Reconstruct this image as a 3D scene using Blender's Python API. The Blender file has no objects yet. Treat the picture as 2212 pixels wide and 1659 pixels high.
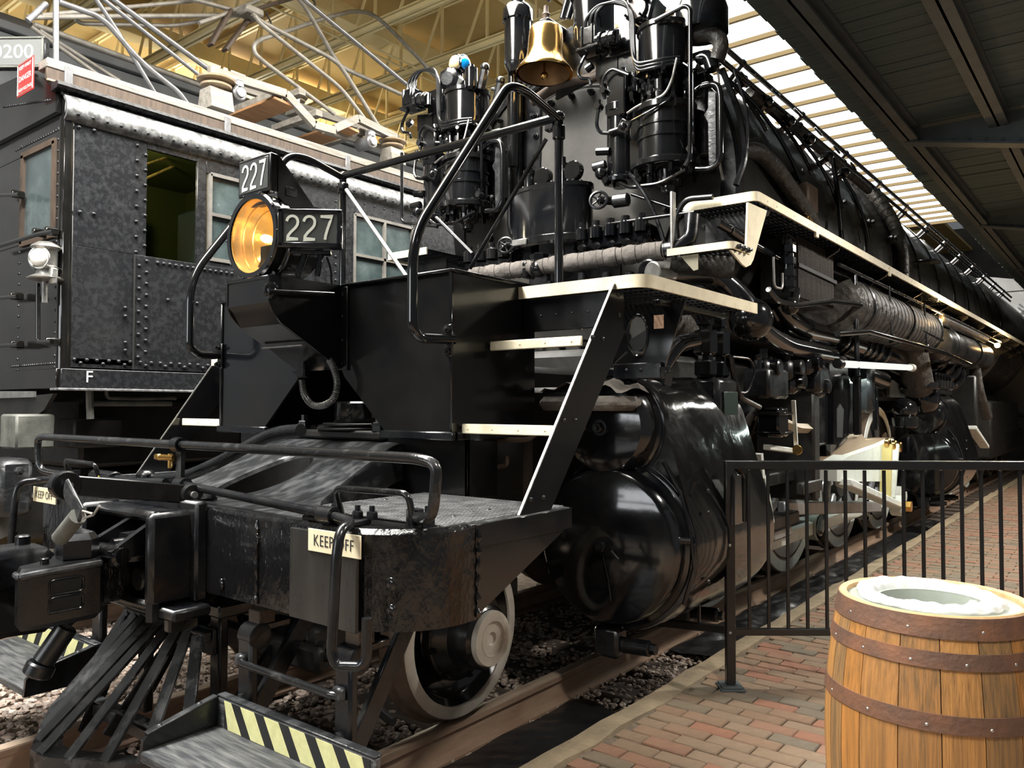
import bpy, math, random
from mathutils import Vector, Matrix
from math import pi, sin, cos, radians as rad
random.seed(7)
V3 = Vector
# ------------------------------------------------------------------ camera
W, H, FPX = 2212, 1659, 1717.9
YAW, PIT, ROLL = rad(38.19), rad(1.633), rad(.081)
CAM = V3((3.638, -1.55, 1.6616))
_F = V3((-sin(YAW)*cos(PIT), cos(YAW)*cos(PIT), sin(PIT)))
_R = V3((cos(YAW), sin(YAW), 0.))
_U = _R.cross(_F)
_R, _U = cos(ROLL)*_R + sin(ROLL)*_U, cos(ROLL)*_U - sin(ROLL)*_R
scene = bpy.context.scene
col = scene.collection
cd = bpy.data.cameras.new('camera')
cam = bpy.data.objects.new('camera', cd); col.objects.link(cam)
cd.sensor_fit = 'HORIZONTAL'; cd.sensor_width = 36.; cd.lens = 36.*FPX/W
cd.clip_start = .05; cd.clip_end = 200
cam.matrix_world = Matrix.Translation(CAM) @ Matrix((_R, _U, -_F)).transposed().to_4x4()
scene.camera = cam
# ------------------------------------------------------------------ light
vs = scene.view_settings
vs.view_transform = 'Standard'; vs.look = 'None'; vs.gamma = 1; vs.use_curve_mapping = False
vs.exposure = 0.28
world = bpy.data.worlds.new('world'); scene.world = world; world.use_nodes = True
world.node_tree.nodes['Background'].inputs[0].default_value = (.90, .95, 1., 1)
world.node_tree.nodes['Background'].inputs[1].default_value = .11

def area(name, loc, sx, sy, power, colr, target=None, spread=180):
    l = bpy.data.lights.new(name, 'AREA'); l.shape = 'RECTANGLE'; l.size = sx; l.size_y = sy
    l.energy = power; l.color = colr; l.spread = rad(spread)
    o = bpy.data.objects.new(name, l); col.objects.link(o); o.location = loc
    if target is not None:
        o.rotation_euler = (V3(target)-V3(loc)).to_track_quat('-Z', 'Y').to_euler()
    return o
# daylight entering through the long roof light above the engine
area('roof_light_daylight', (-.6, 8.5, 6.42), 1.6, 25., 2300, (1., .97, .90))
# daylight through the roof light's front bay, above the gap between the two engines
area('roof_light_daylight', (-1.6, 2.6, 6.5), .35, 7., 250, (1., .96, .88))
area('front_bay_daylight', (-.9, -1.3, 6.5), .6, 3., 720, (.98, .98, .96))

# ------------------------------------------------------------------ pixel helpers (photo pixel + the plane a thing lies on -> metres)
def px(u, v, x=None, y=None, z=None, d=None):
    r = _F + _R*((u-W/2)/FPX) + _U*((H/2-v)/FPX)
    if x is not None: t = (x-CAM.x)/r.x
    elif y is not None: t = (y-CAM.y)/r.y
    elif z is not None: t = (z-CAM.z)/r.z
    else: t = d
    return CAM + r*t
def pp(pts, **k):
    return [px(*p[:2], **(p[2] if len(p) > 2 else k)) for p in pts]

# ------------------------------------------------------------------ mesh builder
def frame(ax):
    ax = V3(ax).normalized()
    t = V3((0, 0, 1)) if abs(ax.z) < .9 else V3((1, 0, 0))
    a = t.cross(ax).normalized()
    return a, ax.cross(a).normalized(), ax
def fil(pts, r=.05, n=5):
    pts = [V3(p) for p in pts]; out = [pts[0]]
    for i in range(1, len(pts)-1):
        a, b, c = pts[i-1], pts[i], pts[i+1]
        la, lc = (a-b).length, (c-b).length
        k = min(r, la*.48, lc*.48)
        p, q = b+(a-b).normalized()*k, b+(c-b).normalized()*k
        for j in range(n+1):
            t = j/n; out.append(p*(1-t)**2 + b*2*t*(1-t) + q*t*t)
    out.append(pts[-1]); return out
def arcpts(c, r, a0, a1, n, ea=(1, 0, 0), eb=(0, 0, 1)):
    c, ea, eb = V3(c), V3(ea), V3(eb)
    return [c+ea*(r*cos(a0+(a1-a0)*i/n))+eb*(r*sin(a0+(a1-a0)*i/n)) for i in range(n+1)]

class MB:
    def __init__(s): s.v = []; s.f = []
    def add(s, vs, fs):
        o = len(s.v); s.v += [tuple(p) for p in vs]; s.f += [tuple(i+o for i in f) for f in fs]; return s
    def box(s, c, size, b=0., M=None):
        c = V3(c); hx, hy, hz = [q/2 for q in size]
        b = min(b, hx*.9, hy*.9, hz*.9)
        vs = []; ix = {}
        if b <= 0:
            for i, (x, y, z) in enumerate([(x, y, z) for x in (-1, 1) for y in (-1, 1) for z in (-1, 1)]):
                vs.append(V3((x*hx, y*hy, z*hz)))
            fs = [(0, 1, 3, 2), (4, 6, 7, 5), (0, 4, 5, 1), (2, 3, 7, 6), (0, 2, 6, 4), (1, 5, 7, 3)]
        else:
            for x in (-1, 1):
                for y in (-1, 1):
                    for z in (-1, 1):
                        for k in range(3):
                            h = [hx-b, hy-b, hz-b]; h[k] += b
                            ix[(x, y, z, k)] = len(vs); vs.append(V3((x*h[0], y*h[1], z*h[2])))
            fs = []
            for k in range(3):
                a, bb = (k+1) % 3, (k+2) % 3
                for sg in (-1, 1):
                    q = []
                    for (p, r) in ((-1, -1), (1, -1), (1, 1), (-1, 1)):
                        t = [0, 0, 0]; t[k] = sg; t[a] = p; t[bb] = r; q.append(ix[(*t, k)])
                    fs.append(q if sg > 0 else q[::-1])
                for p in (-1, 1):
                    for r in (-1, 1):
                        t0 = [0, 0, 0]; t1 = [0, 0, 0]
                        t0[k] = -1; t1[k] = 1; t0[a] = t1[a] = p; t0[bb] = t1[bb] = r
                        q = [ix[(*t0, a)], ix[(*t1, a)], ix[(*t1, bb)], ix[(*t0, bb)]]
                        fs.append(q if p*r < 0 else q[::-1])
            for x in (-1, 1):
                for y in (-1, 1):
                    for z in (-1, 1):
                        q = [ix[(x, y, z, 0)], ix[(x, y, z, 1)], ix[(x, y, z, 2)]]
                        fs.append(q if x*y*z > 0 else q[::-1])
        if M is not None: vs = [M @ p for p in vs]
        return s.add([p+c for p in vs], fs)
    def bar(s, p, q, w, h, up=(0, 0, 1), b=0.):
        p, q = V3(p), V3(q); d = (q-p); L = d.length; d.normalize()
        up = V3(up); sd = d.cross(up)
        if sd.length < 1e-4: sd = d.cross(V3((1, 0, 0)))
        sd.normalize(); up = sd.cross(d)
        return s.box((p+q)/2, (w, L, h), b, Matrix((sd, d, up)).transposed())
    def tube(s, path, r, n=10, caps=True, closed=False):
        path = [V3(p) for p in path]; m = len(path)
        rr = r if isinstance(r, (list, tuple)) else [r]*m
        vs = []; a = None
        for i in range(m):
            if closed: t = path[(i+1) % m]-path[i-1]
            else: t = path[min(i+1, m-1)]-path[max(i-1, 0)]
            if t.length < 1e-9: t = V3((0, 0, 1))
            t.normalize()
            if a is None: a = frame(t)[0]
            a = a-t*a.dot(t)
            if a.length < 1e-6: a = frame(t)[0]
            a.normalize(); b = t.cross(a)
            vs += [path[i]+(a*cos(2*pi*j/n)+b*sin(2*pi*j/n))*rr[i] for j in range(n)]
        fs = []
        for i in range(m if closed else m-1):
            i2 = (i+1) % m
            for j in range(n):
                k = (j+1) % n
                fs.append((i*n+j, i*n+k, i2*n+k, i2*n+j))
        if caps and not closed:
            fs.append(tuple(range(n-1, -1, -1))); fs.append(tuple(range((m-1)*n, m*n)))
        return s.add(vs, fs)
    def cyl(s, p, q, r, n=16, b=0.):
        p, q = V3(p), V3(q); L = (q-p).length
        if b: return s.lathe([(0, 0), (r-b, 0), (r, b), (r, L-b), (r-b, L), (0, L)], p, q-p, n)
        return s.lathe([(0, 0), (r, 0), (r, L), (0, L)], p, q-p, n)
    def lathe(s, prof, o, ax=(0, 0, 1), n=24, a0=0., a1=2*pi, sa=1., sb=1.):
        a, b, c = frame(ax); o = V3(o); full = abs(a1-a0-2*pi) < 1e-6
        m = n if full else n+1
        vs = []; rows = []
        for (r, h) in prof:
            if abs(r) < 1e-7:
                rows.append([len(vs)]); vs.append(o+c*h)
            else:
                rows.append(list(range(len(vs), len(vs)+m)))
                for j in range(m):
                    t = a0+(a1-a0)*j/n
                    vs.append(o+a*(r*sa*cos(t))+b*(r*sb*sin(t))+c*h)
        fs = []
        for i in range(len(rows)-1):
            A, B = rows[i], rows[i+1]
            for j in range(n):
                k = (j+1) % m if full else j+1
                if len(A) == 1 and len(B) == 1: continue
                if len(A) == 1: fs.append((A[0], B[k], B[j]))
                elif len(B) == 1: fs.append((A[j], A[k], B[0]))
                else: fs.append((A[j], A[k], B[k], B[j]))
        return s.add(vs, fs)
    def sph(s, c, r, n=16, sc=(1, 1, 1)):
        k = max(4, n//2)
        o = len(s.v)
        s.lathe([(r*sin(pi*i/k) if 0 < i < k else 0, -r*cos(pi*i/k)) for i in range(k+1)], (0, 0, 0), (0, 0, 1), n)
        s.v[o:] = [(c[0]+p[0]*sc[0], c[1]+p[1]*sc[1], c[2]+p[2]*sc[2]) for p in s.v[o:]]
        return s
    def prism(s, poly, t, o=(0, 0, 0), ea=(1, 0, 0), eb=(0, 0, 1), en=None, b=0.):
        ea, eb, o = V3(ea), V3(eb), V3(o)
        en = V3(en) if en is not None else ea.cross(eb)
        n = len(poly); vs = [o+ea*p[0]+eb*p[1] for p in poly]+[o+ea*p[0]+eb*p[1]+en*t for p in poly]
        fs = [tuple(range(n-1, -1, -1)), tuple(range(n, 2*n))]+[(i, (i+1) % n, n+(i+1) % n, n+i) for i in range(n)]
        return s.add(vs, fs)
    def plate(s, pts, nrm, t):
        nrm = V3(nrm).normalized()*t; pts = [V3(p) for p in pts]; n = len(pts)
        return s.add(pts+[p+nrm for p in pts], [tuple(range(n-1, -1, -1)), tuple(range(n, 2*n))]+[(i, (i+1) % n, n+(i+1) % n, n+i) for i in range(n)])
    def ring(s, c, ax, r, t, n=32, m=8):
        a, b, d = frame(ax); c = V3(c)
        return s.tube([c+(a*cos(2*pi*i/n)+b*sin(2*pi*i/n))*r for i in range(n)], t, m, closed=True)
    def nut(s, p, ax, r=.02, h=.015, stud=True):
        ax = V3(ax).normalized(); p = V3(p)
        s.lathe([(r, 0), (r, h*.8), (r*.85, h), (0, h)], p, ax, 6)
        if stud: s.cyl(p, p+ax*h*1.7, r*.5, 8)
        return s
    def dome(s, p, ax, r, h, n=8):
        return s.lathe([(r, 0), (r*.85, h*.55), (r*.45, h*.9), (0, h)], p, ax, n)
    def grid(s, fn, nu, nv):
        vs = [fn(i/nu, j/nv) for i in range(nu+1) for j in range(nv+1)]
        m = nv+1
        return s.add(vs, [(i*m+j, (i+1)*m+j, (i+1)*m+j+1, i*m+j+1) for i in range(nu) for j in range(nv)])

def tag(o, label=None, cat=None, group=None, kind=None):
    if label: o['label'] = label
    if cat: o['category'] = cat
    if group: o['group'] = group
    if kind: o['kind'] = kind
    return o
def setparent(o, par):
    if par is None: return
    o.parent = par
    o.matrix_parent_inverse = Matrix.Translation(-WLOC[par.name])
WLOC = {}
def mesh(name, mb, m, ang=38):
    me = bpy.data.meshes.new(name)
    me.from_pydata(mb.v, [], mb.f)
    me.materials.append(m)
    me.polygons.foreach_set('use_smooth', [True]*len(me.polygons))
    me.set_sharp_from_angle(angle=rad(ang))
    me.update()
    return me
def ob(name, mb, m, parent=None, ang=38, loc=None, label=None, kind=None):
    """one mesh object; vertices in world metres unless loc is given"""
    me = mb if isinstance(mb, bpy.types.Mesh) else mesh(name, mb, m, ang)
    o = bpy.data.objects.new(name, me); col.objects.link(o)
    if loc is not None: o.location = loc
    WLOC[o.name] = V3(loc) if loc is not None else V3((0, 0, 0))
    setparent(o, parent)
    if label: o['label'] = label
    if kind: o['kind'] = kind
    return o
def empty(name, loc, label, cat, group=None):
    o = bpy.data.objects.new(name, None); col.objects.link(o); o.location = loc
    o.empty_display_size = .2
    WLOC[o.name] = V3(loc)
    return tag(o, label, cat, group)
def clone(src, delta, parent, name=None):
    """copy of a part and its sub-parts, moved by delta, sharing the meshes"""
    c = src.copy(); col.objects.link(c)
    c.location = src.location + V3(delta); WLOC[c.name] = WLOC[src.name]+V3(delta)
    setparent(c, parent)
    for ch in list(src.children):
        k = ch.copy(); col.objects.link(k)
        k.location = ch.location + V3(delta); WLOC[k.name] = WLOC[ch.name]+V3(delta)
        setparent(k, c)
    return c
def ptube(name, pts, r, m, parent, n=10, fr=.05, **k):
    o = MB().tube(fil(pp(pts, **k), fr), r, n)
    return ob(name, o, m, parent)
def wtube(name, pts, r, m, parent, n=10, fr=.05):
    return ob(name, MB().tube(fil(pts, fr), r, n), m, parent)
def textmesh(txt, size, m, ea, eb, o, depth=.0015, align='CENTER', spacing=1., xs=1.):
    c = bpy.data.curves.new('lettering', 'FONT'); c.body = txt; c.size = size; c.extrude = 0
    c.align_x = align; c.align_y = 'CENTER'; c.space_character = spacing; c.resolution_u = 4
    t = bpy.data.objects.new('lettering', c)
    me0 = bpy.data.meshes.new_from_object(t)
    ea, eb, o = V3(ea).normalized(), V3(eb).normalized(), V3(o); en = ea.cross(eb)
    mb = MB()
    vs = [o+ea*(v.co.x*xs)+eb*v.co.y+en*depth for v in me0.vertices]
    mb.add(vs, [tuple(p.vertices) for p in me0.polygons])
    bpy.data.objects.remove(t); bpy.data.meshes.remove(me0)
    return mb

# ------------------------------------------------------------------ materials
MAT = {}
def mat(name, c1, rough=.5, metal=0., c2=None, vscale=6., vcut=(.35, .65), bump=0., bscale=30., stretch=(1, 1, 1), rough2=None, coat=0., alpha=1., trans=0., spec=.5, emit=None, estr=0., detail=6., bdist=.01, ior=1.45, island=None):
    m = bpy.data.materials.new(name); m.use_nodes = True
    nt = m.node_tree; N = nt.nodes; L = nt.links
    b = N['Principled BSDF']
    b.inputs['Base Color'].default_value = (*c1, 1); b.inputs['Roughness'].default_value = rough
    b.inputs['Metallic'].default_value = metal; b.inputs['Coat Weight'].default_value = coat
    b.inputs['Coat Roughness'].default_value = .08
    b.inputs['Transmission Weight'].default_value = trans; b.inputs['IOR'].default_value = ior
    b.inputs['Specular IOR Level'].default_value = spec; b.inputs['Alpha'].default_value = alpha
    if emit: b.inputs['Emission Color'].default_value = (*emit, 1); b.inputs['Emission Strength'].default_value = estr
    tc = N.new('ShaderNodeTexCoord'); mp = N.new('ShaderNodeMapping'); mp.inputs['Scale'].default_value = stretch
    L.new(tc.outputs['Object'], mp.inputs['Vector'])
    csock = None
    if c2 is not None:
        nz = N.new('ShaderNodeTexNoise'); nz.inputs['Scale'].default_value = vscale; nz.inputs['Detail'].default_value = detail; nz.inputs['Roughness'].default_value = .62
        L.new(mp.outputs[0], nz.inputs['Vector'])
        rp = N.new('ShaderNodeValToRGB')
        rp.color_ramp.elements[0].position = vcut[0]; rp.color_ramp.elements[1].position = vcut[1]
        rp.color_ramp.elements[0].color = (*c1, 1); rp.color_ramp.elements[1].color = (*c2, 1)
        L.new(nz.outputs['Fac'], rp.inputs['Fac']); csock = rp.outputs['Color']
        if rough2 is not None:
            mr = N.new('ShaderNodeMapRange'); mr.inputs[1].default_value = vcut[0]; mr.inputs[2].default_value = vcut[1]
            mr.inputs[3].default_value = rough; mr.inputs[4].default_value = rough2
            L.new(nz.outputs['Fac'], mr.inputs[0]); L.new(mr.outputs[0], b.inputs['Roughness'])
    if island:
        gi = N.new('ShaderNodeNewGeometry'); rp2 = N.new('ShaderNodeValToRGB'); cr = rp2.color_ramp
        cr.interpolation = 'CONSTANT'
        cr.elements[0].color = (*island[0], 1); cr.elements[1].position = 1./len(island); cr.elements[1].color = (*island[1], 1)
        for i in range(2, len(island)):
            e = cr.elements.new(i/len(island)); e.color = (*island[i], 1)
        L.new(gi.outputs['Random Per Island'], rp2.inputs['Fac'])
        if csock is not None:
            mx = N.new('ShaderNodeMixRGB'); mx.blend_type = 'MULTIPLY'; mx.inputs[0].default_value = 1
            L.new(rp2.outputs[0], mx.inputs[1]); L.new(csock, mx.inputs[2]); csock = mx.outputs[0]
        else: csock = rp2.outputs[0]
    if csock is not None: L.new(csock, b.inputs['Base Color'])
    if bump:
        n2 = N.new('ShaderNodeTexNoise'); n2.inputs['Scale'].default_value = bscale; n2.inputs['Detail'].default_value = 4
        L.new(mp.outputs[0], n2.inputs['Vector'])
        bp = N.new('ShaderNodeBump'); bp.inputs['Strength'].default_value = bump; bp.inputs['Distance'].default_value = bdist
        L.new(n2.outputs['Fac'], bp.inputs['Height']); L.new(bp.outputs[0], b.inputs['Normal'])
    MAT[name] = m
    return m
K = (.0032, .0036, .0050)
gloss = mat('gloss_black_paint', K, .10, c2=(.010, .010, .010), vscale=3, rough2=.16, bump=.10, bscale=9, coat=.5)
black = mat('black_paint', (.0042, .0046, .0060), .19, c2=(.0085, .0088, .0094), vscale=5, rough2=.40, bump=.10, bscale=22, coat=.15)
plate_m = mat('satin_black_plate', (.0036, .0041, .0056), .10, c2=(.0080, .0074, .0066), vscale=1.7, rough2=.24, bump=.05, bscale=5, coat=.2)
lumpy = mat('thick_black_paint', (.005, .005, .0055), .12, c2=(.018, .017, .015), vscale=4, vcut=(.5, .78), rough2=.30, bump=.9, bscale=26, stretch=(1, 1, .45), coat=.3, bdist=.012)
worn = mat('worn_black_steel', (.016, .017, .018), .28, c2=(.075, .077, .08), vscale=14, vcut=(.45, .75), rough2=.55, bump=.3, bscale=40, stretch=(1, .5, 1))
slatm = mat('scuffed_slat_steel', (.016, .0165, .017), .24, c2=(.10, .10, .10), vscale=9, vcut=(.5, .8), rough2=.45, bump=.1, bscale=40)
sheet = mat('dull_smokebox_sheet', (.035, .033, .029), .55, c2=(.065, .060, .052), vscale=4, rough2=.65, bump=.15, bscale=14)
boilm = mat('boiler_jacket_black', (.012, .012, .0112), .24, c2=(.022, .021, .019), vscale=2.2, rough2=.38, bump=.06, bscale=4, coat=.3)
lag = mat('cloth_pipe_lagging', (.17, .15, .135), .9, c2=(.10, .09, .08), vscale=9, bump=.8, bscale=18, bdist=.02)
lagdark = mat('dark_painted_lagging', (.040, .036, .032), .45, c2=(.10, .09, .075), vscale=8, vcut=(.5, .75), rough2=.6, bump=.9, bscale=14, bdist=.03)
cream = mat('cream_edge_paint', (.80, .72, .52), .5, c2=(.62, .54, .37), vscale=12, vcut=(.45, .8), bump=.15, bscale=30)
silver = mat('silver_rim_paint', (.58, .55, .48), .45, c2=(.46, .43, .37), vscale=10, bump=.05, bscale=60)
whitep = mat('white_rod_paint', (.66, .69, .64), .4, c2=(.48, .47, .41), vscale=8, vcut=(.5, .8), bump=.08, bscale=20)
railm = mat('rusty_rail', (.24, .155, .105), .55, c2=(.34, .24, .17), vscale=10, bump=.35, bscale=30, stretch=(1, .3, 1))
railtop = mat('worn_rail_head', (.42, .33, .25), .45, metal=.2, c2=(.22, .15, .10), vscale=7, bump=.2, bscale=30, stretch=(1, .2, 1))
tread_m = mat('brown_wheel_tread', (.12, .085, .06), .5, c2=(.18, .13, .095), vscale=9, bump=.2, bscale=30)
tie_m = mat('creosote_timber', (.055, .042, .033), .85, c2=(.11, .085, .065), vscale=5, stretch=(.3, 3, 3), bump=.7, bscale=20)
brass = mat('polished_bell_brass', (.78, .50, .17), .16, metal=1., c2=(.70, .42, .13), vscale=5, rough2=.26)
brassin = mat('dull_bell_inside', (.34, .20, .09), .5, metal=.6, c2=(.22, .13, .06), vscale=6)
amber = mat('amber_reflector', (.92, .58, .18), .20, metal=.75, c2=(1., .74, .32), vscale=2.5)
steel = mat('bare_steel', (.45, .44, .42), .35, metal=.8, c2=(.3, .29, .27), vscale=20)
galv = mat('galvanised_pipe', (.27, .27, .285), .32, metal=.6, c2=(.19, .185, .18), vscale=12)
pipeg = mat('grey_conduit', (.33, .31, .28), .5, metal=.3, c2=(.22, .20, .17), vscale=9)
brownw = mat('dark_wood_shoe', (.045, .030, .021), .6, c2=(.085, .058, .040), vscale=6, stretch=(1, 6, 1))
emat = mat('worn_electric_black', (.012, .0125, .014), .25, c2=(.040, .042, .046), vscale=26, vcut=(.45, .95), rough2=.5, bump=.2, bscale=25)
efront = mat('electric_front_black', (.005, .005, .0048), .12, c2=(.010, .009, .0075), vscale=3, rough2=.24, bump=.1, bscale=8, coat=.3)
egut = mat('scuffed_roof_edge_metal', (.10, .10, .10), .34, metal=.3, c2=(.36, .36, .36), vscale=18, vcut=(.4, .75), rough2=.5, bump=.3, bscale=40)
under = mat('underframe_black', (.007, .007, .0068), .5, c2=(.018, .0165, .014), vscale=6, bump=.3, bscale=18)
ugrey = mat('grey_grimy_steel', (.16, .16, .14), .6, c2=(.08, .08, .07), vscale=7, bump=.3, bscale=20)
greyw = mat('weathered_grey_board', (.30, .275, .24), .8, c2=(.17, .155, .13), vscale=6, stretch=(3, .3, 3), bump=.6, bscale=25)
rwood = mat('reddish_roof_board', (.42, .22, .10), .6, c2=(.30, .15, .07), vscale=6, stretch=(3, .3, 3), bump=.3, bscale=25)
porc = mat('cream_porcelain', (.40, .31, .21), .35, c2=(.26, .19, .12), vscale=8, coat=.4)
red = mat('red_enamel', (.60, .035, .03), .35, c2=(.5, .03, .03), vscale=10)
white = mat('white_lettering', (.86, .85, .80), .5)
wdull = mat('dull_white_lettering', (.52, .53, .45), .5)
inkm = mat('black_ink', (.02, .02, .02), .6)
ivory = mat('ivory_sign_plate', (.80, .72, .50), .45, c2=(.72, .62, .42), vscale=8)
nbd = mat('dark_grey_number_glass', (.035, .037, .035), .12, c2=(.06, .062, .058), vscale=4, coat=.5)
greenint = mat('green_cab_paint', (.045, .065, .012), .45, c2=(.07, .085, .018), vscale=3, bump=.2)
goldpanel = mat('yellowed_cab_panel', (.50, .38, .10), .4, c2=(.28, .20, .05), vscale=30, vcut=(.45, .6))
greendark = mat('dark_green_machinery', (.012, .026, .022), .4)
hazy = mat('hazard_yellow', (.74, .72, .36), .5, c2=(.62, .60, .29), vscale=20)
hazk = mat('hazard_black', (.018, .018, .018), .5)
woodblk = mat('painted_step_wood', (.03, .032, .035), .5, c2=(.13, .13, .125), vscale=7, vcut=(.42, .75), stretch=(.8, 6, 6), rough2=.7, bump=.4, bscale=20)
yband = mat('yellow_tape', (.80, .55, .03), .45)
oak = mat('oak_staves', (.46, .245, .075), .55, c2=(.25, .14, .055), vscale=5, vcut=(.4, .72), stretch=(5, 5, .35), bump=.25, bscale=30, island=[(1, 1, 1), (.86, .84, .82), (1.1, 1.02, .95), (.94, .95, .9), (.78, .76, .74)])
oakend = mat('oak_stave_ends', (.58, .38, .19), .7, c2=(.42, .26, .12), vscale=20)
hoopm = mat('rusty_hoop_iron', (.115, .066, .046), .6, metal=.25, c2=(.21, .095, .05), vscale=7, vcut=(.4, .7), bump=.3, bscale=60)
headm = mat('grey_green_lid', (.30, .33, .28), .4, c2=(.24, .27, .23), vscale=5)
bagm = mat('white_bin_liner', (.80, .81, .82), .35, trans=.0, alpha=.70, coat=.3, bump=.3, bscale=22)
fencem = mat('black_railing_paint', (.010, .010, .010), .34, c2=(.016, .015, .014), vscale=6, coat=.25)
sheetp = mat('black_plastic_sheet', (.012, .012, .013), .30, c2=(.02, .02, .021), vscale=4, rough2=.42, bump=.5, bscale=6, bdist=.03)
brickm = [mat('brick_%d' % i, c, .8, c2=tuple(q*.72 for q in c), vscale=14, vcut=(.4, .75), bump=.5, bscale=60, bdist=.004) for i, c in enumerate(
    [(.26, .165, .105), (.28, .155, .10), (.245, .17, .11), (.205, .16, .11), (.295, .14, .088), (.255, .178, .118), (.185, .15, .108)])]
brickall = mat('brick_field', (1, 1, 1), .8, c2=(.75, .73, .7), vscale=14, vcut=(.4, .75), bump=.5, bscale=60, bdist=.004,
    island=[(.26, .165, .105), (.28, .155, .10), (.245, .17, .11), (.205, .16, .11), (.295, .14, .088), (.255, .178, .118), (.185, .15, .108)])
sandm = mat('sandy_joint', (.20, .155, .11), .95, c2=(.12, .095, .07), vscale=20, bump=.5, bscale=60)
curbm = mat('worn_concrete_curb', (.36, .28, .18), .85, c2=(.24, .19, .125), vscale=6, bump=.6, bscale=30)
dirtm = mat('brown_trackbed_dirt', (.115, .09, .068), .95, c2=(.20, .16, .125), vscale=9, bump=.9, bscale=40)
stonem = mat('ballast_stone', (1, 1, 1), .8, c2=(.7, .68, .65), vscale=30, bump=.3, bscale=80,
    island=[(.46, .36, .29), (.34, .26, .21), (.54, .44, .36), (.24, .19, .16), (.42, .31, .26), (.50, .45, .40), (.30, .25, .22)])
ceilm = mat('yellow_ceiling_board', (.58, .42, .17), .7, c2=(.50, .36, .14), vscale=2, bump=.1, bscale=20)
trussm = mat('cream_truss_paint', (.90, .78, .46), .5, c2=(.82, .69, .39), vscale=3)
canp = mat('grey_canopy_planks', (.075, .108, .112), .7, c2=(.05, .073, .076), vscale=3, stretch=(.4, 4, 1), bump=.2, bscale=20)
canb = mat('grey_canopy_steel', (.095, .115, .12), .6, c2=(.07, .083, .086), vscale=4, bump=.1, bscale=20)
carm = mat('grey_car_roof', (.14, .145, .15), .6, c2=(.10, .105, .11), vscale=3)
wallm = mat('dim_shed_wall', (.10, .095, .085), .85, c2=(.07, .065, .06), vscale=3)
def emis(name, c, s):
    m = bpy.data.materials.new(name); m.use_nodes = True; nt = m.node_tree
    nt.nodes.remove(nt.nodes['Principled BSDF']); e = nt.nodes.new('ShaderNodeEmission')
    e.inputs[0].default_value = (*c, 1); e.inputs[1].default_value = s
    nt.links.new(e.outputs[0], nt.nodes['Material Output'].inputs[0]); return m
skym = emis('daylit_roof_glass', (1., .985, .93), 1.9)
barmat = mat('tan_glazing_bar', (.40, .29, .14), .6)
skyw = emis('added_end_glass_glow', (.95, .98, 1.), 1.0)  # glow for the bays added in the unseen end wall
bulbm = emis('lit_warm_bulb', (1., .72, .32), 22.)
tubem = emis('lit_white_tube', (.96, 1., .90), .85)
lampm = emis('lit_lamp_glass', (1., .93, .8), 12.)  # glow shared by the added lamps and the cab lamp
def glassm(name, c, rough=.02, mixf=.75, tint=None):
    m = bpy.data.materials.new(name); m.use_nodes = True; nt = m.node_tree; N = nt.nodes; L = nt.links
    N.remove(N['Principled BSDF'])
    t = N.new('ShaderNodeBsdfTransparent'); t.inputs[0].default_value = (*c, 1)
    g = N.new('ShaderNodeBsdfGlossy'); g.inputs['Roughness'].default_value = rough
    fr = N.new('ShaderNodeFresnel'); fr.inputs[0].default_value = 1.5
    mx = N.new('ShaderNodeMixShader'); mx.inputs[0].default_value = .10; L.new(t.outputs[0], mx.inputs[1]); L.new(g.outputs[0], mx.inputs[2])
    L.new(mx.outputs[0], N['Material Output'].inputs[0]); return m
glass = glassm('clear_lens_glass', (1, .97, .9))
paneg = mat('dusty_window_glass', (.028, .042, .043), .12, c2=(.085, .11, .11), vscale=3, vcut=(.35, .7), rough2=.3, spec=.8)
bluel = mat('blue_lens', (.0, .14, .42), .08, c2=(.0, .22, .55), vscale=8, coat=1., emit=(0, .25, .7), estr=.15)
clearl = mat('clear_ribbed_lens', (.72, .70, .66), .08, c2=(.50, .47, .42), vscale=30, coat=1.)
amberl = mat('clear_amber_lens', (.85, .66, .38), .08, c2=(.7, .5, .25), vscale=20, coat=1.)

oakS = [mat('oak_stave_%d' % i, c, .55, c2=d, vscale=5, vcut=(.38, .74), stretch=(13, 13, .5), bump=.35, bscale=14) for i, (c, d) in enumerate(
    [((.35, .165, .047), (.14, .073, .028)), ((.30, .142, .043), (.10, .065, .031)), ((.39, .19, .056), (.18, .092, .034)), ((.27, .145, .054), (.085, .06, .034)), ((.38, .165, .040), (.15, .076, .024))])]

jackm = mat('dented_gloss_jacket', (.004, .004, .0045), .10, c2=(.007, .007, .007), vscale=3, rough2=.18, bump=.28, bscale=2.6, coat=.5, bdist=.05)
patchm = mat('lighter_beam_black', (.014, .0145, .015), .17, metal=.2, c2=(.04, .038, .034), vscale=5, rough2=.4, bump=.1, bscale=30, stretch=(1, 1, .2))  # lighter and shinier than the rest of the beam
checkm = mat('worn_checker_plate', (.20, .20, .205), .28, metal=.6, c2=(.34, .34, .34), vscale=12, rough2=.45)

tubm = mat('rubbed_black_tube', (.010, .0105, .011), .20, c2=(.07, .07, .07), vscale=16, vcut=(.55, .85), rough2=.32, bump=.2, bscale=40, coat=.3)
# ================================================================== THE SETTING
def struct(name, mb, m, parent=None, **k):
    o = ob(name, mb, m, parent, **k)
    if parent is None: o['kind'] = 'structure'
    return o
BZ = .04            # level of brick paving
floor = struct('floor', MB().box((-6, 14, -.30), (15.2, 44, .12)).box((4.2, 12, -.16), (5.6, 40, .30)), dirtm)
floor['label'] = 'brown dirt trackbed and base under the brick paving'
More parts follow.
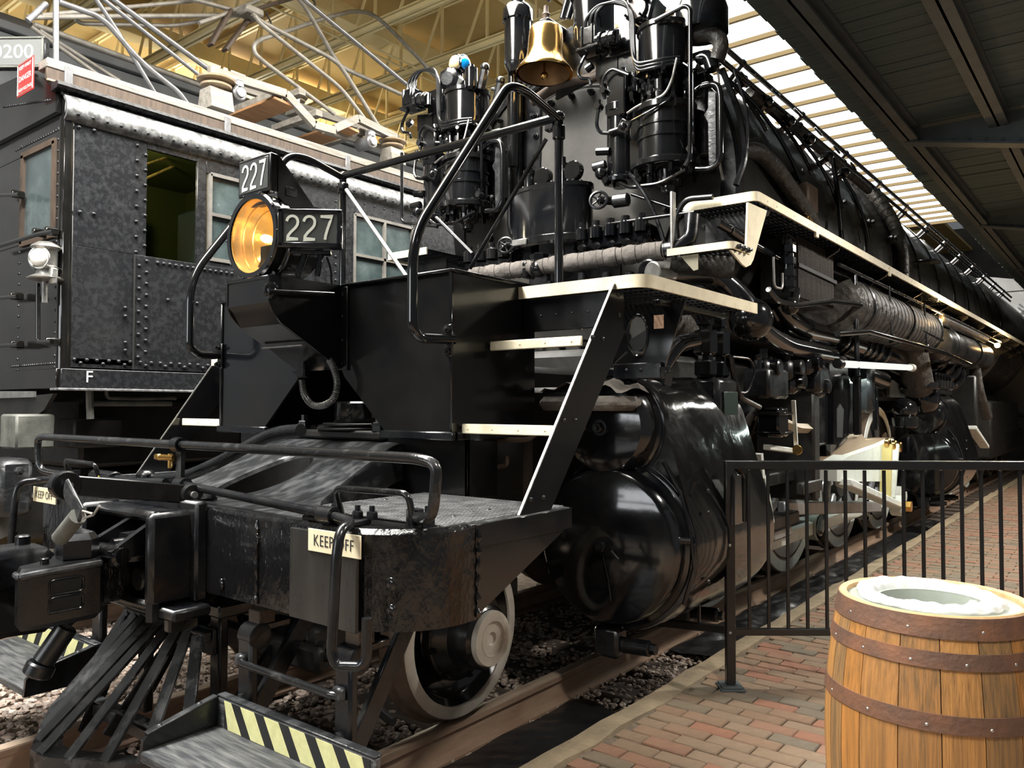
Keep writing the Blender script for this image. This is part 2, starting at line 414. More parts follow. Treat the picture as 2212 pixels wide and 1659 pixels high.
# --- curb
cb = MB()
ys = [-3+.25*i for i in range(120)]
rnd = random.Random(3)
prof = []
for i, y in enumerate(ys):
    a, b = 1.405+rnd.uniform(-.006, .006), 1.565+rnd.uniform(-.012, .02)
    h = BZ+rnd.uniform(-.012, .004)
    prof.append([(a-.004, y, -.26), (a, y, h-.025), (a+.02, y, h), (b-.015, y, h+.003), (b, y, -.2)])
n = len(prof); vs = [p for r in prof for p in r]
cb.add(vs, [(i*5+j, (i+1)*5+j, (i+1)*5+j+1, i*5+j+1) for i in range(n-1) for j in range(4)])
curb = struct('trim_1', cb, curbm, ang=50)
curb['label'] = 'worn concrete curb edging the brick paving along the track'
# --- brick paving
pave = struct('brick_pavement', MB().box((3.6, 12, BZ-.035), (4.08, 30, .05)), sandm)
pave['label'] = 'sandy bed of the red brick paving'
rnd = random.Random(11)
bl, bw = .224, .1005
bmesh_ = [mesh('brick', MB().box((0, 0, 0), (bl, bw, .06), .006), m) for m in brickm]
bricks = []
row = 0; y = -1.
while y < 26:
    off = (.5 if row % 2 else 0.)+rnd.uniform(-.06, .06)
    x = 1.585+off*.230-.1
    while x < 5.2:
        x0, x1 = max(x, 1.575), min(x+bl, 5.2)
        if x1-x0 > .05:
            bricks.append(((x0+x1)/2, y, x1-x0, rnd.uniform(-.005, .004), rnd.uniform(-.025, .025), rnd.choice([0, 0, 1, 1, 2, 2, 3, 4, 5, 5, 6]), rnd.uniform(-.012, .012)))
        x += .230
    y += .105; row += 1
def visb(b):
    q = V3((b[0], b[1], BZ))-CAM; d = q.dot(_F)
    if d < .3: return 1e9
    u, v = W/2+FPX*q.dot(_R)/d, H/2-FPX*q.dot(_U)/d
    if u < -40 or u > W+40 or v > H+40: return 1e9
    if (b[0]-3.08)**2+(b[1]-1.5)**2 < .08: return 1e8
    return d
bricks.sort(key=visb)
rest = MB()
for i, b in enumerate(bricks):
    if i < 300:
        o = bpy.data.objects.new('brick', bmesh_[b[5]]); col.objects.link(o)
        o.location = (b[0], b[1], BZ-.028+b[3]); o.scale = (b[2]/bl, 1, 1)
        o.rotation_euler = (b[6], b[6]*.6, b[4]); setparent(o, pave)
    else:
        M = Matrix.Rotation(b[4], 3, 'Z')
        rest.box((b[0], b[1], BZ-.028+b[3]), (b[2], bw, .06), .006 if b[1] < 9 else 0, M)
ob('brick_field', rest, brickall, pave, kind='stuff')
# --- tracks
def track(xc, label, near):
    t = empty('railway_track', (xc, -3, -.17), label, 'track')
    for s in (-1, 1):
        x = xc+s*.7535
        pr = [(-.075, -.175), (.075, -.175), (.075, -.160), (.02, -.145), (.011, -.12), (.011, -.06), (.034, -.042), (.036, -.012), (-.036, -.012), (-.034, -.042), (-.011, -.06), (-.011, -.12), (-.02, -.145), (-.075, -.160)]
        r = ob('rail', MB().prism(pr, 36, (x, 31, 0), (1, 0, 0), (0, 0, 1)), railm, t)
        hd = [(-.036, -.0125), (.036, -.0125), (.034, -.004), (.026, 0), (-.026, 0), (-.034, -.004)]
        ob('rail_head', MB().prism(hd, 36, (x, 31, 0), (1, 0, 0), (0, 0, 1)), railtop, r)
        if near and s > 0:   # joint bar with bolts
            jb = ob('joint_bar', MB().box((x+.022, .62, -.09), (.02, .62, .075), .008), railm, r)
            mb = MB()
            for k in range(4): mb.dome((x+.032, .40+.15*k, -.09), (1, 0, 0), .018, .014, 10)
            ob('joint_bolts', mb, railm, r)
    tm = mesh('tie', MB().box((0, 0, 0), (2.62, .225, .18), .012), tie_m)
    for k in range(56):
        y = -2.6+.56*k
        o = ob('tie', tm, None, t, loc=(xc, y, -.267))
        o.rotation_euler = (0, 0, random.uniform(-.012, .012))
    return t
track1 = track(0., 'rusty standard gauge track under the steam locomotive', True)
track2 = track(-4.1, 'rusty standard gauge track under the boxcab electric locomotive', False)
# --- ballast
def stones(name, n, region, zf, smin, smax, seed):
    r = random.Random(seed)
    t = (1+5**.5)/2
    base = [V3(p).normalized() for p in [(-1, t, 0), (1, t, 0), (-1, -t, 0), (1, -t, 0), (0, -1, t), (0, 1, t), (0, -1, -t), (0, 1, -t), (t, 0, -1), (t, 0, 1), (-t, 0, -1), (-t, 0, 1)]]
    fc = [(0, 11, 5), (0, 5, 1), (0, 1, 7), (0, 7, 10), (0, 10, 11), (1, 5, 9), (5, 11, 4), (11, 10, 2), (10, 7, 6), (7, 1, 8), (3, 9, 4), (3, 4, 2), (3, 2, 6), (3, 6, 8), (3, 8, 9), (4, 9, 5), (2, 4, 11), (6, 2, 10), (8, 6, 7), (9, 8, 1)]
    mb = MB()
    for i in range(n):
        p = region(r)
        if p is None: continue
        x, y = p; s = r.uniform(smin, smax)
        a = r.uniform(0, 6.28); ca, sa = cos(a), sin(a)
        sx, sy, sz = s*r.uniform(.75, 1.35), s*r.uniform(.7, 1.1), s*r.uniform(.45, .8)
        z = zf(x, y)+r.uniform(-.01, .018)
        vs = []
        for b in base:
            k = r.uniform(.8, 1.15)
            bx, by, bz = b.x*sx*k, b.y*sy*k, b.z*sz*k
            vs.append((x+ca*bx-sa*by, y+sa*bx+ca*by, z+bz))
        mb.add(vs, fc)
    o = ob(name, mb, stonem, None, ang=20)
    return o
def zb(x, y):
    return -.20+.03*sin(x*2.1)*cos(y*1.3)
def regA(r):
    x, y = r.uniform(-3.3, -.82), r.uniform(-1.4, 4.2); return x, y
o = stones('ballast', 8200, regA, lambda x, y: -.165 if -3.0 < x < -1.1 else -.20, .018, .034, 1)
tag(o, 'pinkish brown ballast stones heaped between the two tracks', 'gravel', kind='stuff')
def regB(r):
    x, y = r.uniform(.80, 1.40), r.uniform(.2, 9.); return x, y
o = stones('ballast', 3600, regB, lambda x, y: -.185, .012, .026, 2)
tag(o, 'small brown ballast stones between the rail and the concrete curb', 'gravel', kind='stuff')
def regC(r):
    x, y = r.uniform(-.72, .72), r.uniform(-1.2, 6.0); return x, y
o = stones('ballast', 6500, regC, lambda x, y: -.195, .014, .03, 3)
tag(o, 'dark ballast stones between the rails under the steam locomotive', 'gravel', kind='stuff')
# --- black plastic sheets on the ballast
def sheetobj(x0, x1, y0, y1, seed, crump, label):
    r = random.Random(seed)
    ph = [(r.uniform(-1, 1), r.uniform(-1, 1), r.uniform(0, 6.28), r.uniform(5, 24)) for _ in range(10)]
    def fn(a, b):
        x, y = x0+(x1-x0)*a, y0+(y1-y0)*b
        if b > .999: y += .05*sin(a*7)
        s = sum(abs(sin((p[0]*x*1.0+p[1]*y)*p[3]+p[2])) for p in ph)/10
        e = min(1, 6*min(a, 1-a))
        return (x+.012*sin(y*9), y, -.150+crump*(s-.5)*e+.02*a)
    nx, ny = 34, int(34*(y1-y0)/(x1-x0)*.8)
    o = ob('plastic_sheet', MB().grid(lambda a, b: fn(a, b), nx, ny), sheetp, None, ang=50)
    tag(o, label, 'plastic sheet')
    return o
sheetobj(.86, 1.40, -.6, 2.58, 5, .05, 'smooth black plastic sheet lying beside the pilot wheel along the curb')
sheetobj(.86, 1.40, 3.85, 12.5, 6, .13, 'crumpled black plastic sheet lying on the ballast behind the railing')
# --- ceiling with joists
ceil = struct('ceiling', MB().box((-12.2, 16, 7.66), (22, 50, .1)), ceilm)
ceil['label'] = 'yellow boarded shed ceiling above the electric locomotive'
tdx = []
for k in range(19):
    y = .35+1.3*k
    zb_, zt = 6.72, 7.55
    mb = MB()
    for s in (-.035, .035):
        mb.box((-11, y+s, zb_), (19.6, .04, .06)).box((-11, y+s, zt), (19.6, .04, .06))
    mb.box((-11, y, zb_+.05), (19.6, .16, .012))
    tr = ob('roof_truss', mb, trussm, ceil)
    if k == 0:
        wv, wd = [], []
        wmesh = mesh('web_post', MB().box((0, 0, 0), (.034, .034, zt-zb_)), trussm)
        dmesh = mesh('web_diagonal', MB().bar((0, 0, -(zt-zb_)/2), (.42, 0, (zt-zb_)/2), .03, .03, up=(0, 1, 0)), trussm)
    for j in range(20):
        x = -1.7-.86*j
        ob('web_post', wmesh, None, tr, loc=(x, y, (zb_+zt)/2))
        ob('web_diagonal', dmesh, None, tr, loc=(x-.43, y, (zb_+zt)/2))
for xx in (-3.0, -5.4, -8.2):
    ob('purlin', MB().box((xx, 14, 7.35), (.32, 44, .26), .01), trussm, ceil)
for xx in (-4.55, -4.7):
    ob('conduit', MB().tube([(xx, -2, 6.6), (xx, 30, 6.6)], .014, 8), trussm, ceil)
# --- roof light (skylight) above the engine
sky = struct('window_1', MB().box((-.6, 8.5, 6.62), (2.0, 27, .03)).box((-1.6, 8.5, 6.6), (.12, 27, .3)).box((.4, 8.5, 6.6), (.12, 27, .3)), trussm)
sky['label'] = 'long bright glazed roof light above the steam locomotive'
barm = mesh('glazing_bar', MB().box((0, 0, 0), (1.9, .05, .06)), barmat)
panem = mesh('pane', MB().box((0, 0, 0), (1.9, .64, .01)), skym)
for k in range(41):
    y = -4.6+.66*k
    ob('glazing_bar', barm, None, sky, loc=(-.6, y, 6.53))
    if k < 40: ob('pane', panem, None, sky, loc=(-.6, y+.33, 6.58))
# --- low dark platform canopy over the brick walk
CZ = 4.62
can = struct('platform_canopy', MB().box((3.6, 12, CZ+.12), (4.4, 34, .1)), canp)
can['label'] = 'dark grey boarded underside of the low platform canopy'
rnd = random.Random(21)
pm = mesh('plank', MB().box((0, 0, 0), (4.5, .192, .03), .004), canp)
for k in range(150):
    o = ob('plank', pm, None, can, loc=(3.68+rnd.uniform(-.012, .012), -4.+.198*k, CZ+.02+rnd.uniform(-.006, .006)))
def ibeam(x, w, zt, zb, y0=-5, y1=27):
    return MB().box((x, (y0+y1)/2, zt-.012), (w, y1-y0, .024)).box((x, (y0+y1)/2, (zt+zb)/2), (.02, y1-y0, zt-zb)).box((x, (y0+y1)/2, zb+.012), (w, y1-y0, .024))
ob('steel_beam', ibeam(1.80, .17, CZ, CZ-.17), canb, can)
ob('steel_beam', ibeam(2.60, .17, CZ, CZ-.17), canb, can)
ob('steel_beam', ibeam(4.6, .17, CZ, CZ-.17), canb, can)
for k in range(5):
    y = -2.2+4.9*k
    z0 = CZ-.04
    poly = [(1.66, z0), (5.6, z0), (5.6, z0-.95), (2.2, z0-.21), (1.74, z0-.11)]
    g = ob('cantilever_bracket', MB().prism(poly, .02, (0, y, 0), (1, 0, 0), (0, 0, 1)), canb, can)
    lo = MB().plate([(1.74, y-.09, z0-.11), (2.2, y-.09, z0-.21), (5.6, y-.09, z0-.95), (5.6, y+.09, z0-.95), (2.2, y+.09, z0-.21), (1.74, y+.09, z0-.11)], (0, 0, -1), .02)
    ob('bracket_flange', lo, canb, g)
    rv = MB()
    for j in range(12):
        t = j/11; x = 2.2+t*1.6
        rv.dome((x, y-.02, z0-.17-.2176*(x-2.2)), (0, -1, 0), .018, .012, 8)
    ob('rivets', rv, canb, g, kind='stuff')
# --- dim walls far off
struct('wall_back', MB().box((-4, 33, 4), (24, .3, 9)), wallm)
struct('wall_right', MB().box((6.6, 20, 2.3), (.3, 26, 5.2)), wallm)
# --- grey car parked on the far track behind the electric engine
cr = empty('passenger_car', (-7.1, 4, -.2), 'grey passenger car with riveted roof edge behind the boxcab electric', 'rail car')
ob('car_body', MB().box((-7.15, 9, 3.0), (2.9, 26, 5.3), .05), carm, cr)
zt = 5.60
ob('car_roof', MB().prism([(-1.6, 0), (1.6, 0), (1.62, .10), (1.3, .32), (.6, .46), (-.6, .46), (-1.3, .32), (-1.62, .10)], 26.2, (-7.3, 22.1, 5.62), (1, 0, 0), (0, 0, 1)), carm, cr)
ob('roof_gutter', MB().box((-5.66, 9, 5.66), (.08, 26.2, .09), .01), carm, cr)
# --- unseen lamps added above the walk to light floor, barrel and engine
for i, (lx, ly, what) in enumerate(((3.9, .3, 'nearest the oak barrel'), (4.6, -2.6, 'over the bare brick walk'), (3.5, 4.6, 'beside the railing'), (3.5, 9.6, 'beside the rear cylinders'), (3.5, 14.6, 'over the far end of the walk'))):
    t = empty('added_pendant_lamp', (lx, ly, 4.2), 'added unseen black enamel lamp hung from the platform canopy '+what, 'lamp', 'added lamps')
    ob('lamp_shade', MB().lathe([(.05, .28), (.06, .2), (.24, .05), (.26, 0), (.245, .01), (.05, .19)], (lx, ly, 4.02), (0, 0, 1), 24), fencem, t)
    ob('lamp_bulb', MB().sph((lx, ly, 4.12), .07, 14), lampm, t)
    ob('lamp_cord', MB().cyl((lx, ly, 4.28), (lx, ly, CZ), .012, 8), fencem, t)
    l = bpy.data.lights.new('added_lamp_glow', 'SPOT'); l.energy = (360, 200, 400, 600, 640)[i]; l.color = (1., .95, .87); l.shadow_soft_size = .12
    l.spot_size = rad(126 if i < 2 else 168); l.spot_blend = .6
    lo = bpy.data.objects.new('added_lamp_glow', l); col.objects.link(lo); lo.location = (lx, ly, 4.0)
# long floodlight added out of sight to brighten the yellow ceiling
for (lx, lz, tx_, e_, where) in ((-9.4, 4.6, -6.0, 1250, 'behind the grey passenger car'),):
    t = empty('added_floodlight', (lx, 7.5, lz), 'added unseen floodlight for the ceiling '+where, 'lamp')
    ob('lamp_housing', MB().box((lx, 7.5, lz-.08), (.5, 17, .10), .02), fencem, t)
    ob('lamp_face', MB().box((lx, 7.5, lz-.02), (.4, 16.8, .01)), lampm, t)
    area('added_ceiling_glow', (lx, 7.5, lz), .4, 16.5, e_, (1., .90, .68), (tx_, 7.5, 7.6))
# ---- unseen end wall, with glowing bays added for light and reflections
ew = struct('wall_front', MB().box((-3, -11.2, .9), (22, .2, 2.2)).box((-3, -11.2, 6.3), (22, .2, 2.6)).box((4.6, -11.2, 3.4), (6.8, .2, 3.4)).box((-9.6, -11.2, 3.4), (8.6, .2, 3.4)), wallm)
wn = struct('added_end_window', MB().box((-2.0, -11.15, 1.95), (6.6, .1, .12)).box((-2.0, -11.15, 5.05), (6.6, .1, .12)), wallm)
wn['label'] = 'tall glowing bays added in the unseen front end wall of the shed'
for k in range(6):
    ob('mullion', MB().box((-5.25+1.3*k, -11.15, 3.5), (.12, .1, 3.1)), wallm, wn)
    if k < 5: ob('pane', MB().box((-4.6+1.3*k, -11.18, 3.5), (1.2, .02, 3.0)), skyw, wn)
area('added_end_light', (-2.0, -11.0, 3.5), 6.2, 3.0, 330, (.93, .97, 1.), (-2.0, 0, 2.2))
# ================================================================== STEAM LOCOMOTIVE 227
L = empty('steam_locomotive', (0, 1.6, 0), 'huge glossy black articulated steam locomotive numbered 227 with cream edged running boards', 'locomotive')
def P(name, mb, m, parent=None, **k): return ob(name, mb, m, parent or L, **k)
BOLTM = {}
def bolts(name, pts, ax, r, h, m, parent, dome=True):
    """each bolt its own sub-part, sharing one mesh; tiny ones stay joined"""
    if r < .0085:
        mb = MB()
        for p in pts: mb.dome(p, ax, r, h, 8)
        return ob(name, mb, m, parent, kind='stuff')
    key = (tuple(ax), r, h, m.name, dome)
    if key not in BOLTM:
        BOLTM[key] = mesh('bolt', MB().dome((0, 0, 0), ax, r, h, 10) if dome else MB().nut((0, 0, 0), ax, r, h), m)
    nm = name[:-1] if name.endswith('s') else name
    for p in pts: ob(nm, BOLTM[key], None, parent, loc=p)
DZ = 1.21; BY = .40
# ---- pilot beam with rounded ends
def arc2(cx, cy, r, a0, a1, n=8): return [(cx+r*cos(a0+(a1-a0)*i/n), cy+r*sin(a0+(a1-a0)*i/n)) for i in range(n+1)]
pl = [(.0, BY), (1.28, BY)]+arc2(1.28, BY+.34, .34, -pi/2, 0)+[(1.62, .80), (1.45, .80), (1.45, .62), (0, .62)]
pl = pl+[(-x, y) for x, y in pl[::-1]][1:-1]
def beamsolid(pl, z0, z1, bz=.018):
    mb = MB(); n = len(pl)
    cen = V3((0, .6))
    ins = [(p[0]*(1-.012), p[1]+(.014 if p[1] < .6 else -.0)) for p in pl]
    vs = [(p[0], p[1], z0) for p in pl]+[(p[0], p[1], z1-bz) for p in pl]+[(p[0], p[1], z1) for p in ins]
    fs = [tuple(range(n-1, -1, -1)), tuple(range(2*n, 3*n))]
    for k in (0, 1):
        fs += [(k*n+i, k*n+(i+1) % n, (k+1)*n+(i+1) % n, (k+1)*n+i) for i in range(n)]
    return mb.add(vs, fs)
beam = P('pilot_beam', beamsolid(pl, .84, DZ), lumpy)
# vertical weld seams and a lighter, shinier beam area, built proud
for u, w in ((557, .012), (1000, .014)):
    p = px(u, 1200, y=BY) if u < 900 else V3((1.625, .80, 1))
    ob('weld_seam', MB().tube([(p.x+.004*sin(i*2.3), p.y-.004 if u < 900 else p.y, .85+.018*i) for i in range(20)], [.009+.004*sin(i*1.9) for i in range(20)], 6), lumpy, beam)
p0, p1 = px(632, 1150, y=BY), px(776, 1150, y=BY)
ob('lighter_beam_area', MB().box(((p0.x+p1.x)/2, BY-.006, 1.01), (p1.x-p0.x, .016, .35), .003), patchm, beam)
for (u, v) in ((477, 1262), (660, 1280), (844, 1262), (845, 1320), (655, 1160)):
    q = px(u, v, y=BY-.005)
    mb = MB(); mb.sph((0, 0, 0), .022, 10, (1, .35, 1.2)); mb.v = [(a+q.x, b+q.y, c+q.z) for a, b, c in mb.v]
    ob('weld_lump', mb, lumpy, beam)
# keep off signs
for s in (1, -1):
    if s > 0: a = px(668, 1133, y=BY-.016); x0 = a.x
    else: x0 = -px(668, 1133, y=BY-.016).x-.30
    zt = 1.192
    sp = P('warning_sign', MB().box((x0+.15, BY-.018, zt-.04), (.30, .006, .085), .001), ivory)
    sp['label'] = 'small ivory KEEP OFF plate'
    ob('lettering', textmesh('KEEP OFF', .062, inkm, (1, 0, 0), (0, 0, 1), (x0+.15, BY-.0215, zt-.041), xs=.86, spacing=1.05), inkm, sp)
# ---- checkered deck
deck = P('pilot_deck', MB().box((1.16, 1.10, DZ-.012), (.92, .68, .024), .004), worn)
deckl = P('pilot_deck', MB().box((-1.16, 1.10, DZ-.012), (.92, .68, .024), .004), worn)
for sg, dk_ in ((1, deck), (-1, deckl)):
    rb = MB()
    for i in range(44):
        for j in range(26):
            x = .72+i*.0205+(.0 if j % 2 else .004); y = .66+j*.0305
            if x > 1.60 or (x < .86 and y < .74): continue
            rb.box((x*sg, y, DZ+.0025), (.0125, .023, .005))
    ob('checker_ribs', rb, checkm, dk_, kind='stuff')
rv = [px(u, v, z=DZ+.003) for u, v in ((833, 1080), (980, 1117), (1055, 1102), (900, 1100))]
bolts('rivet_heads', rv, (0, 0, 1), .013, .008, worn, deck)
# side aprons under the deck
for s in (1, -1):
    x = 1.615*s
    poly = [(.80, DZ-.002), (1.46, DZ-.002), (1.45, DZ-.05), (1.40, DZ-.10), (.80, .85)]
    ap = P('side_apron', MB().prism(poly, .012*s, (x-.012*s, 0, 0), (0, 1, 0), (0, 0, 1), (1, 0, 0)), plate_m)
    ob('apron_flange', MB().box((x+.004*s, 1.12, DZ-.05), (.010, .66, .09), .002), plate_m, ap)
# ---- centre casting sloping up to the draft pivot
ysec = [(.42, 1.213, 1.10), (.52, 1.214, 1.02), (.60, 1.216, .95), (.70, 1.222, .80), (.77, 1.236, .72), (.90, 1.275, .66), (1.00, 1.31, .62), (1.10, 1.347, .59), (1.20, 1.39, .575), (1.30, 1.435, .56), (1.40, 1.462, .54), (1.50, 1.47, .52), (1.95, 1.47, .50)]
def slot(y):
    if y <= .68 or y >= 1.24: return 0
    t = (y-.68)/.56
    return .185*math.sqrt(max(0, 1-(2*t-1)**2))*(1.0+.15*(1-t))
ys2 = []
for i in range(len(ysec)-1):
    for k in range(4):
        t = k/4; a, b = ysec[i], ysec[i+1]; ys2.append(tuple(a[j]*(1-t)+b[j]*t for j in range(3)))
ys2.append(ysec[-1])
cm = MB()
rows = []
for (y, z, w) in ys2:
    s = slot(y)
    prof = []
    for sg in (-1, 1):
        half = []
        half.append((sg*w, z-.20)); half.append((sg*w, z-.025)); half.append((sg*(w-.012), z-.006)); half.append((sg*(w-.035), z))
        m_ = (w+s)/2; half.append((sg*m_, z+.004))
        half.append((sg*(s+.03), z)); half.append((sg*(s+.008), z-.008)); half.append((sg*s, z-.03)); half.append((sg*s, z-.22))
        prof.append(half if sg < 0 else half[::-1])
    rows.append([(x, y, zz) for x, zz in prof[0]] + [(x, y, zz) for x, zz in prof[1]])
nn = len(rows[0]); vs = [p for r in rows for p in r]
fs = []; fsw = []
for i in range(len(rows)-1):
    for j in range(nn-1):
        if j == 8 and slot(ys2[i][0]) == 0 and slot(ys2[i+1][0]) == 0: pass
        if j == 8: continue
        if j in (7, 9): fsw.append((i*nn+j, i*nn+j+1, (i+1)*nn+j+1, (i+1)*nn+j)); continue
        fs.append((i*nn+j, i*nn+j+1, (i+1)*nn+j+1, (i+1)*nn+j))
fs.append(tuple(range(nn)))
cm.add(vs, fs)
cast = P('bridge_casting', cm, worn, ang=40)
for jw in (7, 9):
    wv = [r[jw] for r in rows]+[r[jw+1] for r in rows]; nr_ = len(rows)
    ob('slot_wall', MB().add(wv, [(i, nr_+i, nr_+i+1, i+1) for i in range(nr_-1)]), under, cast)  # black inside, darker than the casting for the slot's deep shade
ob('slot_dark_plate', MB().box((0, .97, 1.08), (.7, .8, .02)), under, cast)  # dark plate added below the slot to stand in for its shade
for (u, v) in ((706, 1005), (560, 993)):
    c = px(u, v, x=.30 if u > 600 else -.36)
    ob('bolted_plate', MB().bar((c.x, c.y-.10, c.z-.035), (c.x, c.y+.10, c.z+.042), .16, .014, b=.003), worn, cast)
# pivot rings behind
pv = P('draft_pivot', MB().box((0, 1.62, 1.50), (.78, .40, .05), .012), under)
ob('pivot_washer', MB().cyl((0, 1.60, 1.525), (0, 1.60, 1.54), .24, 28, .004).cyl((.02, 1.6, 1.55), (.02, 1.6, 1.565), .22, 28, .004), under, pv)
ob('pivot_ring', MB().lathe([(.13, 0), (.15, 0), (.155, .01), (.155, .115), (.145, .125), (.12, .125), (.12, .02)], (.02, 1.6, 1.565), (0, 0, 1), 30), gloss, pv)
bolts('pivot_bolts', [(x, y, 1.525) for x in (-.33, .33) for y in (1.46, 1.76)], (0, 0, 1), .042, .05, black, pv, False)
# ---- front housing box (two side tanks, hourglass opening between)
FY, HX, Z0, Z1 = 1.32, 1.005, 1.535, 2.325
RY = 2.0
bx = MB()
for s in (1, -1):
    front = [(HX, Z0), (HX, Z1), (.185, Z1), (.185, 1.86), (.21, 1.82), (.53, Z0)]
    bx.prism([(s*a, b) for a, b in (front if s > 0 else front)], .02, (0, FY, 0), (1, 0, 0), (0, 0, 1), (0, 1, 0))
    bx.box((s*(HX-.010), (FY+RY)/2+.01, (Z0+Z1)/2), (.02, RY-FY-.02, Z1-Z0))
    bx.box((s*.6, (FY+RY)/2, Z1-.01), (.8, RY-FY, .02))
bx.box((0, RY-.01, (Z0+Z1)/2), (2*HX-.02, .02, Z1-Z0))
housing = P('front_housing', bx, plate_m)
for s in (1, -1):   # angle trims at the corners, base flange, legs below
    ob('corner_trim', MB().box((s*(HX-.004), FY-.001, (Z0+Z1)/2), (.022, .022, Z1-Z0), .007), gloss, housing)
    ob('base_flange', MB().box((s*.765, FY+.005, Z0-.018), (.52, .05, .042), .006).box((s*(HX+.005), (FY+RY)/2, Z0-.018), (.03, RY-FY, .042), .006), black, housing)
    ob('housing_leg', MB().box((s*(HX-.30), FY+.14, (DZ+Z0)/2-.02), (.58, .02, Z0-DZ-.02), .003).box((s*(HX-.02), FY+.25, (DZ+Z0)/2-.02), (.02, .24, Z0-DZ-.02), .003), plate_m, housing)
    ob('splice_strip', MB().box((s*.205, FY-.008, 2.09), (.075, .014, .46), .003), plate_m, housing)
    bolts('strip_bolts', [(s*.205, FY-.015, z) for z in (1.90, 2.03, 2.16, 2.28)], (0, -1, 0), .012, .010, plate_m, housing, False)
ob('top_trim', MB().box((.6, FY, Z1+.006), (.83, .03, .014), .004).box((-.6, FY, Z1+.006), (.83, .03, .014), .004).box((HX, (FY+RY)/2, Z1+.006), (.03, RY-FY, .014), .004), gloss, housing)
ob('filler_dome', MB().lathe([(0, .055), (.20, .05), (.275, .03), (.285, 0), (.285, -.02)], (.52, 1.72, Z1+.015), (0, 0, 1), 32), steel, housing)
# ---- headlight shelf in front of the housing
SY = .84
gp = [(SY, Z1+.005), (SY, 2.20), (SY+.02, 2.15), (SY+.075, 2.09), (FY, 1.86), (FY, Z1+.005)]
shelf = P('headlight_shelf', MB().box((0, (SY+FY)/2, Z1-.005), (.37, FY-SY, .02), .004), plate_m)
for s in (1, -1):
    ob('shelf_gusset', MB().prism(gp, .012, (s*.185-.006, 0, 0), (0, 1, 0), (0, 0, 1), (1, 0, 0)), plate_m, shelf)
ob('shelf_skirt', MB().plate([(-.18, SY+.004, Z1), (.18, SY+.004, Z1), (.18, SY+.004, 2.19), (-.18, SY+.004, 2.19)], (0, 1, 0), .01).plate([(-.18, SY+.004, 2.19), (.18, SY+.004, 2.19), (.18, SY+.08, 2.085), (-.18, SY+.08, 2.085)], (0, .5, .6), .01).plate([(-.18, SY+.08, 2.085), (.18, SY+.08, 2.085), (.18, FY-.01, 1.865), (-.18, FY-.01, 1.865)], (0, .4, .8), .01), plate_m, shelf)
ob('skirt_seam', MB().box((0, 1.06, 1.985), (.36, .014, .01), .002), steel, shelf)
ptube('rod_guide', [(578, 630), (720, 637)], .016, gloss, shelf, x=.21)
ob('guide_boss', MB().lathe([(0, .03), (.02, .03), (.045, .012), (.045, 0)], px(585, 628, x=.19), (1, 0, 0), 16), gloss, shelf)
# junction box and looped conduit under the shelf
jb = px(656, 795, y=1.25)
P('junction_box', MB().box((jb.x, jb.y, jb.z), (.07, .05, .11), .008), black)
cpts = fil(pp([(652, 822), (655, 850), (672, 876), (700, 878), (722, 862), (730, 830), (722, 796), (708, 770)], y=1.24), .06, 4)
hose = P('flexible_conduit', MB().tube(cpts, .016, 10), black)
rr = MB()
acc = 0
for i in range(len(cpts)-1):
    d = cpts[i+1]-cpts[i]
    k = max(1, int(d.length/.0085))
    for j in range(k):
        rr.lathe([(.016, -.0025), (.0195, 0), (.016, .0025)], cpts[i]+d*(j/k), d, 10)
ob('conduit_ribs', rr, steel, hose, kind='stuff')
# ---- headlight
HZ = 2.555
hl = P('headlight', MB().lathe([(.195, 0), (.222, 0), (.232, .012), (.232, .045), (.222, .05), (.222, .075), (.228, .08), (.228, .11), (.21, .13), (.20, .30), (.15, .36), (0, .38)], (0, .86, HZ), (0, 1, 0), 48), gloss)
hl['label'] = 'round headlight with amber reflector and black rim'
ob('reflector', MB().lathe([(.203, .012), (.198, .02), (.185, .06), (.165, .10), (.13, .14), (.08, .175), (.03, .19), (0, .192)], (0, .86, HZ), (0, 1, 0), 40), amber, hl)
for rr_, yy_ in ((.196, .872), (.176, .93), (.150, .972)): ob('reflector_ring', MB().ring((0, yy_, HZ), (0, 1, 0), rr_, .004, 40, 8), amber, hl)
ob('bulb', MB().sph((0, .955, HZ), .022, 14, (1, 1.6, 1)), bulbm, hl)  # lit bulb and glow added in place of light the reflector would reflect
hg_ = bpy.data.lights.new('added_headlight_glow', 'POINT'); hg_.energy = .75; hg_.color = (1., .80, .45); hg_.shadow_soft_size = .03
hgo = bpy.data.objects.new('added_headlight_glow', hg_); col.objects.link(hgo); hgo.location = (0, .925, HZ)
ob('lens', MB().lathe([(0, -.012), (.10, -.009), (.196, .004), (.196, .008), (0, -.006)], (0, .865, HZ), (0, 1, 0), 40), glass, hl)
ob('rim_hinge', MB().box((.228, .90, HZ-.0), (.03, .03, .05), .006).cyl((.235, .895, HZ-.05), (.235, .895, HZ+.05), .010, 8), black, hl)
rp = arcpts((0, .93, HZ), .255, -.15, -1.25, 10)
ob('bail_arm', MB().tube(rp, .010, 8), gloss, hl)
ob('headlight_foot', MB().box((0, 1.0, 2.335), (.26, .2, .02), .005).prism([(-.13, 0), (.13, 0), (.10, .06), (.06, .10), (.06, .18), (-.06, .18), (-.06, .10), (-.10, .06)], .12, (0, .96, 2.34), (1, 0, 0), (0, 0, 1), (0, 1, 0)), black, hl)
bolts('foot_bolts', [(s*.10, .92, 2.345) for s in (1, -1)], (0, 0, 1), .02, .03, black, hl, False)
bolts('rim_screws', [(.227*cos(a), .862, HZ+.227*sin(a)) for a in [i*pi/5 for i in range(10)]], (0, -1, 0), .006, .006, black, hl)
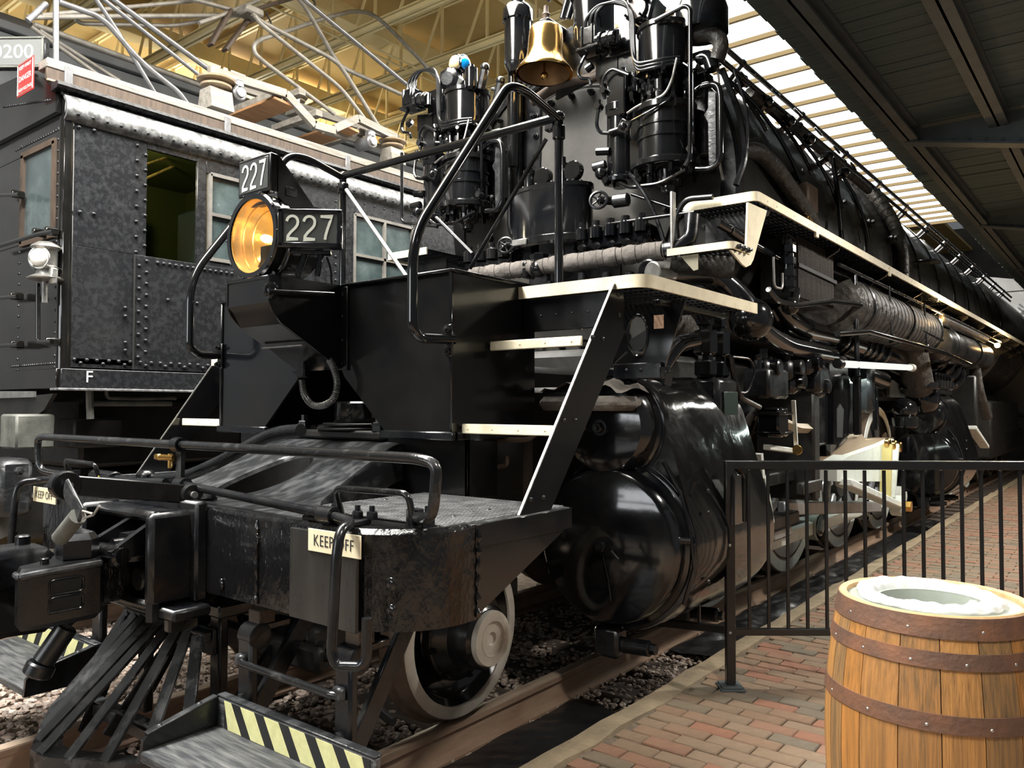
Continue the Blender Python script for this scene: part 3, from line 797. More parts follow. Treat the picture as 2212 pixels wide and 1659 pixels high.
# stroke digits
def digits(s, h, w, sw, o, ea, eb, depth=.003):
    ea, eb, o = V3(ea).normalized(), V3(eb).normalized(), V3(o); en = ea.cross(eb)
    mb = MB(); x = 0
    for ch in s:
        if ch == '2':
            pts = [(.02, .76)]+[(.5+.47*cos(a), .76+.235*sin(a)) for a in [pi*(1-i/7) for i in range(1, 8)]]
            pts += [(.93, .62), (.78, .50), (.35, .28), (.12, .12), (.03, 0), (1., 0)]
        else:
            pts = [(0, 1), (1, 1), (.82, .78), (.60, .45), (.45, .18), (.40, 0)]
        q = [o+ea*(x+a*w)+eb*(b*h) for a, b in pts]
        # flat ribbon
        vs = []
        for i in range(len(q)):
            t = (q[min(i+1, len(q)-1)]-q[max(i-1, 0)]).normalized(); nr = en.cross(t)
            k = 1.
            if 0 < i < len(q)-1:
                t0 = (q[i]-q[i-1]).normalized(); t1 = (q[i+1]-q[i]).normalized()
                k = min(1.8, 1/max(.45, math.sqrt(max(0, (1+t0.dot(t1))/2))))
            vs += [q[i]+nr*sw/2*k, q[i]-nr*sw/2*k]
        n = len(vs); vs = [p+en*depth for p in vs]
        mb.add(vs, [(2*i, 2*i+1, 2*i+3, 2*i+2) for i in range(len(q)-1)])
        x += w*1.45
    return mb
# top number board facing forward
nbw, nbh = .29, .20
nb = P('number_board', MB().box((-.0, .90, 2.875), (nbw, .05, nbh), .006), gloss)
ob('number_glass', MB().box((0, .8745, 2.875), (nbw-.035, .006, nbh-.035), .001), nbd, nb)
ob('number_digits', digits('227', .125, .052, .013, (-.100, .8715, 2.812), (1, 0, 0), (.03, 0, 1)), white, nb)
ob('board_gusset', MB().prism([(.92, 2.97), (.92, 2.75), (.99, 2.70), (1.22, 2.66), (1.20, 2.69)], .01, (.14, 0, 0), (0, 1, 0), (0, 0, 1), (1, 0, 0)).prism([(.92, 2.97), (.92, 2.75), (.99, 2.70), (1.22, 2.66), (1.20, 2.69)], .01, (-.15, 0, 0), (0, 1, 0), (0, 0, 1), (1, 0, 0)).box((0, 1.06, 2.735), (.28, .3, .02)), plate_m, nb)
ob('gusset_plate', MB().box((.152, 1.0, 2.79), (.006, .07, .05), .002), black, nb)
# side number board, set at an angle
a, b = V3((.245, .868, 0)), V3((.452, 1.072, 0))
ea = (b-a).normalized(); en = ea.cross(V3((0, 0, 1)))
c = (a+b)/2+V3((0, 0, 2.567)); Lw = (b-a).length
Mx = Matrix((ea, -en, V3((0, 0, 1)))).transposed()
nb2 = P('number_board', MB().box(c-en*.03, (Lw+.03, .06, .20), .006, Mx), gloss)
fr = MB()
for sx, sz, wx, wz in ((0, .085, Lw+.03, .02), (0, -.085, Lw+.03, .02), (Lw/2, 0, .022, .19), (-Lw/2, 0, .022, .19)):
    fr.box(c+ea*sx+V3((0, 0, sz))+en*.004, (wx, .012, wz), .003, Mx)
ob('board_frame', fr, gloss, nb2)
ob('number_glass', MB().box(c+en*.0015, (Lw-.01, .004, .155), .0005, Mx), nbd, nb2)
ob('number_digits', digits('227', .118, .058, .0135, c-ea*.115-V3((0, 0, .059))+en*.004, ea, (0, 0, 1)), wdull, nb2)
ob('board_bracket', MB().box(c-V3((0, 0, .115))-en*.06, (.20, .06, .02), .004, Mx).bar(c-ea*.03-V3((0, 0, .12))-en*.06, c-ea*.07-V3((0, 0, .235))-en*.06, .03, .03, b=.006).bar(c+ea*.05-V3((0, 0, .12))-en*.06, c+ea*.03-V3((0, 0, .235))-en*.06, .03, .03, b=.006), gloss, nb2)
wtube('board_wire', [px(706, 555, x=.36), px(715, 580, x=.36), px(717, 615, x=.36)], .006, black, L, 6)

# ---- stair stringers, treads, platforms
def both(name, fn, m, parent=None):
    return [P(name, fn(s), m, parent) for s in (1, -1)]
for s in (1, -1):
    a = [(1.10, DZ), (1.335, DZ), (1.985, 2.20), (1.985, 2.245), (1.95, 2.285), (1.86, 2.285), (1.80, 2.24)]
    a = [(1.08, DZ+.0), (1.30, DZ+.0), (1.93, 2.02), (1.93, 2.24), (1.90, 2.275), (1.845, 2.27)]
    st = P('stair_stringer', MB().prism(a, .014*s, (1.60*s, 0, 0), (0, 1, 0), (0, 0, 1), (1, 0, 0)), plate_m)
    fl = []
    ob('stringer_edge', MB().bar((1.607*s, 1.078, DZ), (1.607*s, 1.842, 2.272), .012, .006, up=(0, -.8, .55)), steel, st)
    bolts('stringer_bolts', [(1.61*s, y, z) for y, z in ((1.15, 1.27), (1.24, 1.27), (1.40, 1.60), (1.49, 1.60), (1.64, 1.99), (1.73, 1.99), (1.88, 2.22), (1.89, 2.12))], (s, 0, 0), .014, .014, black, st)
    for (yf, z) in ((1.385, 1.565), (1.60, 1.985)):
        t = P('stair_tread', MB().box((1.30*s, yf+.13, z-.008), (.56, .24, .014), .003), black)
        ob('tread_edge', MB().box((1.30*s, yf, z-.012), (.56, .016, .048), .004), cream, t)
        bolts('edge_rivets', [((1.06+.155*k)*s, yf-.008, z-.012) for k in range(4)], (0, -1, 0), .006, .004, cream, t)
        ob('tread_bracket', MB().box((1.09*s, yf+.03, z-.05), (.07, .04, .04), .006), black, t)
def slatgrid(x0, x1, y0, y1, z, r, s, pitch=.032):
    mb = MB()
    k = int((x1-x0)/pitch)
    for i in range(k+1):
        x = x0+i*(x1-x0-.012)/k; d = x1-x
        ys = y0+.008+(r-math.sqrt(max(0, r*r-(r-d)**2)) if d < r else 0)
        mb.box((x*s, (ys+y1)/2, z-.014), (.006, y1-ys, .026))
    j = int((y1-y0)/.11)
    for i in range(1, j+1):
        y = y0+i*(y1-y0)/j
        mb.box(((x0+x1-.01)/2*s, y, z-.014), (x1-x0-.02, .006, .022))
    return mb
def platform(name, x0, x1, y0, y1, z, r, edge, s, sides):
    pl = P(name, slatgrid(x0, x1, y0, y1, z-.004, r, s), black)
    pts = [V3((x0*s, y0, 0)), V3((x1*s, y0, 0)), V3((x1*s, y1, 0))]
    if sides == 3: pts = [V3((x0*s, y1, 0))]+pts
    path = fil(pts, r, 8)
    mb = MB(); n = len(path); vs = []; fs = []
    for i, p in enumerate(path):
        t = (path[min(i+1, n-1)]-path[max(i-1, 0)]).normalized(); nr = V3((t.y, -t.x, 0))*s*.007
        for q in (p+nr, p-nr):
            vs += [(q.x, q.y, z+.01), (q.x, q.y, z-edge)]
    for i in range(n-1):
        o = i*4; fs += [(o, o+1, o+5, o+4), (o+2, o+6, o+7, o+3), (o, o+4, o+6, o+2), (o+1, o+3, o+7, o+5)]
    fs += [(0, 2, 3, 1), ((n-1)*4, (n-1)*4+1, (n-1)*4+3, (n-1)*4+2)]
    mb.add(vs, fs)
    ob('platform_edge', mb, cream, pl)
    return pl
for s in (1, -1):
    pf = platform('front_platform', 1.0, 1.77, 1.86, 3.30, 2.30, .10, .055, s, 2)
    ob('platform_beam', MB().box((1.29*s, 1.90, 2.17), (.56, .02, .21), .004), plate_m, pf)
    bolts('beam_rivets', [((1.03+.1*k)*s, 1.888, 2.15) for k in range(6)], (0, -1, 0), .005, .004, black, pf)
    ob('angle_clip', MB().box((1.63*s, 2.7, 2.22), (.05, .9, .03), .004), black, pf)
# support gusset under the platform with an oval hole
def holed_plate(outer, cx, cy, rx, ry, t, o, ea, eb, en, n=28):
    # plate with elliptical hole, outer polygon sampled radially
    ea, eb, en, o = V3(ea), V3(eb), V3(en), V3(o)
    def outr(a):
        d = (cos(a), sin(a)); best = 9
        m = len(outer)
        for i in range(m):
            x1, y1 = outer[i][0]-cx, outer[i][1]-cy; x2, y2 = outer[(i+1) % m][0]-cx, outer[(i+1) % m][1]-cy
            den = d[0]*(y2-y1)-d[1]*(x2-x1)
            if abs(den) < 1e-9: continue
            tt = (x1*(y2-y1)-y1*(x2-x1))/den; uu = (x1*d[1]-y1*d[0])/den
            if tt > 1e-6 and -1e-6 <= uu <= 1+1e-6: best = min(best, tt)
        return cx+best*d[0], cy+best*d[1]
    angs = sorted([2*pi*i/n for i in range(n)]+[math.atan2(p[1]-cy, p[0]-cx) % (2*pi) for p in outer])
    m = len(angs); mb = MB(); vs = []
    for a in angs:
        ox, oy = outr(a); ix, iy = cx+rx*cos(a), cy+ry*sin(a)
        for k in (0, t): vs += [o+ea*ox+eb*oy+en*k, o+ea*ix+eb*iy+en*k]
    fs = []
    for i in range(m):
        a, b = 4*i, 4*((i+1) % m)
        fs += [(a, a+1, b+1, b), (a+2, b+2, b+3, a+3), (a, b, b+2, a+2), (a+1, a+3, b+3, b+1)]
    return mb.add(vs, fs)
gy = 2.36
for s in (1, -1):
    poly = [(1.22, 2.23), (1.30, 1.88), (1.62, 1.88), (1.74, 2.23)]
    poly = [(p[0]*s, p[1]) for p in (poly if s > 0 else poly[::-1])]
    g = P('platform_gusset', holed_plate(poly, 1.455*s, 2.06, .062, .115, .014, (0, gy, 0), (1, 0, 0), (0, 0, 1), (0, 1, 0)), plate_m)
    ob('hole_rim', MB().tube([(1.455*s+.062*cos(a), gy-.001, 2.06+.115*sin(a)) for a in [2*pi*i/32 for i in range(32)]], .008, 6, closed=True), gloss, g)
    ob('gusset_foot', MB().box((1.46*s, gy+.0, 1.86), (.30, .06, .09), .006), black, g)
    bolts('foot_bolts', [((1.40+.09*k)*s, gy-.03, 1.865) for k in range(2)], (0, -1, 0), .012, .01, black, g)
tg = px(1423, 695, y=gy-.004)
ob('paper_tag', MB().box((tg.x, gy-.003, tg.z), (.06, .002, .075)), mat('brown_paper_tag', (.42, .27, .18), .8), g)
# ---- stair handrails (big curved pipes)
for s in (1, -1):
    x = .975*s
    pth = [(1.01*s, 1.33, 1.99), (x, 1.13, 1.985), (x, 1.08, 2.03), (x, 1.08, 2.46), (x, 1.80, 3.41), (x, 1.95, 3.43), (x, 2.28, 3.36)]
    hr = P('stair_handrail', MB().tube(fil(pth, .16, 8), .025, 12), gloss)
    ob('rail_flange', MB().box((1.0*s, 1.308, 1.985), (.05, .018, .16), .006), black, hr)
    bolts('flange_bolts', [(1.0*s, 1.30, z) for z in (1.93, 2.04)], (0, -1, 0), .02, .018, black, hr, False)
    ps = P('railing_post', MB().tube([(x, 2.28, 2.29), (x, 2.28, 3.37)], .026, 12), gloss)
    ob('post_cap', MB().sph((x, 2.28, 3.375), .036, 12).cyl((x, 2.28, 3.24), (x, 2.28, 3.32), .038, 14, .006), gloss, ps)
P('cross_rail', MB().tube([(-.975, 2.28, 3.375), (.975, 2.28, 3.375)], .026, 12), gloss)
# diagonal stays
ob('brace_rod', MB().tube(pp([(1180, 300), (1015, 580)], y=2.5), .014, 8), gloss, L)
ob('brace_rod', MB().tube(pp([(748, 410), (880, 600)], y=2.1), .014, 8), steel, L)
ob('brace_rod', MB().tube(pp([(942, 470), (1020, 548)], y=2.9), .014, 8), black, L)
ob('rod_clamp', MB().box(px(742, 402, y=2.24), (.06, .06, .05), .01), black, L)
ob('rod_clamp', MB().box(px(1190, 275, y=2.3), (.07, .05, .05), .01), black, L)

# ---- pilot handrails and uncoupling gear
for s in (1, -1):
    pass
hrp = [(-1.46, .62, DZ+.03), (-1.56, .55, DZ+.04), (-1.67, .50, DZ+.06), (-1.69, .50, 1.46), (-1.60, .49, 1.475), (1.60, .49, 1.475), (1.69, .50, 1.46), (1.67, .50, DZ+.06), (1.56, .55, DZ+.04), (1.46, .62, DZ+.03)]
hb = P('pilot_handrail', MB().tube(fil(hrp, .06, 5), .021, 12), tubm)
for sg in (1, -1): ob('rail_end', MB().cyl((1.46*sg, .62, DZ), (1.46*sg, .62, DZ+.06), .035, 6), black, hb)
mp = px(385, 1010, y=.49)
ob('rail_stanchion', MB().bar((mp.x, .50, DZ), (mp.x, .50, 1.46), .05, .02, up=(0, 1, 0)), worn, hb)
ob('stanchion_clamp', MB().lathe([(.026, -.03), (.036, -.03), (.036, .03), (.026, .03)], (mp.x, .49, 1.475), (1, 0, 0), 16), black, hb)
ob('air_cock', MB().cyl((mp.x-.02, .48, 1.41), (mp.x-.12, .46, 1.41), .016, 10).box((mp.x-.13, .46, 1.412), (.05, .03, .03), .006).cyl((mp.x-.05, .475, 1.43), (mp.x-.05, .475, 1.36), .011, 8), brass, hb)
for s in (1, -1):
    q = [(1.475*s, .60, DZ+.0), (1.475*s, .57, 1.335), (1.06*s, .56, 1.33), (1.06*s, .60, DZ+.0)]
    sr = P('deck_grab_iron', MB().tube(fil(q, .04, 4), .013, 10), tubm)
    bolts('grab_bolts', [(1.53*s, .62, DZ), (1.0*s, .62, DZ)], (0, 0, 1), .026, .045, black, sr, False)
# right uncoupling lever: long rod along the beam, cranked down
z = DZ+.035
lv = P('uncoupling_rod', MB().tube(fil([(.08, .44, z+.05), (1.22, .42, z), (1.36, .40, z-.01), (1.41, .30, z-.02), (1.415, .28, z-.10), (1.415, .26, .80), (1.43, .27, .76), (1.52, .31, .765), (1.53, .32, .80), (1.53, .32, .93)], .05, 5), .019, 12), black)
ob('rod_bracket', MB().box((1.18, .47, DZ+.012), (.30, .10, .02), .004).lathe([(.021, -.04), (.034, -.04), (.034, .04), (.021, .04)], (1.19, .42, z), (1, 0, 0), 14), black, lv)
ob('rod_bracket', MB().box((.12, .50, DZ+.012), (.14, .14, .02), .004).lathe([(.021, -.035), (.036, -.035), (.036, .035), (.021, .035)], (.10, .44, z+.045), (1, 0, 0), 14), black, lv)
bolts('bracket_bolts', [(1.27, .50, DZ+.02), (1.33, .52, DZ+.02), (.20, .53, DZ+.02), (.06, .55, DZ+.02)], (0, 0, 1), .022, .03, black, lv, False)
lv2 = P('uncoupling_rod', MB().tube(fil([(-.05, .44, z+.05), (-1.22, .42, z), (-1.36, .40, z-.01), (-1.41, .30, z-.02), (-1.415, .28, z-.10), (-1.415, .26, .80), (-1.43, .27, .76), (-1.52, .31, .765), (-1.53, .32, .93)], .05, 5), .019, 12), black)
ob('rod_bracket', MB().box((-1.18, .47, DZ+.012), (.30, .10, .02), .004).lathe([(.021, -.04), (.034, -.04), (.034, .04), (.021, .04)], (-1.19, .42, z), (1, 0, 0), 14), black, lv2)
# lift links over the coupler
pA, pB = px(410, 1068, y=.40), px(140, 1048, y=-.10)
ll = P('lift_arm', MB().bar(pA, pB, .02, .085, b=.006), black)
for q, r in ((pA, .05), (pB, .06)):
    ob('arm_eye', MB().cyl(q-V3((.025, 0, 0)), q+V3((.025, 0, 0)), r, 20, .006), black, ll)
    ob('arm_pin', MB().cyl(q-V3((.04, 0, 0)), q+V3((.045, 0, 0)), .016, 10), steel, ll)
pC = px(168, 1115, y=-.12)
ob('lift_link', MB().bar(pB+V3((.03, -.01, 0)), pC+V3((.03, 0, 0)), .016, .08, b=.006), worn, L)
pD = px(130, 1162, y=-.13)
lp_ = P('lock_lift_pin', MB().tube([pC, pD], .034, 12), ugrey)
ob('cotter_pin', MB().tube([pC+V3((.05, 0, .005)), pC+V3((.09, -.02, .03)), pC+V3((.13, 0, .02))], .005, 6).tube([pC+V3((.05, 0, -.005)), pC+V3((.09, .02, .01)), pC+V3((.14, .02, .05))], .005, 6), steel, lp_)
# air pipe hose run left of the coupler, yellow band
ah = P('train_line_pipe', MB().tube(fil(pp([(205, 1036), (290, 1038), (400, 1030), (470, 1000), (590, 935), (650, 930)], y=.62), .10, 6), .030, 12), black)
q0, q1 = px(225, 1035, y=.60), px(241, 1072, y=.55)
ob('yellow_band', MB().bar(q0+V3((0, -.035, .0)), q1+V3((0, -.035, 0)), .045, .006, up=(0, 1, 0)), yband, ah)
ob('pipe_clamp', MB().box(px(315, 1030, y=.6), (.10, .08, .07), .02), black, ah)
ob('pipe_union', MB().cyl(px(205, 1030, y=.62), px(250, 1036, y=.62), .045, 12, .006), black, ah)
# ---- coupler (top-bottom knuckle) : shank casting on the beam, horn, head, knuckle, guard arm
CX = 0.
cpl = P('coupler_pocket', MB().box((-.02, BY-.02, 1.02), (.80, .06, .44), .012), black)
pk = MB()
pk.box((-.02, BY-.10, .99), (.66, .14, .38), .03)
pk.prism([(.30, 1.19), (.30, .80), (.18, .80), (.02, 1.02), (-.10, 1.19)], .05, (0, BY-.12, 0), (1, 0, 0), (0, 0, 1), (0, 1, 0))
ob('pocket_ribs', MB().prism([(BY-.02, 1.20), (BY-.10, 1.18), (BY-.33, 1.04), (BY-.33, .98), (BY-.12, 1.02), (BY-.02, 1.0)], .035, (.16, 0, 0), (0, 1, 0), (0, 0, 1), (1, 0, 0)).prism([(BY-.02, 1.20), (BY-.10, 1.18), (BY-.36, 1.05), (BY-.36, 1.0), (BY-.12, 1.06), (BY-.02, 1.04)], .035, (-.02, 0, 0), (0, 1, 0), (0, 0, 1), (1, 0, 0)), black, cpl)
ob('pocket_frame', MB().box((.30, BY-.13, 1.0), (.06, .20, .40), .02).box((-.34, BY-.13, 1.0), (.06, .20, .40), .02).box((-.02, BY-.13, .80), (.66, .20, .05), .02).box((-.02, BY-.11, 1.17), (.62, .12, .05), .02), black, cpl)
ob('pocket_bolt', MB().cyl((.10, BY-.05, 1.06), (.12, BY-.24, 1.055), .055, 6).cyl((.12, BY-.24, 1.055), (.12, BY-.29, 1.055), .03, 10).cyl((.09, BY-.05, 1.06), (.10, BY-.09, 1.06), .085, 20, .01), black, cpl)
ob('pocket_bolt', MB().cyl((.16, BY-.07, .90), (.16, BY-.20, .90), .055, 12, .008), black, cpl)
ob('carrier_ring', MB().lathe([(.04, 0), (.075, 0), (.08, .02), (.05, .035), (.04, .02)], (.13, BY-.20, .985), (0, 0, 1), 18), black, cpl)
sh = MB().box((-.02, .18, .90), (.24, .40, .20), .03).cyl((-.19, .05, 1.02), (.20, .12, 1.015), .048, 16, .012)
shank = P('coupler_shank', sh, lumpy)
# head
def slab(pts, z0, z1, b=.02):
    mb = MB(); n = len(pts)
    cx = sum(p[0] for p in pts)/n; cy = sum(p[1] for p in pts)/n
    def ins(p, k):
        d = V3((p[0]-cx, p[1]-cy)); l = d.length
        return (cx+d.x*(1-k/l), cy+d.y*(1-k/l))
    i_ = [ins(p, b) for p in pts]
    vs = [(p[0], p[1], z0) for p in i_]+[(p[0], p[1], z0+b) for p in pts]+[(p[0], p[1], z1-b) for p in pts]+[(p[0], p[1], z1) for p in i_]
    fs = [tuple(range(n-1, -1, -1)), tuple(range(3*n, 4*n))]
    for k in range(3): fs += [(k*n+i, k*n+(i+1) % n, (k+1)*n+(i+1) % n, (k+1)*n+i) for i in range(n)]
    return mb.add(vs, fs)

head = P('coupler_head', slab([(.14, .07), (.21, .02), (.215, -.22), (.19, -.285), (.12, -.27), (.06, -.12), (-.06, -.06), (-.20, -.10), (-.25, -.02), (-.16, .07)], .775, 1.02, .022), black)
ob('head_top', slab([(.13, .05), (.17, .0), (.14, -.10), (.05, -.09), (-.10, -.04), (-.16, .0), (-.10, .06)], 1.0, 1.125, .025), black, head)
hm_ = mat('coupler_recess', (.006, .006, .006), .7)
for zc in (.935, .865):
    ob('head_window', slab([(.2165, -.17), (.2165, -.06), (.19, -.06), (.19, -.17)], zc-.026, zc+.026, .004), hm_, head)
    ob('window_lip', MB().tube(fil([(.216, -.18, zc-.03), (.216, -.05, zc-.03), (.216, -.05, zc+.03), (.216, -.18, zc+.03), (.216, -.18, zc-.03)], .02, 4), .005, 6), black, head)
ob('head_rim', MB().tube(fil([(.212, .02, 1.005), (.214, -.22, 1.0), (.185, -.282, .99), (.12, -.268, .99)], .03, 4), .014, 8), worn, head)
ob('pivot_pin', MB().cyl((.14, -.17, 1.01), (.14, -.17, 1.045), .017, 10, .003), black, head)
knk = slab([(-.02, -.07), (-.04, -.22), (-.02, -.33), (-.09, -.40), (-.20, -.40), (-.27, -.30), (-.27, -.12), (-.20, -.06)], .70, 1.06, .03)
kn = P('coupler_knuckle', knk, black)
ob('knuckle_pin', MB().cyl((-.19, -.13, 1.04), (-.19, -.13, 1.10), .03, 14, .006), black, kn)
# train hose hanging from the coupler
P('hose_end', MB().cyl((.10, -.06, .74), (.06, -.14, .60), .045, 14, .008).cyl((.06, -.14, .60), (.05, -.16, .55), .058, 14, .008), black)
P('coupler_carrier', MB().box((0, .30, .775), (.9, .18, .05), .012).box((.36, .30, .74), (.05, .14, .10), .01).box((-.36, .30, .74), (.05, .14, .10), .01).cyl((.30, .2, .83), (.30, .2, .74), .03, 6), black)
# ---- slatted pilot (cow catcher)
PZ = .215
vb = [(-.56, .24), (-.44, .08), (-.06, -.135), (.07, -.135), (.44, .08), (.56, .24)]
pm_ = MB()
inn = [(-.46, .27), (-.36, .14), (-.03, -.02), (.04, -.02), (.36, .14), (.46, .27)]
n = len(vb)
vs = [(x, y, PZ) for x, y in vb]+[(x, y, PZ-.012) for x, y in inn]+[(x, y, PZ-.15) for x, y in vb]
fs = [(i, i+1, n+i+1, n+i) for i in range(n-1)]+[(2*n+i, 2*n+i+1, i+1, i) for i in range(n-1)]+[(n+i, n+i+1, 2*n+i+1, 2*n+i) for i in range(n-1)]
pm_.add(vs, fs)
pil = P('slatted_pilot', pm_, slatm)
ob('pilot_top_bar', MB().bar((-.36, .42, .63), (.36, .42, .63), .05, .05, b=.006).bar((-.36, .46, .60), (.36, .46, .60), .02, .12, b=.004), worn, pil)
per = []
def along(pl, t):
    ls = [(V3((*b, 0))-V3((*a, 0))).length for a, b in zip(pl, pl[1:])]; T = sum(ls)*t
    for (a, b, l) in zip(pl, pl[1:], ls):
        if T <= l: k = T/l; return (a[0]+(b[0]-a[0])*k, a[1]+(b[1]-a[1])*k)
        T -= l
    return pl[-1]
NS = 9
for i in range(NS):
    t = i/(NS-1)
    x, y = along(vb, .03+.94*t)
    xt = -.32+.64*t
    ob('pilot_slat', MB().bar((x, y+.012, PZ-.01), (xt, .40, .645), .066, .014, up=(0, -.75, .65), b=.002), slatm, pil)
for qa, qb, qw, qh in (((-.3, .40, .62), (-.36, .22, .10), .06, .02), ((.2, .42, .60), (.28, .62, .85), .06, .03), ((.10, .35, .52), (.02, .15, .20), .05, .012)):
    ob('pilot_brace', MB().bar(qa, qb, qw, qh, up=(1, 0, 0)), black, pil)
ob('pilot_crossbar', MB().bar((-.40, .20, .30), (.42, .20, .30), .05, .012, b=.002).bar((-.46, .26, .20), (.46, .26, .20), .03, .05), worn, pil)
# ---- footboards with hazard stripes
for s in (1, -1):
    tz = .295
    xi, xo_ = .56, 1.53
    xm = (xi+xo_)/2
    ft = P('footboard', MB().box((xm*s, .19, tz), (xo_-xi, .34, .045), .008), woodblk)
    ft['label'] = 'worn black painted wooden step board'
    ob('riser_board', MB().box((xm*s, .367, tz+.06), (xo_-xi+.02, .035, .17), .008), woodblk, ft)
    ck = [(.02, tz-.022), (.385, tz-.022), (.385, tz+.145), (.345, tz+.145), (.06, tz+.09), (.03, tz+.06)]
    ob('end_cheek', MB().prism(ck, .02, (xi*s-.01, 0, 0), (0, 1, 0), (0, 0, 1), (1, 0, 0)), black, ft)
    ob('cheek_trim', MB().bar((xi*s, .045, tz+.083), (xi*s, .345, tz+.147), .034, .010, b=.003), worn, ft)
    ob('riser_trim', MB().bar((xi*s, .37, tz+.148), ((xo_+.01)*s, .37, tz+.148), .040, .008, b=.003), worn, ft)
    bolts('cheek_bolts', [(xi*s, .10, tz+.096), (xi*s, .27, tz+.132)], (0, 0, 1), .014, .010, worn, ft)
    x0, x1, z0, z1 = xi+.06, xo_-.01, tz+.024, tz+.138
    ob('stripe_panel', MB().box(((x0+x1)/2*s, .3485, (z0+z1)/2), (x1-x0, .003, z1-z0)), hazk, ft)
    w = .094
    for i in range(7):
        xa = x0+i*w*1.72-.045
        q = [(xa, z1), (xa+w, z1), (xa+w+.075, z0), (xa+.075, z0)]
        q = [(min(max(a, x0), x1), b) for a, b in q]
        if q[2][0]-q[3][0] < .005: continue
        ob('hazard_stripe', MB().prism([(a*s, b) for a, b in q], -.002, (0, .3475, 0), (1, 0, 0), (0, 0, 1), (0, 1, 0)), hazy, ft)
    for (x, zt) in ((.67, .735), (1.30, .76)):
        hg = P('step_hanger', MB().box((x*s, .425, (zt+.20)/2-.02), (.095, .045, zt-.20), .012), black)
        ob('hanger_hook', MB().lathe([(.045, -.05), (.055, -.045), (.055, .045), (.045, .05), (0, .05)], (x*s, .455, zt-.045), (1, 0, 0), 16).box((x*s, .53, zt-.01), (.09, .16, .04), .01), black, hg)
        ob('hanger_shim', MB().box((x*s, .49, zt+.03), (.08, .08, .06), .004), tie_m, hg)
        ob('hanger_bolt', MB().nut((x*s, .402, .44), (0, -1, 0), .022, .02), black, hg)
        ob('hanger_brace', MB().bar((x*s, .46, .36), ((x-.12)*s, .86, .74), .09, .03, up=(1, 0, 0), b=.006), black, hg)
    rd = P('step_rod', MB().tube(fil([(.67*s, .39, .60), (.70*s, .375, .595), (1.27*s, .375, .595), (1.30*s, .39, .595)], .02), .016, 10), tubm)
    for xe in (.67, 1.30): ob('rod_eye', MB().box((xe*s, .39, .60), (.055, .03, .05), .008), worn, rd)
# hangers beside the pilot down to rail guards
for s in (1, -1):
    rg = P('rail_guard', MB().box((.33*s, .50, .42), (.08, .05, .60), .01).box((.33*s, .54, .74), (.16, .18, .06), .01), black)
    ob('guard_brace', MB().bar((.36*s, .52, .22), (.44*s, .90, .70), .08, .03, up=(1, 0, 0)), black, rg)
# truck frame details behind the steps
P('truck_frame', MB().box((0, 1.05, .62), (1.1, .10, .22), .02).box((.55, 1.6, .55), (.10, 1.6, .16), .03).box((-.55, 1.6, .55), (.10, 1.6, .16), .03).box((0, .75, .52), (1.5, .06, .12), .02), under)
P('brake_shackle', MB().lathe([(.035, -.02), (.06, -.02), (.06, .02), (.035, .02)], px(700, 1412, y=.8), (1, .3, 0), 16).cyl(px(690, 1418, y=.78), px(735, 1425, y=.78), .02, 8), under)
P('sander_elbow', MB().tube(fil(pp([(800, 1500), (822, 1540), (850, 1560)], y=1.0), .04), .022, 10), under)

# ---- pilot truck wheels
def wheel(y, xf, r, zc, rim, name, s=1, hub=True):
    ax = (s, 0, 0)
    w = P(name, MB().lathe([(rim, .0), (r-.022, 0), (r-.004, -.012), (r, -.03), (r+.008, -.10), (r+.034, -.112), (r+.034, -.135), (r-.02, -.14), (rim, -.14)], (xf*s, y, zc), ax, 56), tread_m)
    ob('wheel_rim', MB().lathe([(rim-.002, -.012), (rim, .0015), (r-.024, .0015), (r-.010, -.006)], (xf*s, y, zc), ax, 56), silver, w)
    ob('wheel_plate', MB().lathe([(rim, -.02), (rim-.03, -.055), (rim-.05, -.075), (r*.55, -.085), (r*.50, -.06), (0, -.06)], (xf*s, y, zc), ax, 48), gloss, w)
    if hub:
        ob('hub_housing', MB().lathe([(r*.56, -.07), (r*.57, -.03), (r*.56, -.02), (r*.53, -.018), (r*.50, .0), (r*.40, .035), (r*.38, .10), (r*.37, .15), (r*.33, .165), (0, .165)], (xf*s, y, zc), ax, 40), black, w)
        ob('hub_cap', MB().lathe([(0, .176), (.028, .176), (.034, .186), (.19*r, .186), (.20*r, .194), (.305*r, .194), (.315*r, .186), (.315*r, .16)], (xf*s, y, zc), ax, 40), silver, w)
        ob('cap_ring', MB().lathe([(.195*r, .187), (.20*r, .1955), (.205*r, .187)], (xf*s, y, zc), ax, 40), silver, w)
        bolts('hub_bolts', [(xf*s-.018*s, y+r*.535*cos(a), zc+r*.535*sin(a)) for a in [i*pi/4+.2 for i in range(8)]], ax, .017, .018, black, w, False)
    return w
wheel(1.615, .835, .445, .475, .375, 'pilot_wheel')
wheel(1.615, .835, .445, .475, .375, 'pilot_wheel', -1)
P('pilot_axle', MB().cyl((-.8, 1.615, .475), (.8, 1.615, .475), .085, 16), under)

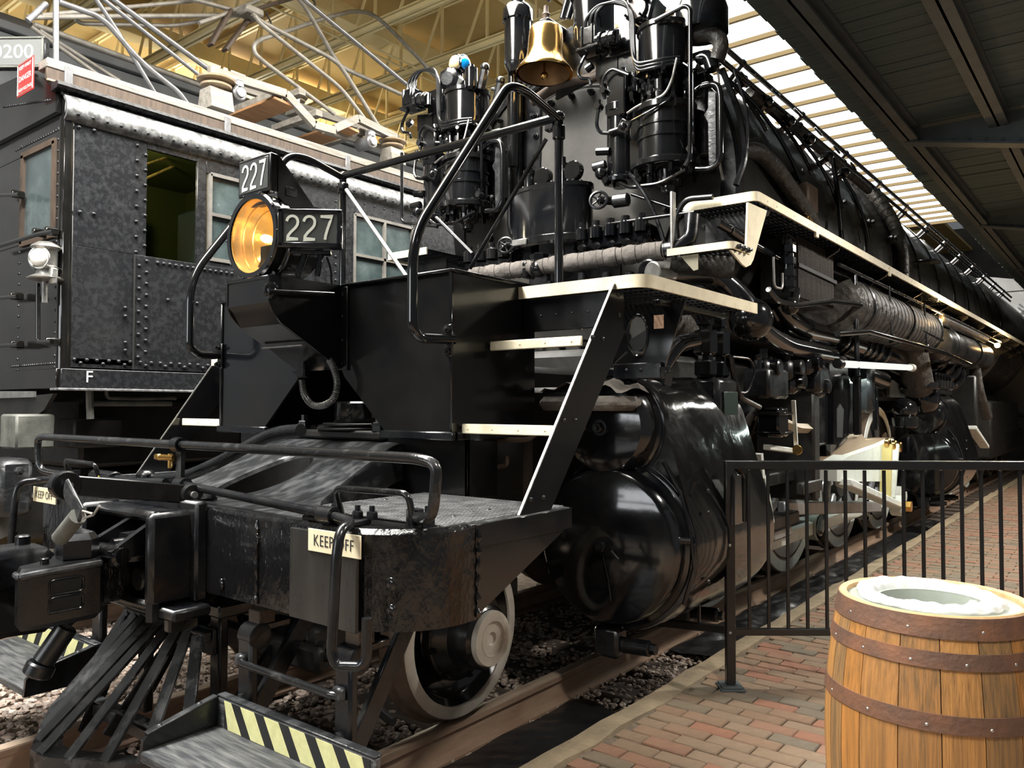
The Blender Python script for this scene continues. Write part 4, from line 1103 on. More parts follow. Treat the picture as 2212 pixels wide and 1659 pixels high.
# ---- front cylinders
def hull2(c1, r1, c2, r2, n=24):
    """outline around two circles (y-up plane x,z)"""
    pts = []
    for c, r in ((c1, r1), (c2, r2)):
        for i in range(n): pts.append((c[0]+r*cos(2*pi*i/n), c[1]+r*sin(2*pi*i/n)))
    pts = sorted(set(pts))
    def cr(o, a, b): return (a[0]-o[0])*(b[1]-o[1])-(a[1]-o[1])*(b[0]-o[0])
    lo = []
    for p in pts:
        while len(lo) >= 2 and cr(lo[-2], lo[-1], p) <= 0: lo.pop()
        lo.append(p)
    up = []
    for p in reversed(pts):
        while len(up) >= 2 and cr(up[-2], up[-1], p) <= 0: up.pop()
        up.append(p)
    return lo[:-1]+up[:-1]
def cylinder_block(y0, s, yl=1.35):
    cx, cz, cr_ = 1.28, .885, .45
    vx, vz, vr = 1.27, 1.545, .285
    out = hull2((cx*s, cz), cr_+.05, (vx*s, vz), vr+.03, 40)
    mb = MB()
    n = len(out); nk = 10; vs = []
    gx, gz = cx*s, 1.15
    rnd = random.Random(int(y0*10)+s)
    for k in range(nk+1):
        f = 1-.0*(k % 2)
        for (a, b) in out:
            w = 1-.012*(k in (0, nk))+.006*rnd.uniform(-1, 1)
            vs.append((gx+(a-gx)*w, y0+.14+(yl-.2)*k/nk, gz+(b-gz)*w))
    fs = [tuple(range(n-1, -1, -1)), tuple(range(nk*n, (nk+1)*n))]
    fs += [(k*n+i, k*n+(i+1) % n, (k+1)*n+(i+1) % n, (k+1)*n+i) for k in range(nk) for i in range(n)]
    mb.add(vs, fs)
    blk = P('cylinder_jacket', mb, jackm, ang=60)
    ob('cylinder_head', MB().lathe([(0, 0), (cr_*.90, 0), (cr_*.95, .012), (cr_*.975, .04), (cr_*.98, .11), (cr_*1.03, .12), (cr_*1.05, .14), (cr_*1.05, .20)], (cx*s, y0, cz), (0, 1, 0), 56), gloss, blk)
    ob('cylinder_flange', MB().lathe([(cr_*1.0, .13), (cr_*1.09, .13), (cr_*1.10, .15), (cr_*1.10, .19), (cr_*1.06, .2)], (cx*s, y0, cz), (0, 1, 0), 56), gloss, blk)
    ob('valve_head', MB().lathe([(0, -.035), (vr*.60, -.035), (vr*.86, -.02), (vr*.95, .02), (vr*.97, .06), (vr*.99, .10), (vr*1.04, .105), (vr*1.07, .12), (vr*1.07, .19)], (vx*s, y0+.02, vz), (0, 1, 0), 48), gloss, blk)
    ob('valve_flange', MB().lathe([(vr*1.0, .115), (vr*1.12, .115), (vr*1.13, .13), (vr*1.13, .17), (vr*1.08, .18)], (vx*s, y0+.02, vz), (0, 1, 0), 48), gloss, blk)
    ob('valve_nut', MB().cyl((vx*s, y0-.015, vz), (vx*s, y0-.03, vz), .045, 18).nut((vx*s, y0-.03, vz), (0, -1, 0), .032, .03), black, blk)
    ob('head_nut', MB().cyl((cx*s, y0, cz), (cx*s, y0-.02, cz), .05, 18).nut((cx*s, y0-.02, cz), (0, -1, 0), .032, .03).tube([(cx*s+.06, y0-.02, cz-.02), (cx*s+.10, y0-.01, cz-.06)], .006, 6), black, blk)
    wtube('head_wire', [(cx*s+.0, y0-.008, cz-.05), (cx*s+.015, y0-.008, cz-.12), (cx*s+.03, y0-.006, cz-.17), (cx*s+.05, y0-.006, cz-.30)], .004, black, blk, 6)
    # lagging seam strip and indicator pipe
    ob('jacket_seam', MB().tube([(cx*s+.30*s, y0+.135, 1.36), (cx*s+.40*s, y0+.132, 1.20), (cx*s+.46*s, y0+.13, 1.0), (cx*s+.485*s, y0+.13, .80), (cx*s+.42*s, y0+.13, .60)], .012, 8), black, blk)
    ip = [(cx*s+.22*s, y0+.06, 1.235), (cx*s+.40*s, y0+.05, .98), (cx*s+.42*s, y0+.06, .95), (cx*s+.47*s, y0+.10, .945)]
    ob('indicator_pipe', MB().tube(fil(ip, .03), .020, 10).cyl((cx*s+.25*s, y0+.058, 1.20), (cx*s+.29*s, y0+.056, 1.14), .032, 10, .005).cyl((cx*s+.31*s, y0+.055, 1.11), (cx*s+.325*s, y0+.054, 1.09), .028, 6), black, blk)
    bolts('jacket_rivets', [(cx*s+.485*s, y0+.3+.0*i, z) for i, z in enumerate((.70, .82, .95, 1.08, 1.2))], (s, 0, 0), .014, .012, black, blk)
    # drain cocks below
    for yy in (y0+.10, y0+yl-.35):
        ck = ob('drain_cock', MB().box((cx*s-.02*s, yy, cz-cr_-.10), (.16, .12, .17), .02).cyl((cx*s+.06*s, yy, cz-cr_-.11), (cx*s+.24*s, yy, cz-cr_-.10), .045, 12, .01).cyl((cx*s+.22*s, yy, cz-cr_-.10), (cx*s+.27*s, yy, cz-cr_-.10), .03, 6), black, blk)
    return blk
cyR = cylinder_block(2.28, 1)
cyL = cylinder_block(2.28, -1)
# square column on the jacket, relief valve block and fittings on top
c0 = px(1590, 1035, x=1.79)
ob('jacket_column', MB().tube(fil([(1.785, c0.y-.05, .98), (1.79, c0.y-.05, 1.26), (1.75, c0.y-.02, 1.30)], .03), .016, 8).tube(fil([(1.785, c0.y+.13, .98), (1.79, c0.y+.13, 1.26), (1.75, c0.y+.1, 1.30)], .03), .016, 8).box((1.772, c0.y+.04, 1.12), (.03, .17, .30), .008), gloss, cyR)
rv_ = px(1548, 860, x=1.48)
vbk = ob('relief_block', MB().box((1.47, rv_.y-.02, 1.70), (.20, .32, .30), .03), black, cyR)
ob('block_plate', MB().box((1.575, rv_.y-.0, 1.66), (.012, .22, .20), .004), greendark, cyR)
for dy in (-.10, .10):
    yy = rv_.y+dy-.02
    prof = [(0, .46), (.028, .46), (.028, .42), (.055, .42), (.06, .40), (.06, .34), (.045, .33), (.045, .31), (.075, .30), (.08, .28), (.08, .16), (.07, .15), (.05, .14), (.05, .11), (.075, .10), (.075, .02), (.055, 0)]
    ob('relief_valve', MB().lathe(prof, (1.46, yy, 1.85), (0, 0, 1), 8), gloss, cyR)
    ob('valve_stud', MB().cyl((1.46, yy, 2.31), (1.46, yy, 2.36), .022, 6), gloss, cyR)
eb = [px(1418, 815, x=1.40), px(1440, 775, x=1.42), px(1465, 742, x=1.45), px(1500, 735, x=1.46)]
ob('exhaust_elbow', MB().tube(fil(eb, .12, 6), .052, 14), gloss, cyR)
ob('elbow_union', MB().cyl(eb[0]+V3((0, 0, -.04)), eb[0]+V3((.01, .01, .03)), .085, 6).cyl(eb[0]+V3((.01, .01, .03)), eb[0]+V3((.015, .02, .07)), .065, 14, .006), gloss, cyR)
tb = px(1338, 795, y=2.48)
ob('chest_stud', MB().box((1.27, 2.46, 1.86), (.17, .14, .05), .01).nut((1.27, 2.46, 1.885), (0, 0, 1), .05, .05).cyl((1.27, 2.46, 1.93), (1.27, 2.46, 1.97), .03, 8), black, cyR)
for (u, v, r, t) in ((1480, 880, .05, .04), (1470, 860, .03, .04)):
    pass
# ladder-like small rod pipe between stairs and cylinder
P('drain_rod', MB().tube(pp([(1330, 745), (1308, 800)], y=2.2), .016, 8).tube(pp([(1355, 760), (1330, 785)], y=2.25), .006, 6), black)
# timber and hoses seen behind the stair
P('frame_saddle', MB().box((0, 2.6, 1.35), (1.7, .9, 1.1), .04).box((.95, 2.25, 1.72), (.5, .35, .10), .03), under)
P('dusty_cover', MB().grid(lambda a, b: (1.0+.50*a, 2.05+.5*b, 1.74+.10*sin(a*3)*(.5+b*.5)+.015*sin(a*23+b*9)), 14, 10).box((1.25, 2.2, 1.68), (.5, .35, .08), .03), mat('dusty_grey_cover', (.15, .13, .11), .9, c2=(.09, .08, .07), vscale=9, bump=.9, bscale=12, bdist=.03))
P('stair_pipe', MB().tube(fil(pp([(1010, 950), (1140, 950), (1160, 935)], y=1.75), .03), .014, 8).tube(fil(pp([(1095, 985), (1095, 1005), (1070, 1010), (1040, 1008)], y=1.8), .02), .012, 8).tube(pp([(1038, 990), (1042, 1080)], y=1.85), .012, 8), brownw)
P('stair_hook', MB().tube(pp([(1180, 690), (1260, 712)], y=2.0), .008, 6), steel)
# ---- smokebox, boiler
BZC, BR, SBY = 3.35, 1.40, 3.95
sb = P('smokebox', MB().lathe([(BR-.10, 0), (BR, .02), (BR, 2.2)], (0, SBY+.02, BZC), (0, 1, 0), 72), boilm)
ob('smokebox_ring', MB().lathe([(BR-.14, 0), (BR-.02, -.01), (BR+.005, .01), (BR+.005, .07), (BR-.02, .09)], (0, SBY, BZC), (0, 1, 0), 72), black, sb)
P('smokebox_front', MB().lathe([(BR-.12, 0), (.98, -.03), (.96, -.05), (0, -.05)], (0, SBY+.02, BZC), (0, 1, 0), 64), sheet)
dr = P('smokebox_door', MB().lathe([(.93, 0), (.93, -.03), (.90, -.045), (.4, -.07), (0, -.08)], (0, SBY-.03, BZC), (0, 1, 0), 56), sheet)
bolts('door_nuts', [(.885*cos(a), SBY-.075, BZC+.885*sin(a)) for a in [i*pi/14 for i in range(28)]], (0, -1, 0), .028, .035, black, dr, False)
bolts('front_nuts', [(1.2*cos(a), SBY+.0, BZC+1.2*sin(a)) for a in [i*pi/18+.05 for i in range(36)]], (0, -1, 0), .026, .035, black, sb, False)
# bolted side plate left of the door
pt = P('bolted_plate', MB().box((-.40, SBY-.10, 3.78), (.20, .03, 1.2), .006), black)
for k in range(7):
    ob('plate_bolt', MB().lathe([(.03, 0), (.03, .012), (.015, .013)], (-.34, SBY-.116, 3.28+.17*k), (0, -1, 0), 12).nut((-.34, SBY-.128, 3.28+.17*k), (0, -1, 0), .022, .02), black, pt)
for (xx, z0, z1) in ((-.50, 3.2, 4.45), (-.60, 3.1, 4.3)):
    P('front_pipe', MB().tube(fil([(xx, SBY-.14, z1), (xx, SBY-.14, z0+.1), (xx+.05, SBY-.13, z0)], .05), .028, 12), black)
P('hand_plate', MB().box((.02, SBY-.09, 2.72), (.9, .02, .5), .004), black)
# boiler barrel sections and bands
P('boiler_barrel', MB().lathe([(BR-.02, 0), (BR-.02, 16.5)], (0, 6.1, BZC), (0, 1, 0), 72), boilm)
for yb in (6.15, 7.45, 8.75, 10.1, 11.4, 12.7, 14.0, 15.4, 16.8, 18.2, 19.6):
    P('boiler_band', MB().lathe([(BR-.03, -.035), (BR-.006, -.03), (BR-.006, .03), (BR-.03, .035)], (0, yb, BZC), (0, 1, 0), 72), gloss)
P('firebox_jacket', MB().lathe([(BR-.02, 0), (BR+.05, .03), (BR+.05, 5)], (0, 18.3, BZC), (0, 1, 0), 48), boilm)
for yd, rd_, hd_ in ((9.6, .42, .5), (13.2, .45, .45), (16.2, .4, .4)):
    P('boiler_dome', MB().lathe([(rd_*1.15, -.1), (rd_, .05), (rd_*.98, hd_*.6), (rd_*.7, hd_*.9), (0, hd_)], (0, yd, BZC+BR-.06), (0, 0, 1), 32), boilm)
# cab far back
cabp = P('cab', MB().box((0, 24.4, 3.1), (3.3, 3.0, 3.4), .06), boilm)
ob('cab_roof', MB().prism([(-1.7, 0), (1.7, 0), (1.3, .28), (.6, .42), (-.6, .42), (-1.3, .28)], 3.2, (0, 26.0, 4.7), (1, 0, 0), (0, 0, 1)), boilm, cabp)
wt = P('overfire_jet_pipe', MB().tube(arcpts((0, 8.75, BZC), BR+.06, rad(-14), rad(88), 40), .075, 12), lagdark)
wt2 = MB()
for k in range(30):
    a = rad(-14+102*k/29)
    wt2.ring((cos(a)*(BR+.06), 8.75, BZC+sin(a)*(BR+.06)), (-sin(a), 0, cos(a)), .074, .008, 12, 5)
ob('lagging_wraps', wt2, lagdark, wt, kind='stuff')
# top-side handrails with posts
for k, rr_ in ((0, 1.60), (1, 1.52)):
    a = rad(43-2*k)
    hx, hz = rr_*cos(a), BZC+rr_*sin(a)
    hh = P('boiler_handrail', MB().tube([(hx, 4.15, hz), (hx, 9., hz), (hx, 22, hz)], .022, 10), black)
    for yy in [4.6+1.45*i for i in range(12)]:
        o_ = MB().tube([(1.36*cos(a), yy, BZC+1.36*sin(a)), (hx, yy, hz)], .022, 10).sph((hx, yy, hz), .034, 10)
        ob('rail_post', o_, galv if k == 0 and yy > 8 else black, hh)
ob('rail_end_cap', MB().cyl((1.60*cos(rad(43)), 4.02, BZC+1.6*sin(rad(43))), (1.60*cos(rad(43)), 4.2, BZC+1.6*sin(rad(43))), .045, 12, .01), black, L)
# wrapped steam pipes along the boiler crown side
a = rad(41)
lp = [(1.47*cos(a), 4.9, BZC+1.47*sin(a)), (1.47*cos(a), 6.2, BZC+1.47*sin(a)), (1.47*cos(rad(40)), 7.2, BZC+1.47*sin(rad(40))), (1.46*cos(rad(38)), 8.5, BZC+1.46*sin(rad(38)))]
P('lagged_pipe', MB().tube(fil(lp, .3, 6), .045, 12), lagdark)
P('lagged_pipe', MB().tube(fil([(1.3, 4.05, 3.55), (1.42, 4.25, 3.6), (1.46, 4.5, 3.52), (1.47, 5.3, 3.28), (1.46, 5.55, 3.1)], .12, 6), .065, 12), lagdark)
for k in range(7):     # clusters of small valves and pipes on the shoulder
    yy = 4.35+.42*k; aa = rad(46-3*k)
    v = P('shoulder_valve', MB().cyl((1.38*cos(aa), yy, BZC+1.38*sin(aa)), (1.52*cos(aa), yy, BZC+1.52*sin(aa)), .04, 10, .006).sph((1.5*cos(aa), yy, BZC+1.5*sin(aa)), .055, 12).cyl((1.5*cos(aa), yy-.10, BZC+1.5*sin(aa)), (1.5*cos(aa), yy+.10, BZC+1.5*sin(aa)), .03, 8), gloss)
    ob('valve_wheel', MB().ring((1.6*cos(aa), yy, BZC+1.6*sin(aa)), (cos(aa), 0, sin(aa)), .045, .009, 16, 6), black, v)
for k, (a0, a1, y0, y1) in enumerate(((50, 20, 4.25, 4.6), (40, 8, 4.55, 5.2), (46, 15, 5.3, 5.6), (38, 5, 5.9, 6.3), (30, 2, 7.0, 7.3))):
    P('shoulder_pipe', MB().tube([( (BR+.05)*cos(rad(a0+(a1-a0)*i/10)), y0+(y1-y0)*i/10, BZC+(BR+.05)*sin(rad(a0+(a1-a0)*i/10))) for i in range(11)], .016, 8), gloss)
P('vertical_drop_pipe', MB().tube([(1.42, 6.15, 4.0), (1.47, 6.15, 3.6), (1.50, 6.15, 3.08), (1.60, 6.15, 2.9), (1.62, 6.15, 1.95)], .022, 10), black)
# ---- air pumps on the smokebox front
def build_pump(cx, cy):
    R0 = .195
    zl0, zl1 = 3.42, 3.80
    body = MB().lathe([(0, zl0-.01), (R0-.01, zl0-.01), (R0, zl0), (R0, zl0+.15), (R0+.012, zl0+.155), (R0+.012, zl0+.175), (R0, zl0+.18), (R0, zl0+.24), (R0+.012, zl0+.245), (R0+.012, zl0+.265), (R0, zl0+.27), (R0, zl1-.03), (R0+.03, zl1-.02), (R0+.03, zl1+.02), (R0-.03, zl1+.03), (.10, zl1+.05), (.085, zl1+.12), (.11, 4.0), (R0-.02, 4.03), (R0+.03, 4.05), (R0+.03, 4.09), (R0, 4.10), (R0, 4.36), (R0+.012, 4.37), (R0+.012, 4.40), (R0-.03, 4.42), (.05, 4.47), (0, 4.47)], (cx, cy, 0), (0, 0, 1), 40)
    pump = P('air_pump', body, gloss)
    ob('bottom_flange', MB().lathe([(0, 3.35), (R0+.03, 3.35), (R0+.06, 3.37), (R0+.06, 3.405), (R0+.04, 3.42), (R0-.02, 3.425)], (cx, cy, 0), (0, 0, 1), 40), gloss, pump)
    for i in range(10):
        a = i*pi/5+.3
        ob('flange_nut', MB().cyl((cx+(R0+.035)*cos(a), cy+(R0+.035)*sin(a), 3.30), (cx+(R0+.035)*cos(a), cy+(R0+.035)*sin(a), 3.36), .017, 6), gloss, pump)
    ob('bottom_cap', MB().lathe([(0, 3.20), (.05, 3.20), (.055, 3.24), (.09, 3.26), (.10, 3.35)], (cx+.03, cy-.02, 0), (0, 0, 1), 16).cyl((cx-.07, cy-.10, 3.24), (cx-.07, cy-.10, 3.36), .03, 8).cyl((cx+.12, cy-.08, 3.26), (cx+.12, cy-.08, 3.36), .035, 6), gloss, pump)
    # small side cylinder
    sx = cx-.37
    ob('side_cylinder', MB().lathe([(0, 3.30), (.05, 3.30), (.06, 3.33), (.125, 3.335), (.13, 3.36), (.115, 3.375), (.098, 3.38), (.098, 3.86), (.11, 3.87), (.11, 3.92), (.08, 3.94), (.06, 4.05), (.06, 4.12), (0, 4.12)], (sx, cy-.02, 0), (0, 0, 1), 28), gloss, pump)
    ob('cylinder_web', MB().box(((cx+sx)/2, cy+.02, 3.62), (.26, .12, .50), .02).box((sx+.02, cy-.09, 3.98), (.16, .06, .34), .012).box(((cx+sx)/2-.02, cy+.05, 4.22), (.36, .18, .42), .015), gloss, pump)
    ob('mounting_frame', MB().box((cx-.05, cy+.20, 3.78), (.62, .12, .62), .02).box((cx-.05, cy+.18, 3.46), (.5, .16, .10), .02), black, pump)
    for i in range(6):
        a = -pi/2+(i-2.5)*.55
        ob('tie_stud', MB().cyl((cx+.17*cos(a), cy+.17*sin(a), 3.82), (cx+.17*cos(a), cy+.17*sin(a), 4.04), .013, 8).cyl((cx+.17*cos(a), cy+.17*sin(a), 3.82), (cx+.17*cos(a), cy+.17*sin(a), 3.85), .024, 6).cyl((cx+.17*cos(a), cy+.17*sin(a), 4.0), (cx+.17*cos(a), cy+.17*sin(a), 4.04), .024, 6), gloss, pump)
    ob('packing_gland', MB().lathe([(.04, 3.83), (.06, 3.84), (.06, 3.88), (.035, 3.9), (.035, 3.98)], (cx+.02, cy-.14, 0), (0, 0, 1), 14), black, pump)
    # control valve block with three hoses
    bx_, bz = cx-.55, 4.45
    ob('valve_block', MB().box((bx_, cy-.12, bz), (.16, .14, .15), .015).box((bx_-.05, cy-.17, bz), (.03, .06, .16), .01).box((bx_+.04, cy-.17, bz), (.03, .06, .16), .01).box((bx_, cy-.12, bz-.09), (.20, .16, .025), .006), gloss, pump)
    ob('valve_barrel', MB().cyl((bx_+.06, cy-.14, bz-.05), (bx_+.24, cy-.16, bz-.07), .055, 14, .008).cyl((bx_+.10, cy-.14, bz-.05), (bx_+.13, cy-.145, bz-.055), .07, 14, .006).cyl((bx_+.17, cy-.14, bz-.06), (bx_+.20, cy-.145, bz-.065), .07, 14, .006).cyl((bx_+.24, cy-.16, bz-.02), (bx_+.24, cy-.16, bz-.12), .018, 8), gloss, pump)
    ob('valve_bracket', MB().prism([(-.14, -.02), (.05, -.05), (.05, -.22), (-.09, -.26), (-.14, -.16)], .02, (bx_+.12, cy-.04, bz-.10), (1, 0, 0), (0, 0, 1), (0, 1, 0)).box((bx_+.22, cy+.02, bz-.05), (.20, .16, .22), .012), gloss, pump)
    ob('valve_drain', MB().tube(fil([(bx_-.03, cy-.14, bz-.10), (bx_-.06, cy-.16, bz-.16), (bx_-.11, cy-.16, bz-.24), (bx_-.08, cy-.16, bz-.30), (bx_-.01, cy-.14, bz-.31), (bx_+.0, cy-.14, bz-.36)], .04), .013, 8).cyl((bx_-.03, cy-.15, bz-.24), (bx_+.02, cy-.15, bz-.22), .03, 8), gloss, pump)
    for i in range(3):
        x0 = bx_-.06+.045*i
        pts = [(x0, cy-.12, bz+.08), (x0, cy-.12, bz+.17+.01*i), (x0+.10, cy-.12, bz+.24), (cx-.25, cy-.14, bz+.20-.02*i), (cx-.19+.012*i, cy-.17, bz+.05), (cx-.18+.012*i, cy-.185, 4.30), (cx-.15, cy-.195+.01*i, 4.12-.022*i), (cx, cy-.232, 4.085-.024*i), (cx+.12, cy-.205, 4.09-.024*i), (cx+.18, cy-.14, 4.10-.02*i)]
        ob('hose', MB().tube(fil(pts, .10, 5), .013, 8).cyl((x0, cy-.12, bz+.07), (x0, cy-.12, bz+.11), .018, 6), black, pump)
    # front drain valve with flange, pipes
    ob('front_valve', MB().box((cx-.25, cy-.16, 3.70), (.10, .03, .10), .01, Matrix.Rotation(.5, 3, 'Y')).dome((cx-.25, cy-.175, 3.70), (0, -1, 0), .03, .03, 12).cyl((cx-.38, cy-.15, 3.69), (cx-.22, cy-.15, 3.70), .018, 8), gloss, pump)
    wtube('feed_pipe', [(cx-.22, cy-.17, 3.79), (cx-.10, cy-.20, 3.815), (cx+.10, cy-.21, 3.83), (cx+.15, cy-.20, 3.92), (cx+.18, cy-.18, 4.08)], .009, steel, pump, 8, .06)
    wtube('feed_pipe', [(cx-.18, cy-.18, 3.72), (cx-.02, cy-.225, 3.735), (cx+.14, cy-.19, 3.80), (cx+.16, cy-.17, 3.98)], .009, gloss, pump, 8, .06)
    wtube('loop_pipe', [(cx-.36, cy-.14, 3.68), (cx-.46, cy-.16, 3.70), (cx-.49, cy-.16, 3.76), (cx-.48, cy-.15, 3.88)], .014, gloss, pump, 8, .05)
    ob('pipe_union', MB().cyl((cx-.42, cy-.14, 3.46), (cx-.52, cy-.16, 3.45), .035, 10, .006).cyl((cx-.40, cy-.12, 3.56), (cx-.50, cy-.14, 3.57), .03, 8).sph((cx-.46, cy-.14, 3.40), .05, 12), gloss, pump)
    for i in range(9):
        a = -pi/2+(i-4)*.42; r_ = R0-.01+.02*(i % 3)
        z_ = 3.84+.05*((i*7) % 4)
        q_ = V3((cx+r_*cos(a), cy+r_*sin(a), z_))
        ob('pump_fitting', MB().cyl(q_, q_+V3((0, 0, .06)), .020, 6).cyl(q_+V3((0, 0, .02)), q_+V3((.05*cos(a), .05*sin(a), .02)), .016, 8).sph(q_+V3((0, 0, .07)), .022, 8), gloss, pump)
    for i, (dx, dz) in enumerate(((-.44, 4.02), (-.50, 3.92), (-.30, 4.12), (-.42, 3.34), (.16, 3.28), (-.16, 3.31), (.26, 3.44), (.28, 4.02))):
        q_ = V3((cx+dx, cy-.10+.02*(i % 3), dz))
        ob('pump_fitting', MB().cyl(q_, q_+V3((0, -.06, 0)), .028, 6).cyl(q_+V3((0, -.03, -.04)), q_+V3((0, -.03, .05)), .018, 8), gloss, pump)
    wtube('pump_pipe', [(cx-.44, cy-.12, 3.96), (cx-.44, cy-.16, 4.10), (cx-.36, cy-.16, 4.16), (cx-.20, cy-.18, 4.06)], .012, black, pump, 8, .05)
    wtube('pump_pipe', [(cx-.30, cy-.14, 3.30), (cx-.20, cy-.18, 3.24), (cx+.05, cy-.20, 3.22), (cx+.22, cy-.14, 3.30)], .014, gloss, pump, 8, .05)
    wtube('pump_pipe', [(cx+.24, cy-.06, 3.50), (cx+.27, cy-.12, 3.60), (cx+.27, cy-.12, 4.0), (cx+.20, cy-.12, 4.06)], .011, gloss, pump, 8, .05)
    # cooling plate on the right
    ob('cooling_plate', MB().prism([(0, 0), (.05, 0), (.05, .50), (-.0, .56), (-.005, .40), (-.035, .36), (-.005, .30)], .05, (cx+.34, cy-.02, 3.34), (1, 0, 0), (0, 0, 1), (0, 1, 0)), worn, pump)
    wtube('cooling_pipe', [(cx+.22, cy-.05, 3.86), (cx+.30, cy-.05, 3.90), (cx+.42, cy-.05, 3.88), (cx+.44, cy-.05, 3.80), (cx+.44, cy-.05, 3.36), (cx+.38, cy-.05, 3.30), (cx+.26, cy-.05, 3.32)], .022, gloss, pump, 10, .05)
    return pump
pump = build_pump(.985, 3.62)
pumpL = clone(pump, (-1.92, 0, 0), L)
# right pump extras
wtube('vertical_pipe', [px(1415, 45, y=3.4), px(1478, 12, y=3.4), px(1491, 18, y=3.4), px(1491, 340, y=3.4), px(1480, 358, y=3.4)], .016, gloss, L, 10, .04)
gb = px(1398, 30, y=3.62)
gn = P('turbo_generator', MB().box((gb.x+.02, 3.62, gb.z), (.16, .20, .18), .02, Matrix.Rotation(.3, 3, 'Y')).lathe([(0, -.03), (.07, -.03), (.085, -.01), (.085, .08)], (gb.x-.02, 3.53, gb.z), (0, 1, 0), 20), black)
ob('generator_disc', MB().cyl((gb.x-.02, 3.50, gb.z), (gb.x-.02, 3.49, gb.z), .075, 24), mat('dull_pink_disc', (.34, .29, .27), .5), gn)
bolts('disc_screws', [(gb.x-.02+.085*cos(i*pi/2+.6), 3.52, gb.z+.085*sin(i*pi/2+.6)) for i in range(4)], (0, -1, 0), .018, .05, black, gn, False)
P('pump_hood', MB().lathe([(0, .22), (.10, .21), (.16, .16), (.19, .06), (.19, -.1), (0, -.1)], px(1515, 45, y=3.72), (0, 0, 1), 24), gloss)
P('throttle_elbow', MB().tube(fil(pp([(1505, 75), (1545, 72), (1560, 95), (1548, 130)], y=3.7), .06), .055, 14), lagdark)
P('throttle_elbow', MB().tube(fil(pp([(1500, 130), (1530, 120), (1540, 150)], y=3.7), .05), .05, 14), gloss)
for dx, r_ in ((0, .022), (.09, .010)):
    P('side_cable', MB().tube(fil([px(1560+dx*300, 150, y=3.75), px(1600+dx*200, 250, y=3.75), px(1612, 340, y=3.7), px(1590, 400, y=3.65)], .2), r_, 8), black)
P('side_cable', MB().tube(fil(pp([(1545, 100), (1560, 240), (1552, 340), (1562, 390)], y=3.72), .15), .009, 8), lag)
P('drop_cable', MB().tube(fil(pp([(1360, 375), (1400, 430), (1425, 490), (1436, 530)], y=3.42), .12), .016, 8), black)
# class lamp on the left pump
lm = px(993, 140, y=3.62)
cl = P('class_lamp', MB().sph(lm, .085, 18).cyl(lm+V3((0, 0, -.16)), lm+V3((0, 0, -.06)), .03, 10).cyl(lm+V3((0, 0, -.20)), lm+V3((0, 0, -.15)), .05, 12), gloss)
cl['label'] = 'round class lamp with one clear and one blue lens'
for d, m_ in ((V3((.02, -1, 0)), amberl), (V3((1, -.02, 0)), bluel)):
    d.normalize()
    ob('lens', MB().lathe([(0, .045), (.03, .04), (.055, .022), (.066, 0), (.066, -.02)], lm+d*.06, d, 24), m_, cl)
    ob('lens_ring', MB().ring(lm+d*.058, d, .069, .008, 24, 8), gloss, cl)
oc = px(975, 175, y=3.55)
P('lamp_generator', MB().lathe([(0, -.10), (.06, -.10), (.095, -.08), (.10, .06), (.06, .09), (0, .09)], oc, (.3, -1, -.1), 8), black)
P('lubricator_cup', MB().lathe([(0, .12), (.025, .12), (.03, .09), (.055, .085), (.055, -.08), (.03, -.1)], px(1018, 170, y=3.5), (0, 0, 1), 16), gloss)
for xx, zz in ((-1.08, 4.42), (-.72, 4.36), (-.55, 4.2)):
    P('pump_fitting', MB().cyl((xx, 3.55, zz), (xx+.05, 3.55, zz+.16), .035, 8, .005).sph((xx+.05, 3.55, zz+.18), .04, 10), black)
P('handwheel', MB().ring(px(1080, 190, y=3.6), (.2, -.5, 1), .07, .012, 18, 6).tube([px(1080, 190, y=3.6), px(1085, 205, y=3.6)], .015, 8), worn)
# ---- bell
by_ = 3.50
bp = px(1176, 155, y=by_); b0 = V3((bp.x, by_, bp.z-.02))
prof = [(.205, 0), (.206, .012), (.196, .03), (.180, .055), (.155, .09), (.138, .125), (.130, .17), (.126, .26), (.122, .33), (.112, .355), (.08, .375), (.045, .385), (0, .388)]
prof = [(r*1.1, h*1.05) for r, h in prof]
bell = P('bell', MB().lathe(prof, b0, (0, .06, 1), 56), brass)
bell['label'] = 'polished brass bell'
ob('bell_inside', MB().lathe([(.203, .001), (.190, .02), (.172, .05), (.146, .09), (.128, .13), (.12, .2), (.11, .32), (0, .34)], b0, (0, .06, 1), 48), brassin, bell)
ob('clapper', MB().cyl(b0+V3((0, 0, .25)), b0+V3((0, 0, -.0)), .010, 10).sph(b0+V3((0, 0, -.012)), .032, 16), brass, bell)
ob('bell_yoke', MB().lathe([(.05, .0), (.055, .03), (.03, .05), (.028, .09), (.035, .10), (.02, .12), (.018, .17), (0, .18)], b0+V3((0, .02, .385)), (0, 0, 1), 14), brownw, bell)
P('bell_bracket', MB().prism([(-.10, -.10), (.30, -.02), (.34, .22), (.06, .46), (-.02, .44)], .03, b0+V3((.05, .22, -.02)), (1, 0, 0), (0, 0, 1), (0, 1, 0)).box(b0+V3((0, .16, .42)), (.10, .36, .06), .015), black)
for (u0, v0, w0, cxp) in ((1118, 60, 62, -.35), (1283, 10, 90, .36)):
    c = px(u0, v0, y=3.66); r_ = w0/2/1717.9*6.2
    hz = P('steam_separator', MB().lathe([(0, -.33), (r_*.7, -.33), (r_*.98, -.27), (r_, -.25), (r_, .10), (r_*1.14, .11), (r_*1.14, .20), (r_*.9, .24), (r_*.5, .26), (r_*.45, .34), (0, .34)], c+V3((0, 0, -.06)), (0, 0, 1), 32), gloss)
    ob('separator_pipe', MB().tube(fil([c+V3((0, 0, .26)), c+V3((0, 0, .36)), c+V3((.16, .05, .36)), c+V3((.26, .15, .24))], .08), r_*.5, 12), black, hz)
